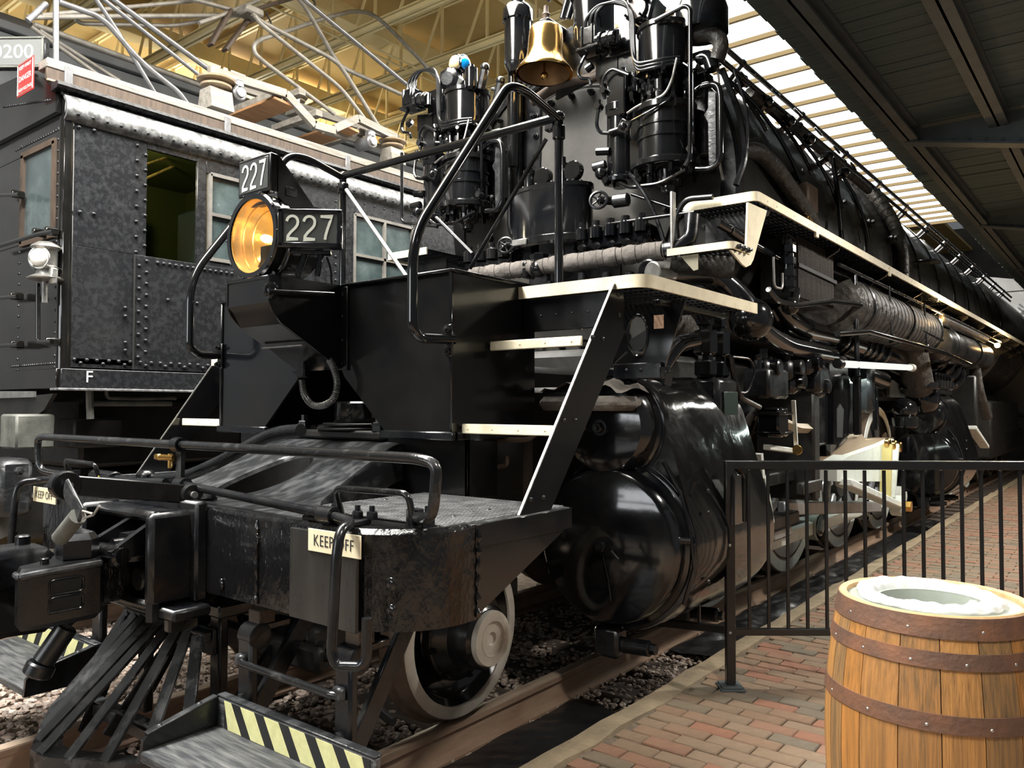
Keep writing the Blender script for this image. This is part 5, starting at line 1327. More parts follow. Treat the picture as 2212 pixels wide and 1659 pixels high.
P('separator_pipe', MB().tube([px(1108, 150, y=3.68), px(1108, 360, y=3.72)], .045, 14), gloss)
P('bell_cylinder', MB().tube([px(1145, 200, y=3.80), px(1225, 140, y=3.84)], .05, 12), black)
P('bell_cylinder', MB().tube([px(1165, 205, y=3.78), px(1200, 175, y=3.78)], .025, 10), gloss)
P('rusty_pipe', MB().tube(fil(pp([(1150, 220), (1195, 190), (1290, 165), (1330, 140)], y=3.74), .1), .04, 12), brownw)
for u0 in (1155, 1170):
    P('horn_trumpet', MB().cyl(px(1215+(u0-1155)*.8, 40, y=3.7), px(1226+(u0-1155)*.9, 0, y=3.7), .028, 10), black)
# ---- oval tank (mechanical lubricator) under the door
tx, ty = .10, 3.44
ot = P('oval_tank', MB().lathe([(0, 2.88), (.34, 2.88), (.36, 2.90), (.36, 2.945), (.355, 2.95), (.355, 3.30), (.365, 3.305), (.365, 3.335), (.34, 3.34), (0, 3.345)], (tx, ty, 0), (0, 0, 1), 48, sa=1., sb=1.), gloss)
mt = ot.data
for v in mt.vertices: v.co.y = ty+(v.co.y-ty)*.58
for (dx, dz) in ((-.17, .13), (.14, .16)):
    ob('filler_neck', MB().lathe([(.05, 0), (.045, .03), (.045, .12), (.052, .125), (.052, .16), (.03, .165), (.03, dz+.05), (0, dz+.05)], (tx+dx, ty-.06, 3.34), (0, 0, 1), 14), gloss, ot)
for dx in (-.02, .26):
    ob('round_cover', MB().cyl((tx+dx, ty-.11, 3.42), (tx+dx, ty-.05, 3.42), .075, 24, .008), gloss, ot)
bolts('lid_bolts', [(tx+.35*cos(a), ty+.203*sin(a), 3.335) for a in [i*pi/8 for i in range(16)]], (0, 0, 1), .012, .012, black, ot)
for dx in (-.2, .2): ob('tank_leg', MB().box((tx+dx, ty, 2.82), (.10, .1, .14), .01), black, ot)
ob('maker_plate', MB().box((tx-.15, ty-.21, 2.915), (.14, .02, .05), .006), steel, ot)
# lubricator blocks either side
def lub(x0, x1, yy, z0, n):
    bl_ = P('lubricator_block', MB().box(((x0+x1)/2, yy+.05, z0+.05), (x1-x0, .18, .12), .015), gloss)
    for i in range(n):
        x = x0+(i+.5)*(x1-x0)/n
        ob('block_boss', MB().lathe([(.05, 0), (.05, .08), (.04, .09), (.03, .095), (.03, .13), (.02, .135), (0, .135)], (x, yy-.05, z0+.05), (0, 0, 1), 12), gloss, bl_)
        ob('block_nut', MB().cyl((x+.02, yy-.06, z0+.0), (x+.02, yy-.10, z0-.02), .026, 6), gloss, bl_)
    return bl_
lub(.36, .98, 3.42, 2.84, 5)
lub(-.74, -.26, 3.42, 2.80, 4)
for u0, v0 in ((1293, 432), (1092, 530)):
    c = px(u0, v0, y=3.30)
    hw = P('handwheel', MB().ring(c, (.35, -1, .15), .062, .012, 20, 6), black)
    mb = MB()
    for i in range(5):
        a_, b_, c_ = frame((.35, -1, .15)); t = 2*pi*i/5
        mb.tube([c, c+(a_*cos(t)+b_*sin(t))*.062], .007, 6)
    ob('wheel_spokes', mb.sph(c, .018, 10), black, hw)
    ob('valve_body', MB().cyl(c, c+V3((.10, .14, 0)), .03, 10).cyl(c+V3((.06, .10, 0)), c+V3((.18, .12, .0)), .05, 12, .01), black, hw)
P('globe_valve', MB().sph(px(1165, 580, y=3.14), .075, 18, (1, 1, .9)).lathe([(.05, .04), (.07, .06), (.07, .10), (.04, .115), (0, .115)], px(1165, 580, y=3.14), (0, 0, 1), 6).box(px(1142, 585, y=3.14), (.05, .12, .12), .012), gloss)
# wrapped steam pipe across the front
q0, q1 = px(1020, 592, y=3.14), px(1435, 545, y=3.14)
q0.z = q1.z = (q0.z+q1.z)/2
wp = P('lagged_cross_pipe', MB().tube([q0+(q1-q0)*i/40 for i in range(41)], [.062+.004*sin(i*1.7)+.003*sin(i*4.1) for i in range(41)], 16), lag)
wr = MB()
for i in range(34):
    t = i/33
    wr.ring(q0+(q1-q0)*t, (1, .25, .1), .0640, .0022, 16, 5)
ob('cloth_wraps', wr, lag, wp, kind='stuff')
wtube('cross_pipe_elbow', [q1, q1+V3((.10, 0, 0)), q1+V3((.16, .05, .06)), q1+V3((.16, .08, .22))], .05, black, L, 14, .05)
P('lagged_cross_pipe', MB().tube([(1.28, 3.1, 2.60), (1.62, 3.3, 2.55)], .07, 14), lagdark)
for u0 in (1180, 1258, 1310, 1360):
    P('pipe_hanger', MB().box(px(u0, 600, y=3.16), (.06, .05, .09), .012).box(px(u0, 612, y=3.16), (.10, .04, .03), .006), black)
ptube('reach_rod', [(1322, 483), (1500, 458)], .012, gloss, L, y=3.35)
ptube('reach_rod', [(1365, 420), (1500, 465)], .012, gloss, L, y=3.5)
ptube('cover_pipe', [(868, 330), (868, 480), (945, 490)], .014, gloss, L, y=3.35)
P('stand_pipe', MB().tube(fil(pp([(1465, 535), (1458, 470), (1480, 430), (1540, 425)], y=3.35), .06), .02, 10), black)
P('stand_pipe', MB().tube(fil(pp([(1445, 530), (1460, 480), (1478, 462), (1492, 480), (1496, 520)], y=3.4), .05), .016, 10), black)
# ---- running boards, small step, brackets (right side first)
for s in (1, -1):
    rbd = platform('running_board', 1.22, 1.73, 3.42, 20.5, 3.045, .05, .052, s, 2)
    for yy in [3.7+1.6*i for i in range(11)]:
        ob('board_bracket', MB().prism([(1.25, 3.0), (1.72, 3.0), (1.70, 2.96), (1.25, 2.72)], .02, (0, yy, 0), (s, 0, 0), (0, 0, 1), (0, 1, 0)), black, rbd)
    if s > 0:
        bolts('edge_rivets', [(1.737, 3.6+.17*i, 3.02) for i in range(40)], (1, 0, 0), .006, .004, cream, rbd)
        for yy in (4.63, 6.9, 9.3):
            ob('edge_splice', MB().box((1.732, yy, 3.0), (.02, .06, .09), .003), cream, rbd)
pts = pp([(1616, 437), (1657, 455), (1628, 560), (1622, 572), (1612, 577), (1604, 571), (1578, 540), (1612, 548)], x=1.735)
P('step_bracket', MB().plate(pts, (-1, 0, 0), .012), cream)
ss = platform('side_step', 1.30, 1.735, 3.02, 3.28, 2.655, .05, .035, 1, 2)
bolts('step_bolts', [(1.745, y, 2.635) for y in (3.08, 3.15, 3.22)], (1, 0, 0), .018, .02, black, ss, False)
P('step_bracket', MB().plate(pp([(1470, 553), (1508, 548), (1508, 582), (1498, 585)], y=3.05), (0, 1, 0), .012), mat('dull_cream_bracket', (.34, .31, .22), .6))
P('step_hanger_bar', MB().box((1.30, 3.10, 2.85), (.02, .05, .40), .004), steel)
ptube('brake_pipe', [(1548, 480), (1590, 505), (1700, 572)], .03, gloss, L, x=1.5)
ob('pipe_sleeve', MB().cyl(px(1575, 495, x=1.5), px(1612, 520, x=1.5), .042, 12, .006), gloss, L)
# after-cooler with vertical fins under the running board
y0, y1, z0, z1, xo = 4.60, 5.52, 2.50, 2.99, 1.60
ac = P('air_cooler', MB().box((xo-.16, (y0+y1)/2, (z0+z1)/2), (.26, y1-y0-.02, z1-z0), .01), under)
fm = mat('brown_black_fins', (.022, .018, .015), .5, c2=(.05, .042, .034), vscale=9)
fin = mesh('cooler_fin', MB().box((0, 0, 0), (.30, .010, (z1-z0)/2-.02)), fm)
for k in range(30):
    for zz in (z0+(z1-z0)*.25, z0+(z1-z0)*.75):
        ob('cooler_fin', fin, None, ac, loc=(xo-.15, y0+.02+k*(y1-y0-.04)/29, zz))
ob('cooler_bar', MB().bar((xo+.005, y0-.02, (z0+z1)/2+.01), (xo+.005, y1+.04, (z0+z1)/2-.01), .02, .03), under, ac)
ob('cooler_pipe', MB().tube(fil([(xo, y0-.22, 2.52), (xo, y0-.24, 2.85), (xo-.05, y0-.12, 2.95), (xo-.05, y0+.02, 2.93)], .08), .045, 12), gloss, ac)
for zz in (2.58, 2.66, 2.75, 2.84):
    ob('pipe_nut', MB().cyl((xo, y0-.235, zz-.025), (xo, y0-.235, zz+.025), .062, 6), gloss, ac)
ob('cooler_pipe', MB().tube(fil([(xo, y0-.20, 2.42), (xo, y0-.12, 2.44), (xo, y0-.06, 2.5), (xo-.02, y0, 2.56)], .06), .035, 12).sph((xo, y0-.18, 2.42), .07, 12), gloss, ac)
# lagged reservoir and lower tank
rs = P('lagged_reservoir', MB().lathe([(0, 0), (.20, .01), (.265, .10), (.27, .3), (.27, 3.6), (.265, 3.8), (.2, 3.9), (0, 3.92)], (1.42, 6.05, 2.63), (0, 1, 0), 32), lagdark)
for k in range(22):
    ob('lagging_band', MB().ring((1.42, 6.3+.165*k, 2.63), (.03, 1, .03), .2715, .0045, 32, 5), lagdark, rs)
for yy in (6.5, 8.2, 9.8):
    ob('tank_strap', MB().ring((1.42, yy, 2.63), (0, 1, 0), .276, .014, 32, 6), black, rs)
t2 = P('air_reservoir', MB().lathe([(0, 0), (.15, .02), (.235, .12), (.25, .25), (.25, 4.2), (.2, 4.4), (0, 4.45)], (1.42, 10.5, 2.55), (0, 1, 0), 32), boilm)
for yy in (11.2, 13.2):
    ob('tank_strap', MB().ring((1.42, yy, 2.55), (0, 1, 0), .256, .02, 32, 6), black, t2)
P('lagged_pipe', MB().tube(fil([(1.55, 10.3, 2.86), (1.55, 14.5, 2.86)], .2), .07, 12), lagdark)
P('train_pipe', MB().tube([(1.66, 5.4, 2.28), (1.70, 6.2, 2.36), (1.70, 10.0, 2.36), (1.68, 12, 2.30)], .028, 10), gloss)
P('walkway_conduit', MB().tube([(1.62, 5.6, 2.90), (1.62, 20, 2.90)], .016, 8).tube([(1.52, 5.6, 2.87), (1.52, 20, 2.87)], .012, 8), black)
for yy in (7.2, 8.9):
    P('pipe_hanger', MB().box((1.68, yy, 2.36), (.05, .05, .10), .01).cyl((1.68, yy, 2.4), (1.66, yy, 2.9), .01, 8), black)
# big delivery pipes
bp1 = [px(1398, 588, x=1.15), px(1455, 588, x=1.2), px(1540, 592, x=1.3), px(1592, 640, x=1.42), px(1618, 682, x=1.5)]
q_ = fil(bp1, .25, 7)
P('delivery_pipe', MB().tube(q_, [.07+.035*i/(len(q_)-1) for i in range(len(q_))], 20), gloss)
P('pipe_flange', MB().cyl(bp1[0], bp1[0]+(bp1[1]-bp1[0]).normalized()*.04, .085, 24, .01), black)
P('pipe_collar', MB().cyl(px(1408, 590, x=1.2), px(1448, 590, x=1.25), .076, 20, .008), steel)
P('ball_joint', MB().sph(px(1622, 690, x=1.5), .155, 24), gloss)
bp2 = [px(1630, 700, x=1.5), px(1655, 722, x=1.5), px(1695, 747, x=1.5), px(1795, 768, x=1.45)]
P('delivery_pipe', MB().tube(fil(bp2, .2, 6), .075, 18), gloss)
bp3 = [px(1660, 640, x=1.25), px(1680, 680, x=1.25), px(1720, 705, x=1.25), px(1800, 725, x=1.22), px(1900, 760, x=1.2), px(1960, 790, x=1.2)]
P('exhaust_pipe', MB().tube(fil(bp3, .3, 6), .165, 22), gloss)
for u_, v_, r_ in ((1790, 722, .22), (1800, 725, .23), (1840, 738, .21), (1852, 742, .215), (1864, 746, .22), (1880, 752, .23)):
    c = px(u_, v_, x=1.22)
    P('pipe_flange', MB().cyl(c, c+V3((0, .05, -.003)), r_, 32, .01), gloss)
P('sleeve_pipe', MB().tube(pp([(1790, 722), (1890, 757)], x=1.22), .19, 24), gloss)
P('exhaust_riser', MB().tube(fil([px(1955, 650, x=1.35), px(1965, 740, x=1.35), px(1985, 840, x=1.35)], .3), .19, 18), lagdark)
P('riser_flange', MB().cyl(px(1985, 828, x=1.35), px(1985, 842, x=1.35), .25, 24, .01), gloss)
P('ball_joint', MB().sph(px(1992, 862, x=1.35), .22, 24), gloss)
P('ball_joint', MB().sph(px(1955, 885, x=1.25), .15, 20).cyl(px(1955, 900, x=1.25), px(1955, 925, x=1.25), .17, 16, .02), gloss)
for k in range(4):
    c = px(2010+10*k, 765+16*k, x=1.2)
    P('bellows_ring', MB().ring(c, (.0, .8, -.6), .26, .05, 24, 8), gloss)
P('insulated_elbow', MB().tube(fil(pp([(1425, 690), (1460, 700), (1480, 730)], x=1.15), .1), .12, 16), lagdark)
P('saddle_plate', MB().plate(pp([(1560, 610), (1615, 590), (1650, 615), (1610, 650)], x=1.15), (-1, 0, 0), .02), black)
P('feed_tube', MB().tube(fil(pp([(1660, 625), (1680, 650), (1720, 660), (1800, 650), (1870, 660), (1960, 700), (2035, 735)], x=1.66), .06), .02, 8), gloss)
ptube('feed_tube', [(1670, 555), (1672, 620), (1690, 625), (1690, 590)], .010, steel, L, x=1.6)
# fluorescent lamp under the pipes lights the rods (kept as its own thing)
# ---- frames and driving wheels
P('front_frame', MB().box((.50, 7.2, .95), (.12, 8.6, .9), .02).box((-.50, 7.2, .95), (.12, 8.6, .9), .02).box((0, 7.5, 1.9), (1.9, 9.2, .3), .05), under)
P('rear_frame', MB().box((.50, 16, .95), (.12, 9, .9), .02).box((-.50, 16, .95), (.12, 9, .9), .02).box((0, 16, 1.75), (2.0, 9.5, .4), .05), under)
DW = mat('driver_grey_plate', (.30, .31, .32), .3, c2=(.16, .165, .17), vscale=4, vcut=(.4, .7), metal=.2)
def driver(y, s=1):
    R_, zc, xf = .835, .84, .84
    ax = (s, 0, 0); o = (xf*s, y, zc)
    w = P('driving_wheel', MB().lathe([(.70, .0), (R_-.01, 0), (R_, -.02), (R_+.006, -.11), (R_+.03, -.12), (R_+.03, -.145), (.70, -.145)], o, ax, 64), tread_m)
    ob('tyre_face', MB().lathe([(.715, -.01), (.72, .002), (R_-.012, .002), (R_-.004, -.006)], o, ax, 64), whitep, w)
    ob('wheel_centre', MB().lathe([(.715, -.02), (.66, -.03), (.60, -.06), (.30, -.05), (.24, .02), (0, .02)], o, ax, 48), under, w)
    for k in range(8):
        a = k*pi/4+.3*y
        ob('wheel_spoke', MB().bar((xf*s-.035*s, y+.2*cos(a), zc+.2*sin(a)), (xf*s-.035*s, y+.69*cos(a), zc+.69*sin(a)), .12, .06, up=(s, 0, 0), b=.02), DW, w)
    cw = [(.70*cos(t), .70*sin(t)) for t in [rad(-150+120*i/16) for i in range(17)]]
    ob('counterweight', MB().prism([(y+a*.985, zc+b*.985) for a, b in cw], .04*s, (xf*s-.04*s, 0, 0), (0, 1, 0), (0, 0, 1), (1, 0, 0)), DW, w)
    ob('crank_pin', MB().cyl((xf*s, y+.10, zc-.38), ((xf+.30)*s, y+.10, zc-.38), .09, 16, .01), steel, w)
    return w
for i in range(4):
    driver(4.72+1.80*i); driver(4.72+1.80*i, -1)
for i in range(4):
    driver(13.6+1.80*i); driver(13.6+1.80*i, -1)
# side rods (white edged) front engine, right side
for (ya, yb) in ((4.82, 6.62), (6.62, 8.42), (8.42, 10.22)):
    rd_ = P('side_rod', MB().box((1.06, (ya+yb)/2, .46), (.07, yb-ya-.1, .13), .012), whitep)
    for yy in (ya, yb):
        ob('rod_end', MB().cyl((1.02, yy, .46), (1.12, yy, .46), .13, 20, .012).cyl((1.12, yy, .46), (1.16, yy, .46), .07, 6), whitep, rd_)
P('main_rod', MB().bar((1.24, 5.2, .80), (1.24, 8.42, .50), .07, .12, b=.012), DW)
# crosshead guide and the white crosshead links seen above the railing
P('guide_yoke', MB().box((1.25, 5.35, 1.45), (.5, .16, 1.15), .02).box((1.48, 5.2, 1.0), (.06, .5, .10), .01), under)
P('guide_bar', MB().box((1.25, 4.55, 1.08), (.16, 1.7, .10), .012).box((1.25, 4.55, .72), (.16, 1.7, .10), .012), under)
cw = pp([(1808, 1040), (1808, 1002), (1838, 984), (1905, 960), (1930, 948), (1936, 958), (1937, 1040)], x=1.58)
rv2 = P('reverse_link', MB().plate(cw, (-1, 0, 0), .16), whitep)
ob('link_top', MB().plate(pp([(1808, 998), (1850, 945), (1862, 938), (1870, 950), (1905, 948), (1932, 946), (1905, 956), (1838, 980)], x=1.50), (-1, 0, 0), .20), mat('brown_link_top', (.24, .17, .11), .7), rv2)
for u_ in (1912, 1926, 1937):
    c = px(u_, 958+(u_-1912)*.3, x=1.6)
    ob('link_pin', MB().cyl(c, c+V3((.05, 0, 0)), .055, 14, .01), brass, rv2)
P('link_strap', MB().bar(px(1916, 960, x=1.62), px(1912, 1080, x=1.62), .05, .10, up=(1, 0, 0)), mat('yellowed_white', (.55, .45, .18), .5))
P('link_strap', MB().bar(px(1931, 960, x=1.62), px(1922, 1075, x=1.62), .05, .10, up=(1, 0, 0)), whitep)
er = P('eccentric_rod', MB().bar(px(1822, 1042, x=1.60), px(1938, 1092, x=1.60), .07, .15, up=(1, 0, 0), b=.012), whitep)
c = px(1938, 1092, x=1.6)
ob('rod_eye', MB().cyl(c-V3((.06, 0, 0)), c+V3((.07, 0, 0)), .11, 18, .012), whitep, er)
ob('eye_nut', MB().cyl(c+V3((.07, 0, 0)), c+V3((.14, 0, 0)), .06, 6), brass, er)
P('radius_rod', MB().bar(px(1656, 966, x=1.5), px(1722, 975, x=1.5), .04, .055, up=(1, 0, 0), b=.006), whitep)
P('valve_rod_link', MB().bar(px(1714, 865, x=1.5), px(1720, 968, x=1.5), .02, .03, up=(1, 0, 0)), whitep)
P('link_knuckle', MB().cyl(px(1722, 972, x=1.5), px(1722, 972, x=1.56), .04, 12, .005), brass)
P('combination_lever', MB().bar(px(1637, 980, x=1.62), px(1641, 1030, x=1.62), .04, .06, up=(1, 0, 0)).bar(px(1645, 1030, x=1.62), px(1662, 1130, x=1.62), .04, .06, up=(1, 0, 0)), whitep)
P('white_stay', MB().tube(fil(pp([(1692, 912), (1720, 925), (1758, 926)], x=1.45), .1), .04, 4), mat('cream_stay', (.52, .44, .33), .5))
P('spring_hanger', MB().box(px(1670, 912, x=1.5), (.16, .22, .22), .015).box(px(1670, 893, x=1.5), (.2, .28, .02), .004).box(px(1672, 935, x=1.5), (.2, .28, .02), .004), gloss)
P('motion_bracket', MB().box(px(1790, 880, x=1.3), (.20, .65, 1.0), .03), black)
P('brake_hanger', MB().tube(fil(pp([(1790, 1010), (1783, 1100), (1770, 1150)], x=1.2), .2), .035, 10), steel)
P('slide_block', MB().box(px(1672, 1150, x=1.2), (.16, .45, .10), .02), DW)
# motion girder, lifting shaft, black castings seen over the guides
mg = P('motion_girder', MB().box((1.35, 6.1, 1.62), (.10, 1.5, .62), .03).box((1.40, 5.4, 1.9), (.30, .3, .25), .04).box((1.40, 7.2, 1.85), (.2, .2, .5), .04), black)
for k, (u_, v_) in enumerate(((1700, 800), (1740, 790), (1760, 840), (1705, 830), (1650, 800))):
    c = px(u_, v_, x=1.45)
    o_ = P('motion_casting', MB().box(c, (.14, .20, .16), .03).cyl(c+V3((.03, 0, .02)), c+V3((.13, 0, .02)), .06, 12, .01).cyl(c+V3((0, 0, .06)), c+V3((0, 0, .16)), .03, 8), gloss if k % 2 else black)
P('lubricator_box', MB().box(px(1655, 830, x=1.45), (.20, .42, .22), .02), black)
lb_ = px(1655, 795, x=1.45)
for k in range(4):
    P('lubricator_union', MB().cyl(lb_+V3((0, -.15+.1*k, -.1)), lb_+V3((0, -.15+.1*k, .06)), .025, 8).sph(lb_+V3((0, -.15+.1*k, .07)), .032, 8), gloss)
P('oil_pipe', MB().tube(fil(pp([(1578, 770), (1588, 830), (1600, 860), (1640, 880)], x=1.55), .08), .020, 8), black)
P('oil_pipe', MB().tube(fil(pp([(1575, 770), (1620, 775), (1632, 800), (1615, 850), (1580, 845)], x=1.5), .08), .009, 8), black)
fr_ = px(1815, 830, x=1.42)
lnk = P('expansion_link', MB().plate(pp([(1800, 960), (1800, 840), (1812, 815), (1822, 805), (1836, 815), (1838, 870), (1830, 950), (1815, 962)], x=1.45), (-1, 0, 0), .12), gloss)
ob('link_slot', MB().plate(pp([(1808, 945), (1808, 885), (1815, 872), (1823, 885), (1820, 945)], x=1.455), (-1, 0, 0), .03), hm_, lnk)
P('lifting_shaft', MB().tube(pp([(1850, 800), (1905, 822)], x=1.35), .10, 16), gloss)
P('lifting_link', MB().bar(px(1851, 815, x=1.5), px(1852, 940, x=1.5), .05, .07, up=(1, 0, 0), b=.01), gloss)
P('lifting_link', MB().bar(px(1890, 835, x=1.4), px(1893, 930, x=1.4), .05, .06, up=(1, 0, 0), b=.01), gloss)
# rear engine cylinders
cylinder_block(10.7, 1); cylinder_block(10.7, -1)
P('rear_guide', MB().box((1.3, 13.2, 1.0), (.3, 1.6, .5), .03).box((1.3, 13.9, 1.6), (.4, .2, 1.2), .03), under)
P('rear_link', MB().bar((1.6, 12.6, 1.35), (1.6, 13.9, 1.0), .06, .14, up=(1, 0, 0), b=.01), whitep)
P('sand_pipe', MB().tube(fil([(1.45, 14.0, 2.4), (1.5, 14.1, 1.9), (1.55, 14.6, 1.5)], .2), .09, 12), lagdark)
for k in range(5):
    P('rear_relief_valve', MB().lathe([(0, .3), (.04, .3), (.05, .2), (.08, .19), (.08, .08), (.05, .06), (.05, 0)], (1.40, 11.0+.22*k, 1.85), (0, 0, 1), 10), gloss)
P('ash_pan', MB().box((0, 19.5, 1.2), (2.6, 4.5, 1.2), .05), under)
for s in (1, -1):
    P('trailing_frame', MB().box((1.2*s, 21, .9), (.2, 3.4, .5), .05), under)
    for yy in (20.6, 22.1): wheel(yy, .84, .55, .56, .46, 'trailing_wheel', s, False)
# walkway bulbs
for (yy, zz, e) in ((10.3, 2.80, 26), (16.0, 2.84, 12)):
    t = empty('festoon_bulb', (1.56, yy, zz), 'glowing warm bulb hung under the running board by the %s' % ('lagged reservoir' if yy < 12 else 'rear reservoir end'), 'bulb')
    ob('bulb', MB().sph((1.56, yy, zz), .05, 14), bulbm, t)
    ob('bulb_socket', MB().cyl((1.56, yy, zz+.04), (1.56, yy, zz+.10), .028, 10), black, t)
    l = bpy.data.lights.new('bulb_glow', 'POINT'); l.energy = e; l.color = (1., .62, .25); l.shadow_soft_size = .06
    lo = bpy.data.objects.new('bulb_glow', l); col.objects.link(lo); lo.location = (1.66, yy-.02, zz)
ta, tb_ = px(1816, 786, x=1.62), px(1966, 794, x=1.62)
tl = empty('tube_lamp', (ta+tb_)/2, 'lit white fluorescent tube fixed under the black delivery pipes beside the rods', 'lamp')
ob('lamp_tube', MB().tube([ta, tb_], .032, 12), tubem, tl)
ob('tube_cap', MB().cyl(tb_, tb_+V3((0, .12, 0)), .045, 12, .006), silver, tl)
ob('tube_cap', MB().cyl(ta, ta-V3((0, .10, 0)), .045, 12, .006), black, tl)
al = area('tube_glow', ((ta+tb_)/2+V3((.06, 0, -.06))), .08, 2.4, 34, (.85, 1., .93), ((ta+tb_)/2+V3((.5, 0, -2.))))

# boiler-side name box and small fittings above the running board
P('boiler_box', MB().box((1.47, 5.25, 3.42), (.10, .26, .24), .015), brownw)
P('boiler_box', MB().box((1.47, 5.25, 3.18), (.08, .16, .18), .015), brass)
for yy in (4.9, 6.15, 7.2, 8.2):
    P('washout_plug', MB().cyl((1.37, yy+.3, 3.62), (1.43, yy+.3, 3.64), .05, 16, .008).cyl((1.42, yy+.3, 3.635), (1.46, yy+.3, 3.65), .028, 6), boilm)
P('bridge_step', MB().box((1.52, 9.9, 3.55), (.26, .30, .03), .004), black)
# ================================================================== BOXCAB ELECTRIC LOCOMOTIVE 10200
EX, EC = -2.60, -4.10
E = empty('electric_locomotive', (EC, 6, 0), 'worn black riveted boxcab electric locomotive with roof pantograph and number 10200', 'locomotive')
def Q(name, mb, m, parent=None, **k): return ob(name, mb, m, parent or E, **k)
def ey(u, v=500): return px(u, v, x=EX).y
ZS, ZT = 1.95, 3.80          # side sheet bottom / top
YF = .99                      # front face
def wallrect(y0, y1, z0, z1, name='side_panel', m=emat, x=EX, t=.03):
    return Q(name, MB().box((x-t/2, (y0+y1)/2, (z0+z1)/2), (t, y1-y0, z1-z0), .003), m)
yc, y1, y2, y3, y4, y5, y6 = YF+.03, ey(316), ey(425), ey(444), ey(528), ey(766), ey(884)
ysm = ey(290)
zw0 = 2.865                   # window sill
wallrect(yc, y1, zw0, ZT)
wallrect(yc, ysm, ZS, zw0)
lowp = wallrect(ysm, ey(560), ZS, zw0-.0, x=EX+.008)
wallrect(y2, y3, zw0, ZT, 'window_post', emat)
wallrect(y3, y4, zw0, zw0+.06, 'window_sill', emat); wallrect(y3, y4, 3.66, ZT, 'window_header', emat)
wallrect(y1, y2, 3.735, ZT, 'window_header', emat)
wallrect(y4, y5, zw0-.01, ZT)
wallrect(ey(560), y5, ZS, zw0)
wallrect(y5, y6+.05, 3.62, ZT); wallrect(y5, y6+.05, ZS, 2.83)
yend = 17.
wallrect(y6+.05, y6+1.3, ZS, ZT); 
k = 0; yy = y6+1.3
while yy < 13:
    wallrect(yy, yy+1.0, ZS, 2.83); wallrect(yy, yy+1.0, 3.62, ZT); wallrect(yy+1.0, yy+2.1, ZS, ZT)
    w_ = Q('cab_window', MB().box((EX-.03, yy+.5, 3.22), (.03, 1.0, .06)).box((EX-.03, yy+.5, 3.22), (.03, .05, .8)), ugrey)
    ob('pane', MB().box((EX-.045, yy+.5, 3.22), (.006, 1.0, .8)), paneg, w_)
    yy += 2.1
wallrect(yy, yend, ZS, ZT)
# windows with panes
def cabwin(ya, yb, za, zb_, muls, bars, frame_m):
    mb = MB()
    for (p, q) in (((ya, za), (ya, zb_)), ((yb, za), (yb, zb_)), ((ya, za), (yb, za)), ((ya, zb_), (yb, zb_))):
        mb.bar((EX-.015, *p), (EX-.015, *q), .03, .05, up=(1, 0, 0))
    w = Q('cab_window', mb, frame_m)
    for f in muls: ob('window_bar', MB().bar((EX-.012, ya+(yb-ya)*f, za), (EX-.012, ya+(yb-ya)*f, zb_), .03, .045, up=(1, 0, 0)), frame_m, w)
    for f in bars: ob('window_bar', MB().bar((EX-.012, ya, za+(zb_-za)*f), (EX-.012, yb, za+(zb_-za)*f), .03, .045, up=(1, 0, 0)), frame_m, w)
    xs = [0]+list(muls)+[1]; zs = [0]+list(bars)+[1]
    for i in range(len(xs)-1):
        for j in range(len(zs)-1):
            a, b = ya+(yb-ya)*xs[i], ya+(yb-ya)*xs[i+1]; c, d = za+(zb_-za)*zs[j], za+(zb_-za)*zs[j+1]
            ob('pane', MB().box((EX-.022, (a+b)/2, (c+d)/2), (.006, b-a, d-c)), paneg, w)
    return w
framem = mat('cream_grey_window_frame', (.17, .16, .14), .5, c2=(.11, .10, .09), vscale=8)
cabwin(y3+.04, y4, zw0+.06, 3.66, [], [.53], framem)
cabwin(y5, y6+.05, 2.83, 3.62, [.5], [.48], framem)
# cab interior seen through the open window
Q('cab_bulkhead', MB().box((-4.35, 2.1, 3.0), (.04, 2.0, 2.1)).box((-3.5, 2.95, 3.0), (1.7, .04, 2.1)), greenint)
Q('cab_ceiling', MB().box((-3.5, 2.1, 3.95), (1.8, 2.0, .04)), greenint)
Q('cab_floor', MB().box((-3.5, 2.1, 2.0), (1.8, 2.0, .04)), under)
gp_ = Q('gauge_panel', MB().box((-4.0, 1.95, 3.28), (.06, .62, .62), .01), goldpanel)
ob('gauge', MB().cyl((-3.97, 2.03, 3.46), (-3.92, 2.03, 3.46), .085, 24, .01), brownw, gp_)
Q('controller_stand', MB().box((-3.25, 1.9, 2.45), (.55, .9, .95), .03).cyl((-3.3, 1.62, 2.95), (-3.1, 1.62, 2.95), .26, 24, .02), greendark)
Q('cab_cabinet', MB().box((-3.15, 2.42, 3.0), (.4, .25, .9), .02), greendark)
Q('cab_rail', MB().tube(fil(pp([(316, 355), (420, 320)], x=-3.3), .03), .012, 8).tube(fil(pp([(316, 385), (395, 350)], x=-3.5), .03), .012, 8), goldpanel)
cl_ = bpy.data.lights.new('cab_lamp_glow', 'POINT'); cl_.energy = 14; cl_.color = (1., .88, .55); cl_.shadow_soft_size = .08
clo = bpy.data.objects.new('cab_lamp_glow', cl_); col.objects.link(clo); clo.location = (-3.2, 1.5, 3.72)
Q('cab_lamp', MB().lathe([(0, -.06), (.04, -.05), (.06, 0), (.06, .04), (0, .05)], (-3.2, 1.5, 3.82), (0, 0, 1), 16), lampm)
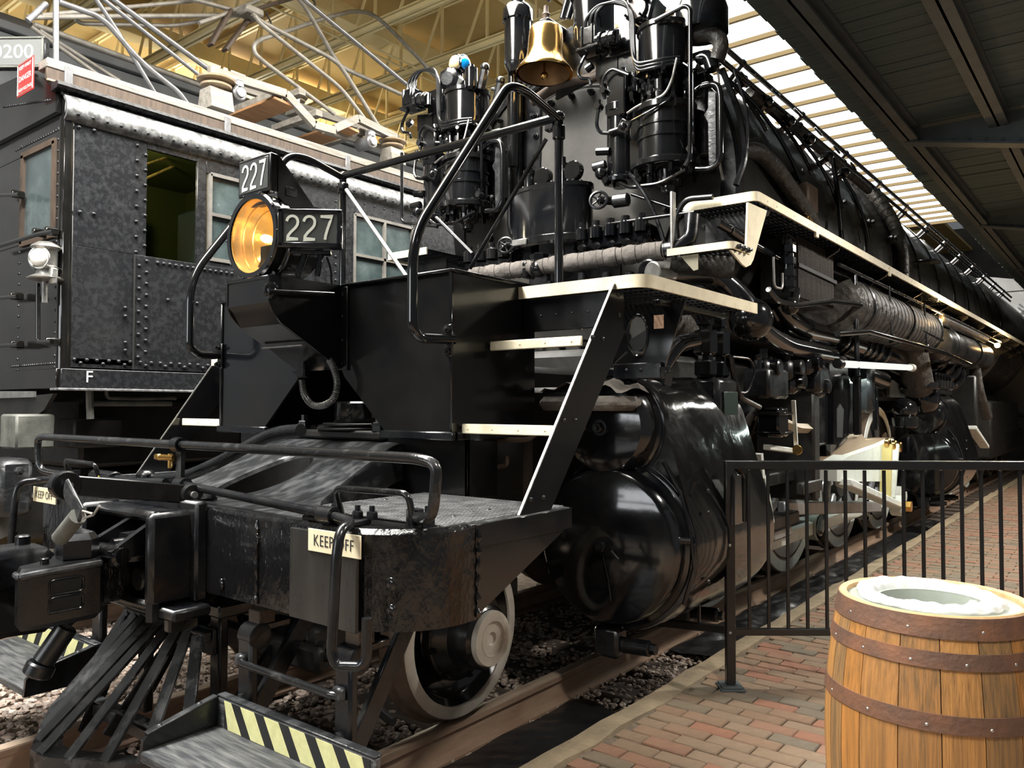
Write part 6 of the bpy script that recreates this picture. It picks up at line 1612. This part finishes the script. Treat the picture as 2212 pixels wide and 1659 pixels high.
# cove eave, gutter strip, roof
zc_ = [(0, 0), (.035, .02), (.055, .06), (.055, .10), (.03, .16), (-.02, .21), (-.08, .235), (-.08, .22), (-.03, .19), (.015, .14), (.035, .09), (.03, .05), (.02, .03), (0, .02)]
cov = Q('roof_cove', MB().prism([(a, b) for a, b in zc_], yend-YF, (EX, yend, ZT-.01), (1, 0, 0), (0, 0, 1)), egut, ang=60)
Q('gutter_strip', MB().prism([(-.09, .215), (.02, .225), (.035, .245), (.02, .275), (-.09, .28)], yend-YF+.06, (EX, yend, ZT-.01), (1, 0, 0), (0, 0, 1)), emat)
Q('roof_sheet', MB().prism([(-1.42, .24), (1.42, .24), (1.2, .36), (.7, .48), (0, .53), (-.7, .48), (-1.2, .36)], yend-YF, (EC, yend, ZT), (1, 0, 0), (0, 0, 1)), carm)
# front face with window, corner post
wl, wr_ = px(50, 400, y=YF), px(117, 400, y=YF)
wx0, wx1, wz0, wz1 = wl.x, wr_.x, 2.95, 3.66
ff = Q('front_sheet', MB().box((EC, YF+.02, (ZS+wz0)/2-.05), (3.0, .03, wz0-ZS+.1), .004), efront)
ob('front_upper', MB().box((EC, YF+.02, (wz1+4.0)/2), (3.0, .03, 4.0-wz1), .004), efront, ff)
ob('front_pillar', MB().box(((wx1+EX)/2, YF+.02, (wz0+wz1)/2), (EX-wx1, .03, wz1-wz0), .003), efront, ff)
ob('front_pillar', MB().box(((wx0-5.6)/2, YF+.02, (wz0+wz1)/2), (5.6+wx0, .03, wz1-wz0), .003), efront, ff)
for pa, pb in (((wx0, wz0), (wx0, wz1)), ((wx1, wz0), (wx1, wz1)), ((wx0-.02, wz0), (wx1+.02, wz0)), ((wx0-.02, wz1), (wx1+.02, wz1))):
    ob('window_bar', MB().bar((pa[0], YF, pa[1]), (pb[0], YF, pb[1]), .045, .03, up=(0, 1, 0)), brownw, ff)
ob('pane', MB().box(((wx0+wx1)/2, YF+.01, 3.3), (wx1-wx0, .006, .72)), paneg, ff)
ob('corner_post', MB().lathe([(.055, ZS-.06), (.055, ZT+.02)], (EX-.045, YF+.045, 0), (0, 0, 1), 24), efront, ff)
Q('roof_front', MB().prism([(-1.45, .1), (1.45, .1), (1.44, .26), (1.2, .42), (.7, .55), (0, .60), (-.7, .55), (-1.2, .42), (-1.44, .26)], -.04, (EC, YF, ZT-.05), (1, 0, 0), (0, 0, 1), (0, 1, 0)), efront)
# sill and underframe
sl = Q('side_sill', MB().box((EX+.005, (YF+yend)/2, 1.865), (.04, yend-YF, .15), .004), emat)
ob('sill_flange', MB().box((EX+.03, (YF+yend)/2, 1.785), (.14, yend-YF+.1, .018), .003), egut, sl)
ob('front_sill', MB().box((EC, YF, 1.865), (3.0, .05, .15), .004), efront, sl)
fq = px(193, 815, x=EX+.03)
ob('lettering', textmesh('F', .125, white, (0, 1, 0), (0, 0, 1), (EX+.027, fq.y, fq.z)), white, sl)
Q('underframe', MB().box((EC, 9, 1.45), (2.5, 15.5, .55), .03).box((EC, 9, .9), (2.2, 15, .5), .03), under)
for (u0, v0, u1, v1) in ((35, 895, 120, 968), (160, 905, 265, 965)):
    a, b = px(u0, v0, x=EX-.1), px(u1, v1, x=EX-.1)
    Q('equipment_box', MB().box((EX-.25, (a.y+b.y)/2, (a.z+b.z)/2), (.3, abs(b.y-a.y), abs(a.z-b.z)), .015), ugrey if u0 < 100 else under)
Q('underframe_pipe', MB().tube(fil(pp([(195, 905), (195, 872), (370, 872)], x=EX+.0), .04), .02, 8), ugrey)
Q('underframe_pipe', MB().tube(fil(pp([(230, 845), (232, 860), (300, 862), (380, 860)], x=EX+.0), .04), .015, 8), ugrey)
Q('underframe_pipe', MB().tube(pp([(195, 905), (193, 840)], x=EX), .028, 8), ugrey)
for i in range(6):
    y_ = 1.9+2.3*i
    Q('driving_wheel', MB().lathe([(0, .02), (.25, .02), (.5, -.03), (.6, 0), (.65, -.02), (.66, -.12), (.69, -.14)], (EC+.83, y_, .66), (1, 0, 0), 32), under)
Q('truck_frame', MB().box((EX-.25, 4.5, .85), (.12, 7.5, .35), .04), under)
# step plates and buffer block at the front
Q('front_plate', MB().plate(pp([(-60, 845), (72, 845), (72, 858), (-60, 862)], y=.92), (0, 1, 0), .02), steel)
Q('front_bracket', MB().plate(pp([(-40, 865), (115, 850), (95, 885), (40, 930), (-40, 930)], y=.94), (0, 1, 0), .03), under)
bb = px(12, 1050, x=-2.75)
bk = Q('buffer_block', MB().box(bb, (.40, .22, .40), .035), worn)
ob('block_hole', MB().lathe([(0, .0), (.055, 0), (.06, .004)], bb+V3((.04, -.112, -.01)), (0, -1, 0), 24, sb=1.6), hm_, bk)
Q('buffer_bolt', MB().nut(bb+V3((.22, .0, .12)), (1, 0, 0), .03, .04), worn)
Q('pilot_plate', MB().plate(pp([(-30, 1100), (34, 1090), (34, 1150), (0, 1165), (-30, 1165)], x=-2.7), (-1, 0, 0), .03), ugrey)
# rivets
rv = MB()
def rrow(p, q, n, ax, r=.016, h=.018, jig=0.):
    p, q = V3(p), V3(q)
    for i in range(n):
        c = p+(q-p)*(i/max(1, n-1))
        if jig: c = c+V3((0, (jig if i % 2 else -jig), 0))
        rv.dome(c, ax, r, h, 7)
X1 = (1, 0, 0)
yr = ey(303)
rrow((EX, yr, zw0+.02), (EX, yr, ZT-.06), 15, X1, jig=.035)
rrow((EX+.008, yr+.02, ZS+.10), (EX+.008, yr+.02, zw0-.04), 18, X1, jig=.03)
rrow((EX+.008, yr+.14, zw0-.04), (EX+.008, ey(500), zw0-.04), 14, X1)
for k in range(30):
    y_ = yc+.07+k*.165
    for d_, z_ in ((0, .06), (.045, .035), (.09, .06)):
        rv.dome((EX+(.008 if y_ > ysm else 0), y_+d_, ZS+z_), X1, .016, .018, 7)
rrow((EX+.045, YF+.08, ZT+.045), (EX+.045, 8., ZT+.045), 66, (.9, 0, -.4), .014, .016)
rrow((EX-.03, YF+.05, ZT+.19), (EX-.03, YF+.9, ZT+.19), 4, (.5, 0, .8), .014, .014)
for u_, v_ in ((170, 275), (203, 282), (172, 458), (202, 462), (270, 665), (270, 683), (270, 740), (270, 757), (362, 648), (425, 655)):
    c = px(u_, v_, x=EX+.008); rv.dome(c, X1, .016, .02, 8)
rrow((EX, ey(725), zw0+.05), (EX, ey(725), ZT-.1), 11, X1, .012, .012)
rrow((EX, ey(745), zw0+.05), (EX, ey(745), ZT-.1), 11, X1, .012, .012)
rrow((EX, y5, ZT-.05), (EX, 9, ZT-.05), 40, X1, .011, .011)
for x_ in (-2.67, wx1+.05, wx0-.06):
    rrow((x_, YF+.005, ZS), (x_, YF+.005, 3.75), 22, (0, -1, 0), .012, .010)
rrow((-2.66, YF+.005, 3.74), (-3.5, YF+.005, 3.74), 20, (0, -1, 0), .012, .010)
rrow((-2.66, YF+.005, ZS+.03), (-3.5, YF+.005, ZS+.03), 22, (0, -1, 0), .011, .010)
for i in range(22):
    t = i/21; x_ = -2.75-.9*t
    rv.dome((x_, YF-.04, ZT+.16+.16*t), (0, -1, 0), .011, .01, 7)
Q('rivets', rv, emat, kind='stuff')
Q('panel_seam', MB().box((EX+.012, ysm, (ZS+zw0)/2), (.012, .012, zw0-ZS)), hazk)
# grab irons on the front corner
for pts in ([(82, 612), (82, 738), (112, 738)], [(-20, 645), (38, 640)], [(-20, 748), (40, 744)], [(-30, 540), (85, 505), (115, 500)], [(-20, 422), (42, 420)]):
    Q('grab_iron', MB().tube(fil(pp(pts, y=YF-.10), .02), .016, 10), efront)
for (u_, v_) in ((112, 738), (35, 640), (36, 744), (85, 503), (112, 500), (38, 420)):
    c = px(u_, v_, y=YF-.06)
    Q('iron_foot', MB().box(c, (.04, .10, .06), .01), efront)
# marker lamp
m0 = px(98, 560, y=YF-.10)
ml = Q('marker_lamp', MB().lathe([(0, -.165), (.05, -.165), (.115, -.15), (.12, -.14), (.06, -.11), (.055, -.075), (.085, -.07), (.09, -.06), (.075, -.05), (.078, .06), (.09, .075), (.10, .085), (.09, .10), (.05, .125), (0, .13)], m0, (0, 0, 1), 28), steel)
ml['label'] = 'bright metal marker lamp with round ribbed lenses'
for d in (V3((.55, -.83, 0)), V3((-.85, -.5, 0))):
    ob('lens', MB().lathe([(0, .035), (.03, .032), (.055, .02), (.07, 0), (.075, -.02)], m0+d*.075, d, 24), clearl, ml)
    ob('lens_ring', MB().ring(m0+d*.07, d, .076, .008, 24, 8).ring(m0+d*.095, d, .045, .003, 24, 6), steel, ml)
ob('lamp_bracket', MB().cyl(m0+V3((0, 0, -.16)), m0+V3((0, 0, -.32)), .02, 8).box(m0+V3((.09, .02, -.13)), (.05, .05, .12), .01), steel, ml)
# roof boards along the edge
def board(u0, v0, u1, v1, x, w, h, name='roof_board', m=greyw):
    a, b = px(u0, v0, x=x), px(u1, v1, x=x)
    z = (a.z+b.z)/2
    return Q(name, MB().box((x, (a.y+b.y)/2, z), (w, b.y-a.y, h), .006), m)
rb1 = board(92, 140, 930, 400, -2.78, .16, .07)
rb2 = board(95, 150, 930, 400, -2.97, .15, .06)
yb0, yb1 = px(92, 140, x=-2.78).y, px(930, 400, x=-2.78).y
zbd = (px(92, 140, x=-2.78).z+px(930, 400, x=-2.78).z)/2
Q('roof_board', MB().box((-2.72, (yb0+yb1)/2, zbd-.085), (.03, yb1-yb0, .09), .004), brownw)  # dark strip standing in for the shaded recess under the boards
Q('light_strip', MB().box((-2.70, (yb0+yb1)/2, zbd-.135), (.02, yb1-yb0, .016), .003), porc)
for u_ in (147, 492, 752):
    y_ = px(u_, 250, x=-2.7).y
    Q('board_bracket', MB().box((-2.71, y_, zbd-.09), (.04, .06, .20), .006).box((-2.9, y_, zbd-.05), (.4, .05, .03), .004), galv)
# danger sign
a, b = px(39, 148, y=YF-.14), px(74, 128, y=YF-.14)
ds = Q('danger_sign', MB().box(((a.x+b.x)/2, YF-.14, (a.z+b.z)/2-.10), (b.x-a.x, .006, .255), .002), red)
ds['label'] = 'red DANGER high voltage sign with white letters'
cxs, czs = (a.x+b.x)/2, (a.z+b.z)/2-.10; ws = b.x-a.x
for t_, dz, sz in (('KEEP AWAY', .085, .042), ('DANGER', .0, .062), ('HIGH VOLTAGE', -.085, .036)):
    ob('lettering', textmesh(t_, sz, white, (1, 0, 0), (0, 0, 1), (cxs, YF-.1445, czs+dz), xs=ws/.26*(.85 if t_ != 'DANGER' else .78)), white, ds)
ob('sign_border', MB().tube([(cxs-ws*.46, YF-.145, czs-.115), (cxs+ws*.46, YF-.145, czs-.115), (cxs+ws*.46, YF-.145, czs+.115), (cxs-ws*.46, YF-.145, czs+.115)], .003, 4, closed=True), white, ds)
# number board 10200 on the roof
nc = px(38, 113, x=-3.25)
ea = V3((.80, .60, 0)); en = ea.cross(V3((0, 0, 1))); Mx2 = Matrix((ea, -en, V3((0, 0, 1)))).transposed()
nbx = Q('number_board', MB().box(nc-en*.03-ea*.06, (.56, .06, .25), .006, Mx2), emat)
nbx['label'] = 'grey number board lettered 10200'
ob('board_glass', MB().box(nc+en*.002-ea*.06, (.51, .004, .205), .0005, Mx2), mat('grey_board_glass', (.14, .145, .14), .3), nbx)
ob('lettering', textmesh('10200', .155, white, ea, (0, 0, 1), nc+en*.005-ea*.075, xs=1.08, spacing=1.0), white, nbx)
ob('board_frame', MB().box(nc+en*.004-ea*.06+V3((0, 0, .115)), (.55, .012, .016), .003, Mx2).box(nc+en*.004-ea*.06-V3((0, 0, .115)), (.55, .012, .016), .003, Mx2).box(nc+en*.004+ea*.20, (.016, .012, .24), .003, Mx2), ugrey, nbx)
ob('board_stand', MB().box(nc-V3((.1, -.1, .19))-en*.05, (.2, .06, .16), .01), efront, nbx)
# small painted triangle plate beside window
tp = pp([(655, 455), (700, 470), (655, 472)], x=EX+.02)
tpl = Q('triangle_plate', MB().plate(pp([(640, 440), (700, 471), (640, 478)], x=EX+.015), (1, 0, 0), .004), hazk)
c = px(684, 465, x=EX+.021)
ob('lettering', textmesh('SOU', .045, white, (0, 1, 0), (0, 0, 1), c), white, tpl)
# ---- pantograph frame
def pt_(pts, x, r, m=pipeg, fr=.15): return Q('pantograph_tube', MB().tube(fil(pp(pts, x=x), fr, 6), r, 10), m)
Q('roof_stanchion', MB().tube([px(121, 0, x=-2.9), px(121, 140, x=-2.9)], .022, 10), galv)
pt_([(100, 8), (60, 45)], -3.3, .025, galv)
pt_([(127, 4), (208, 33), (233, 51), (304, 134), (387, 200), (405, 225)], -3.2, .024, galv)
pt_([(206, -4), (253, 66), (299, 142), (334, 200)], -3.4, .02, galv)
pt_([(218, -6), (440, 170)], -3.5, .02, galv)
pt_([(238, -6), (460, 156)], -3.5, .026, galv)
pt_([(91, 33), (385, 5), (560, -12)], -4.1, .02)
pt_([(60, 38), (91, 37), (519, 33)], -4.1, .024)
pt_([(162, 43), (177, 51), (380, 56), (463, 38)], -4.2, .02)
pt_([(400, -6), (534, 30)], -4.0, .024)
pt_([(73, 53), (440, 187)], -4.9, .03)
pt_([(86, 66), (258, 175)], -4.7, .022)
pt_([(68, 58), (212, 162)], -4.6, .022)
pt_([(545, 30), (562, 45), (716, 126), (742, 147), (866, 203)], -3.7, .026)
pt_([(550, 34), (562, 50), (737, 190), (792, 262)], -3.6, .024)
pt_([(640, -10), (663, 20), (722, 124), (749, 162), (817, 272)], -3.7, .026)
pt_([(646, -10), (704, 38), (759, 83), (878, 182), (912, 206)], -3.4, .026, galv)
pt_([(960, 186), (881, 101), (828, 48), (800, 28), (765, 23), (704, 38), (618, 68), (565, 84), (548, 97), (550, 115), (572, 135), (722, 246)], -3.8, .025)
pt_([(560, 0), (475, 35), (430, 50)], -3.9, .022)
for (p, q, w_) in (((497, 22), (454, 98), .10), ((538, 40), (485, 109), .10), ((540, 24), (640, -6), .09)):
    Q('contact_shoe', MB().bar(px(*p, x=-3.9), px(*q, x=-3.9), w_, .035, b=.005), brownw)
Q('pantograph_joint', MB().box(px(540, 28, x=-3.8), (.22, .22, .09), .02), pipeg)
Q('jumper_cable', MB().tube(fil(pp([(574, 25), (582, 42), (586, 50), (582, 54)], x=-3.8), .04), .01, 6), under)
Q('jumper_cable', MB().tube(fil(pp([(672, -6), (681, 6), (678, 14)], x=-3.6), .03), .012, 6), under)
# pantograph base: insulators, channels, boards
def insul(u, v, x, s=1.):
    c = px(u, v, x=x)
    i_ = Q('insulator', MB().lathe([(.05*s, -.07*s), (.06*s, -.04*s), (.12*s, -.03*s), (.125*s, -.015*s), (.07*s, .0), (.07*s, .015*s), (.15*s, .02*s), (.155*s, .035*s), (.08*s, .06*s), (.05*s, .08*s), (0, .085*s)], c, (0, 0, 1), 32), porc)
    ob('insulator_cap', MB().cyl(c+V3((0, 0, .05*s)), c+V3((0, 0, .11*s)), .06*s, 16, .006), galv, i_)
    ob('insulator_stand', MB().prism([(-.11*s, 0), (.11*s, 0), (.075*s, .17*s), (-.075*s, .17*s)], .2*s, c+V3((0, .1*s, -.23*s)), (1, 0, 0), (0, 0, 1), (0, -1, 0)), greyw, i_)
    return i_
insul(467, 182, -3.15, 1.15); insul(848, 312, -3.15, 1.05); insul(640, 215, -4.5, .9)
def chan(pts, x, w=.06, h=.08, m=greyw):
    q = pp(pts, x=x)
    mb = MB()
    for a, b in zip(q, q[1:]): mb.bar(a, b, w, h)
    return Q('base_channel', mb, m)
chan([(452, 152), (616, 203)], -3.1); chan([(616, 203), (678, 270)], -3.1); chan([(678, 270), (722, 283)], -3.1); chan([(722, 278), (772, 256)], -3.1); chan([(772, 256), (852, 296)], -3.1)
chan([(520, 190), (690, 245), (860, 300)], -4.0); chan([(700, 280), (800, 310)], -3.3)
for (u_, v_, w_) in ((545, 225, .9), (640, 262, .8), (735, 300, .8), (610, 215, .7)):
    c = px(u_, v_, x=-3.6)
    Q('base_crossbar', MB().box(c, (w_, .09, .07), .005), greyw)
for (u_, v_) in ((565, 240), (706, 292)):
    c = px(u_, v_, x=-3.5)
    Q('walk_board', MB().box(c, (.8, .26, .03), .004, Matrix.Rotation(-.1, 3, 'X')), rwood)
for (u_, v_) in ((520, 200), (806, 305)):
    c = px(u_, v_, x=-3.05)
    Q('base_cylinder', MB().cyl(c, c+V3((-.25, 0, 0)), .075, 16, .012).cyl(c+V3((.02, 0, 0)), c+V3((-.01, 0, 0)), .05, 14, .006).box(c+V3((-.05, .0, .08)), (.10, .10, .10), .02), galv)
Q('base_post', MB().cyl(px(638, 225, x=-3.5), px(640, 200, x=-3.5), .05, 14, .01), galv)
# ================================================================== BLACK METAL RAILING
fp = px(1578, 1487, z=BZ); fp.z = BZ
FT = 1.31
fd = V3((.79, .613, 0)).normalized()
R_ = empty('metal_railing', fp, 'black steel railing with thin square balusters in front of the locomotive', 'railing')
def FB(name, mb, **k): return ob(name, mb, fencem, R_, **k)
Mf = Matrix((fd, V3((-fd.y, fd.x, 0)), V3((0, 0, 1)))).transposed()
post = FB('post', MB().box(fp+V3((0, 0, FT/2+.0)), (.052, .052, FT-.01), .004, Mf))
ob('base_plate', MB().box(fp+V3((0, 0, .008)), (.14, .14, .012), .002, Mf).box(fp+V3((.0, 0, .02)), (.12, .12, .010), .002, Mf), canb, R_)
for dx in (-.05, .05):
    ob('base_bolt', MB().nut(fp+fd*dx+V3((0, -.04, .025)), (0, 0, 1), .010, .008), canb, R_)
z0 = px(1590, 1388, y=fp.y).z
zl = BZ+.285
Lf = 5.2
FB('top_rail', MB().bar(fp+V3((0, 0, FT-.025))-fd*.026, fp+fd*Lf+V3((0, 0, FT-.025)), .05, .05, b=.004))
FB('bottom_rail', MB().bar(fp+V3((0, 0, zl)), fp+fd*Lf+V3((0, 0, zl)), .038, .038, b=.003))
bal = mesh('baluster', MB().box((0, 0, 0), (.016, .016, FT-.06-zl), 0, Mf), fencem)
for k in range(1, 45):
    ob('baluster', bal, None, R_, loc=fp+fd*(.112*k)+V3((0, 0, (FT-.05+zl)/2)))
post2 = FB('post', MB().box(fp+fd*2.45+V3((0, 0, FT/2)), (.052, .052, FT-.01), .004, Mf))
# triangular wing panel towards the track
wa = fp+V3((0, 0, zl+.01)); wb = px(1425, 1370, y=fp.y+.12); wt_ = fp+V3((0, 0, zl+.50))
wb.z = zl-.02
FB('wing_rail', MB().bar(wa, wb, .035, .045, b=.003))
FB('wing_brace', MB().bar(wb, wt_, .035, .045, b=.003))
mbp = wa+(wb-wa)*.42
FB('wing_baluster', MB().bar(mbp, wb+(wt_-wb)*.58, .016, .016, up=(1, 0, 0)))
for z_ in (zl, zl+.50):
    ob('rail_screw', MB().dome(fp+V3((.012, -.028, z_)), (.3, -1, 0), .010, .006, 10), steel, R_)
# ================================================================== OAK BARREL
bc = px(2012, 1288, d=2.72)
BH = bc.z-BZ
bx0, by0 = bc.x, bc.y
B = empty('oak_barrel', (bx0, by0, BZ), 'oak barrel with rusty iron hoops standing on the brick paving', 'barrel')
rt, rm = .292, .345
def br(t): return rm-(rm-rt)*((2*t-1)**2)
NS_ = 22
rnd = random.Random(4)
ws = [rnd.uniform(.7, 1.35) for _ in range(NS_)]; tot = sum(ws); a = .2
for i in range(NS_):
    a1 = a+2*pi*ws[i]/tot
    mb = MB(); nz, na = 18, 3
    vs = []
    for k in range(nz+1):
        t = k/nz; r = br(t)
        for j in range(na+1):
            aa = a+.004+(a1-a-.008)*j/na
            vs.append((bx0+r*cos(aa), by0+r*sin(aa), BZ+BH*t))
        for j in range(na+1):
            aa = a1-.004-(a1-a-.008)*j/na
            vs.append((bx0+(r-.024)*cos(aa), by0+(r-.024)*sin(aa), BZ+BH*t))
    m_ = 2*(na+1)
    fs = [tuple(range(m_)), tuple(range(nz*m_+m_-1, nz*m_-1, -1))]
    fs += [(k*m_+j, (k+1)*m_+j, (k+1)*m_+(j+1) % m_, k*m_+(j+1) % m_) for k in range(nz) for j in range(m_)]
    mb.add(vs, fs)
    ob('stave', mb, oakS[i % len(oakS)], B, ang=30)
    a = a1
for (t0, t1, nb_) in ((.935, 1.0, 9), (.845, .895, 13), (.655, .71, 12), (.29, .345, 12), (.105, .155, 12), (0., .065, 9)):
    prof = []
    for k in range(5):
        t = t0+(t1-t0)*k/4; prof.append((br(t)+.004, BZ+BH*t))
    prof = [(br(t0)-.002, BZ+BH*t0)]+prof+[(br(t1)-.002, BZ+BH*t1)]
    hp = ob('hoop', MB().lathe(prof, (bx0, by0, 0), (0, 0, 1), 64), hoopm, B)
    tm_ = (t0+t1)/2
    for k in range(nb_):
        aa = 2*pi*k/nb_+t0*5; r = br(tm_)+.003
        ob('hoop_screw', MB().dome((bx0+r*cos(aa), by0+r*sin(aa), BZ+BH*(tm_-.008)), (cos(aa), sin(aa), 0), .006, .004, 8), steel, hp)
ob('barrel_rim', MB().lathe([(rt-.026, BH-.03), (rt-.024, BH+.002), (rt-.004, BH+.006), (rt, BH)], (bx0, by0, BZ), (0, 0, 1), 64), oakend, B)
ob('barrel_lid', MB().lathe([(.165, BH-.013), (rt-.026, BH-.012), (rt-.026, BH-.03), (.165, BH-.03)], (bx0, by0, BZ), (0, 0, 1), 64), headm, B)
ob('bin_bucket', MB().lathe([(.166, BH-.012), (.164, BH-.03), (.15, .35), (0, .34)], (bx0, by0, BZ), (0, 0, 1), 40), headm, B)
# white liner folded over the opening
lr = random.Random(8)
phs = [(lr.randint(1, 8), lr.uniform(0, 6.28), lr.uniform(.3, 1)) for _ in range(12)]
crs = [(lr.randint(5, 23), lr.uniform(0, 6.28), lr.uniform(-9, 9), lr.uniform(.001, .0045)) for _ in range(9)]
def liner(a_, b_):
    t = 2*pi*a_
    w = sum(p[2]*sin(p[0]*t+p[1]) for p in phs)/12
    w2 = sum(p[2]*sin((p[0]+5)*t+p[1]*2) for p in phs)/12
    prof = [(.13, -.20), (.145, -.12), (.155, -.06), (.163, -.02), (.172, .004), (.186, .018), (.204, .020), (.220, .012), (.228, .0), (.226, -.006)]
    f = b_*(len(prof)-1); i = min(int(f), len(prof)-2); k = f-i
    r = prof[i][0]*(1-k)+prof[i+1][0]*k; z = prof[i][1]*(1-k)+prof[i+1][1]*k
    cr = sum(abs(sin(k*t*.5+ph_+q_*b_))*am for k, ph_, q_, am in crs)
    r += w*.034*(.3+b_)+w2*.014; z += (w*.018+w2*.010)*(1 if b_ < .8 else .4)+(cr-.016)*(.3+b_)
    if b_ > .8: z = max(z, -.009)
    return (bx0-.008+r*1.02*cos(t), by0+.012+r*sin(t), BZ+BH+z)
lm_ = MB()
na, nb_ = 260, 34
vs = [liner(i/na, j/nb_) for i in range(na) for j in range(nb_+1)]
lm_.add(vs, [(i*(nb_+1)+j, ((i+1) % na)*(nb_+1)+j, ((i+1) % na)*(nb_+1)+j+1, i*(nb_+1)+j+1) for i in range(na) for j in range(nb_)])
bag = ob('bin_liner', lm_, bagm, None, ang=25)
tag(bag, 'crumpled white plastic bin liner folded over the top of the barrel', 'bin liner')
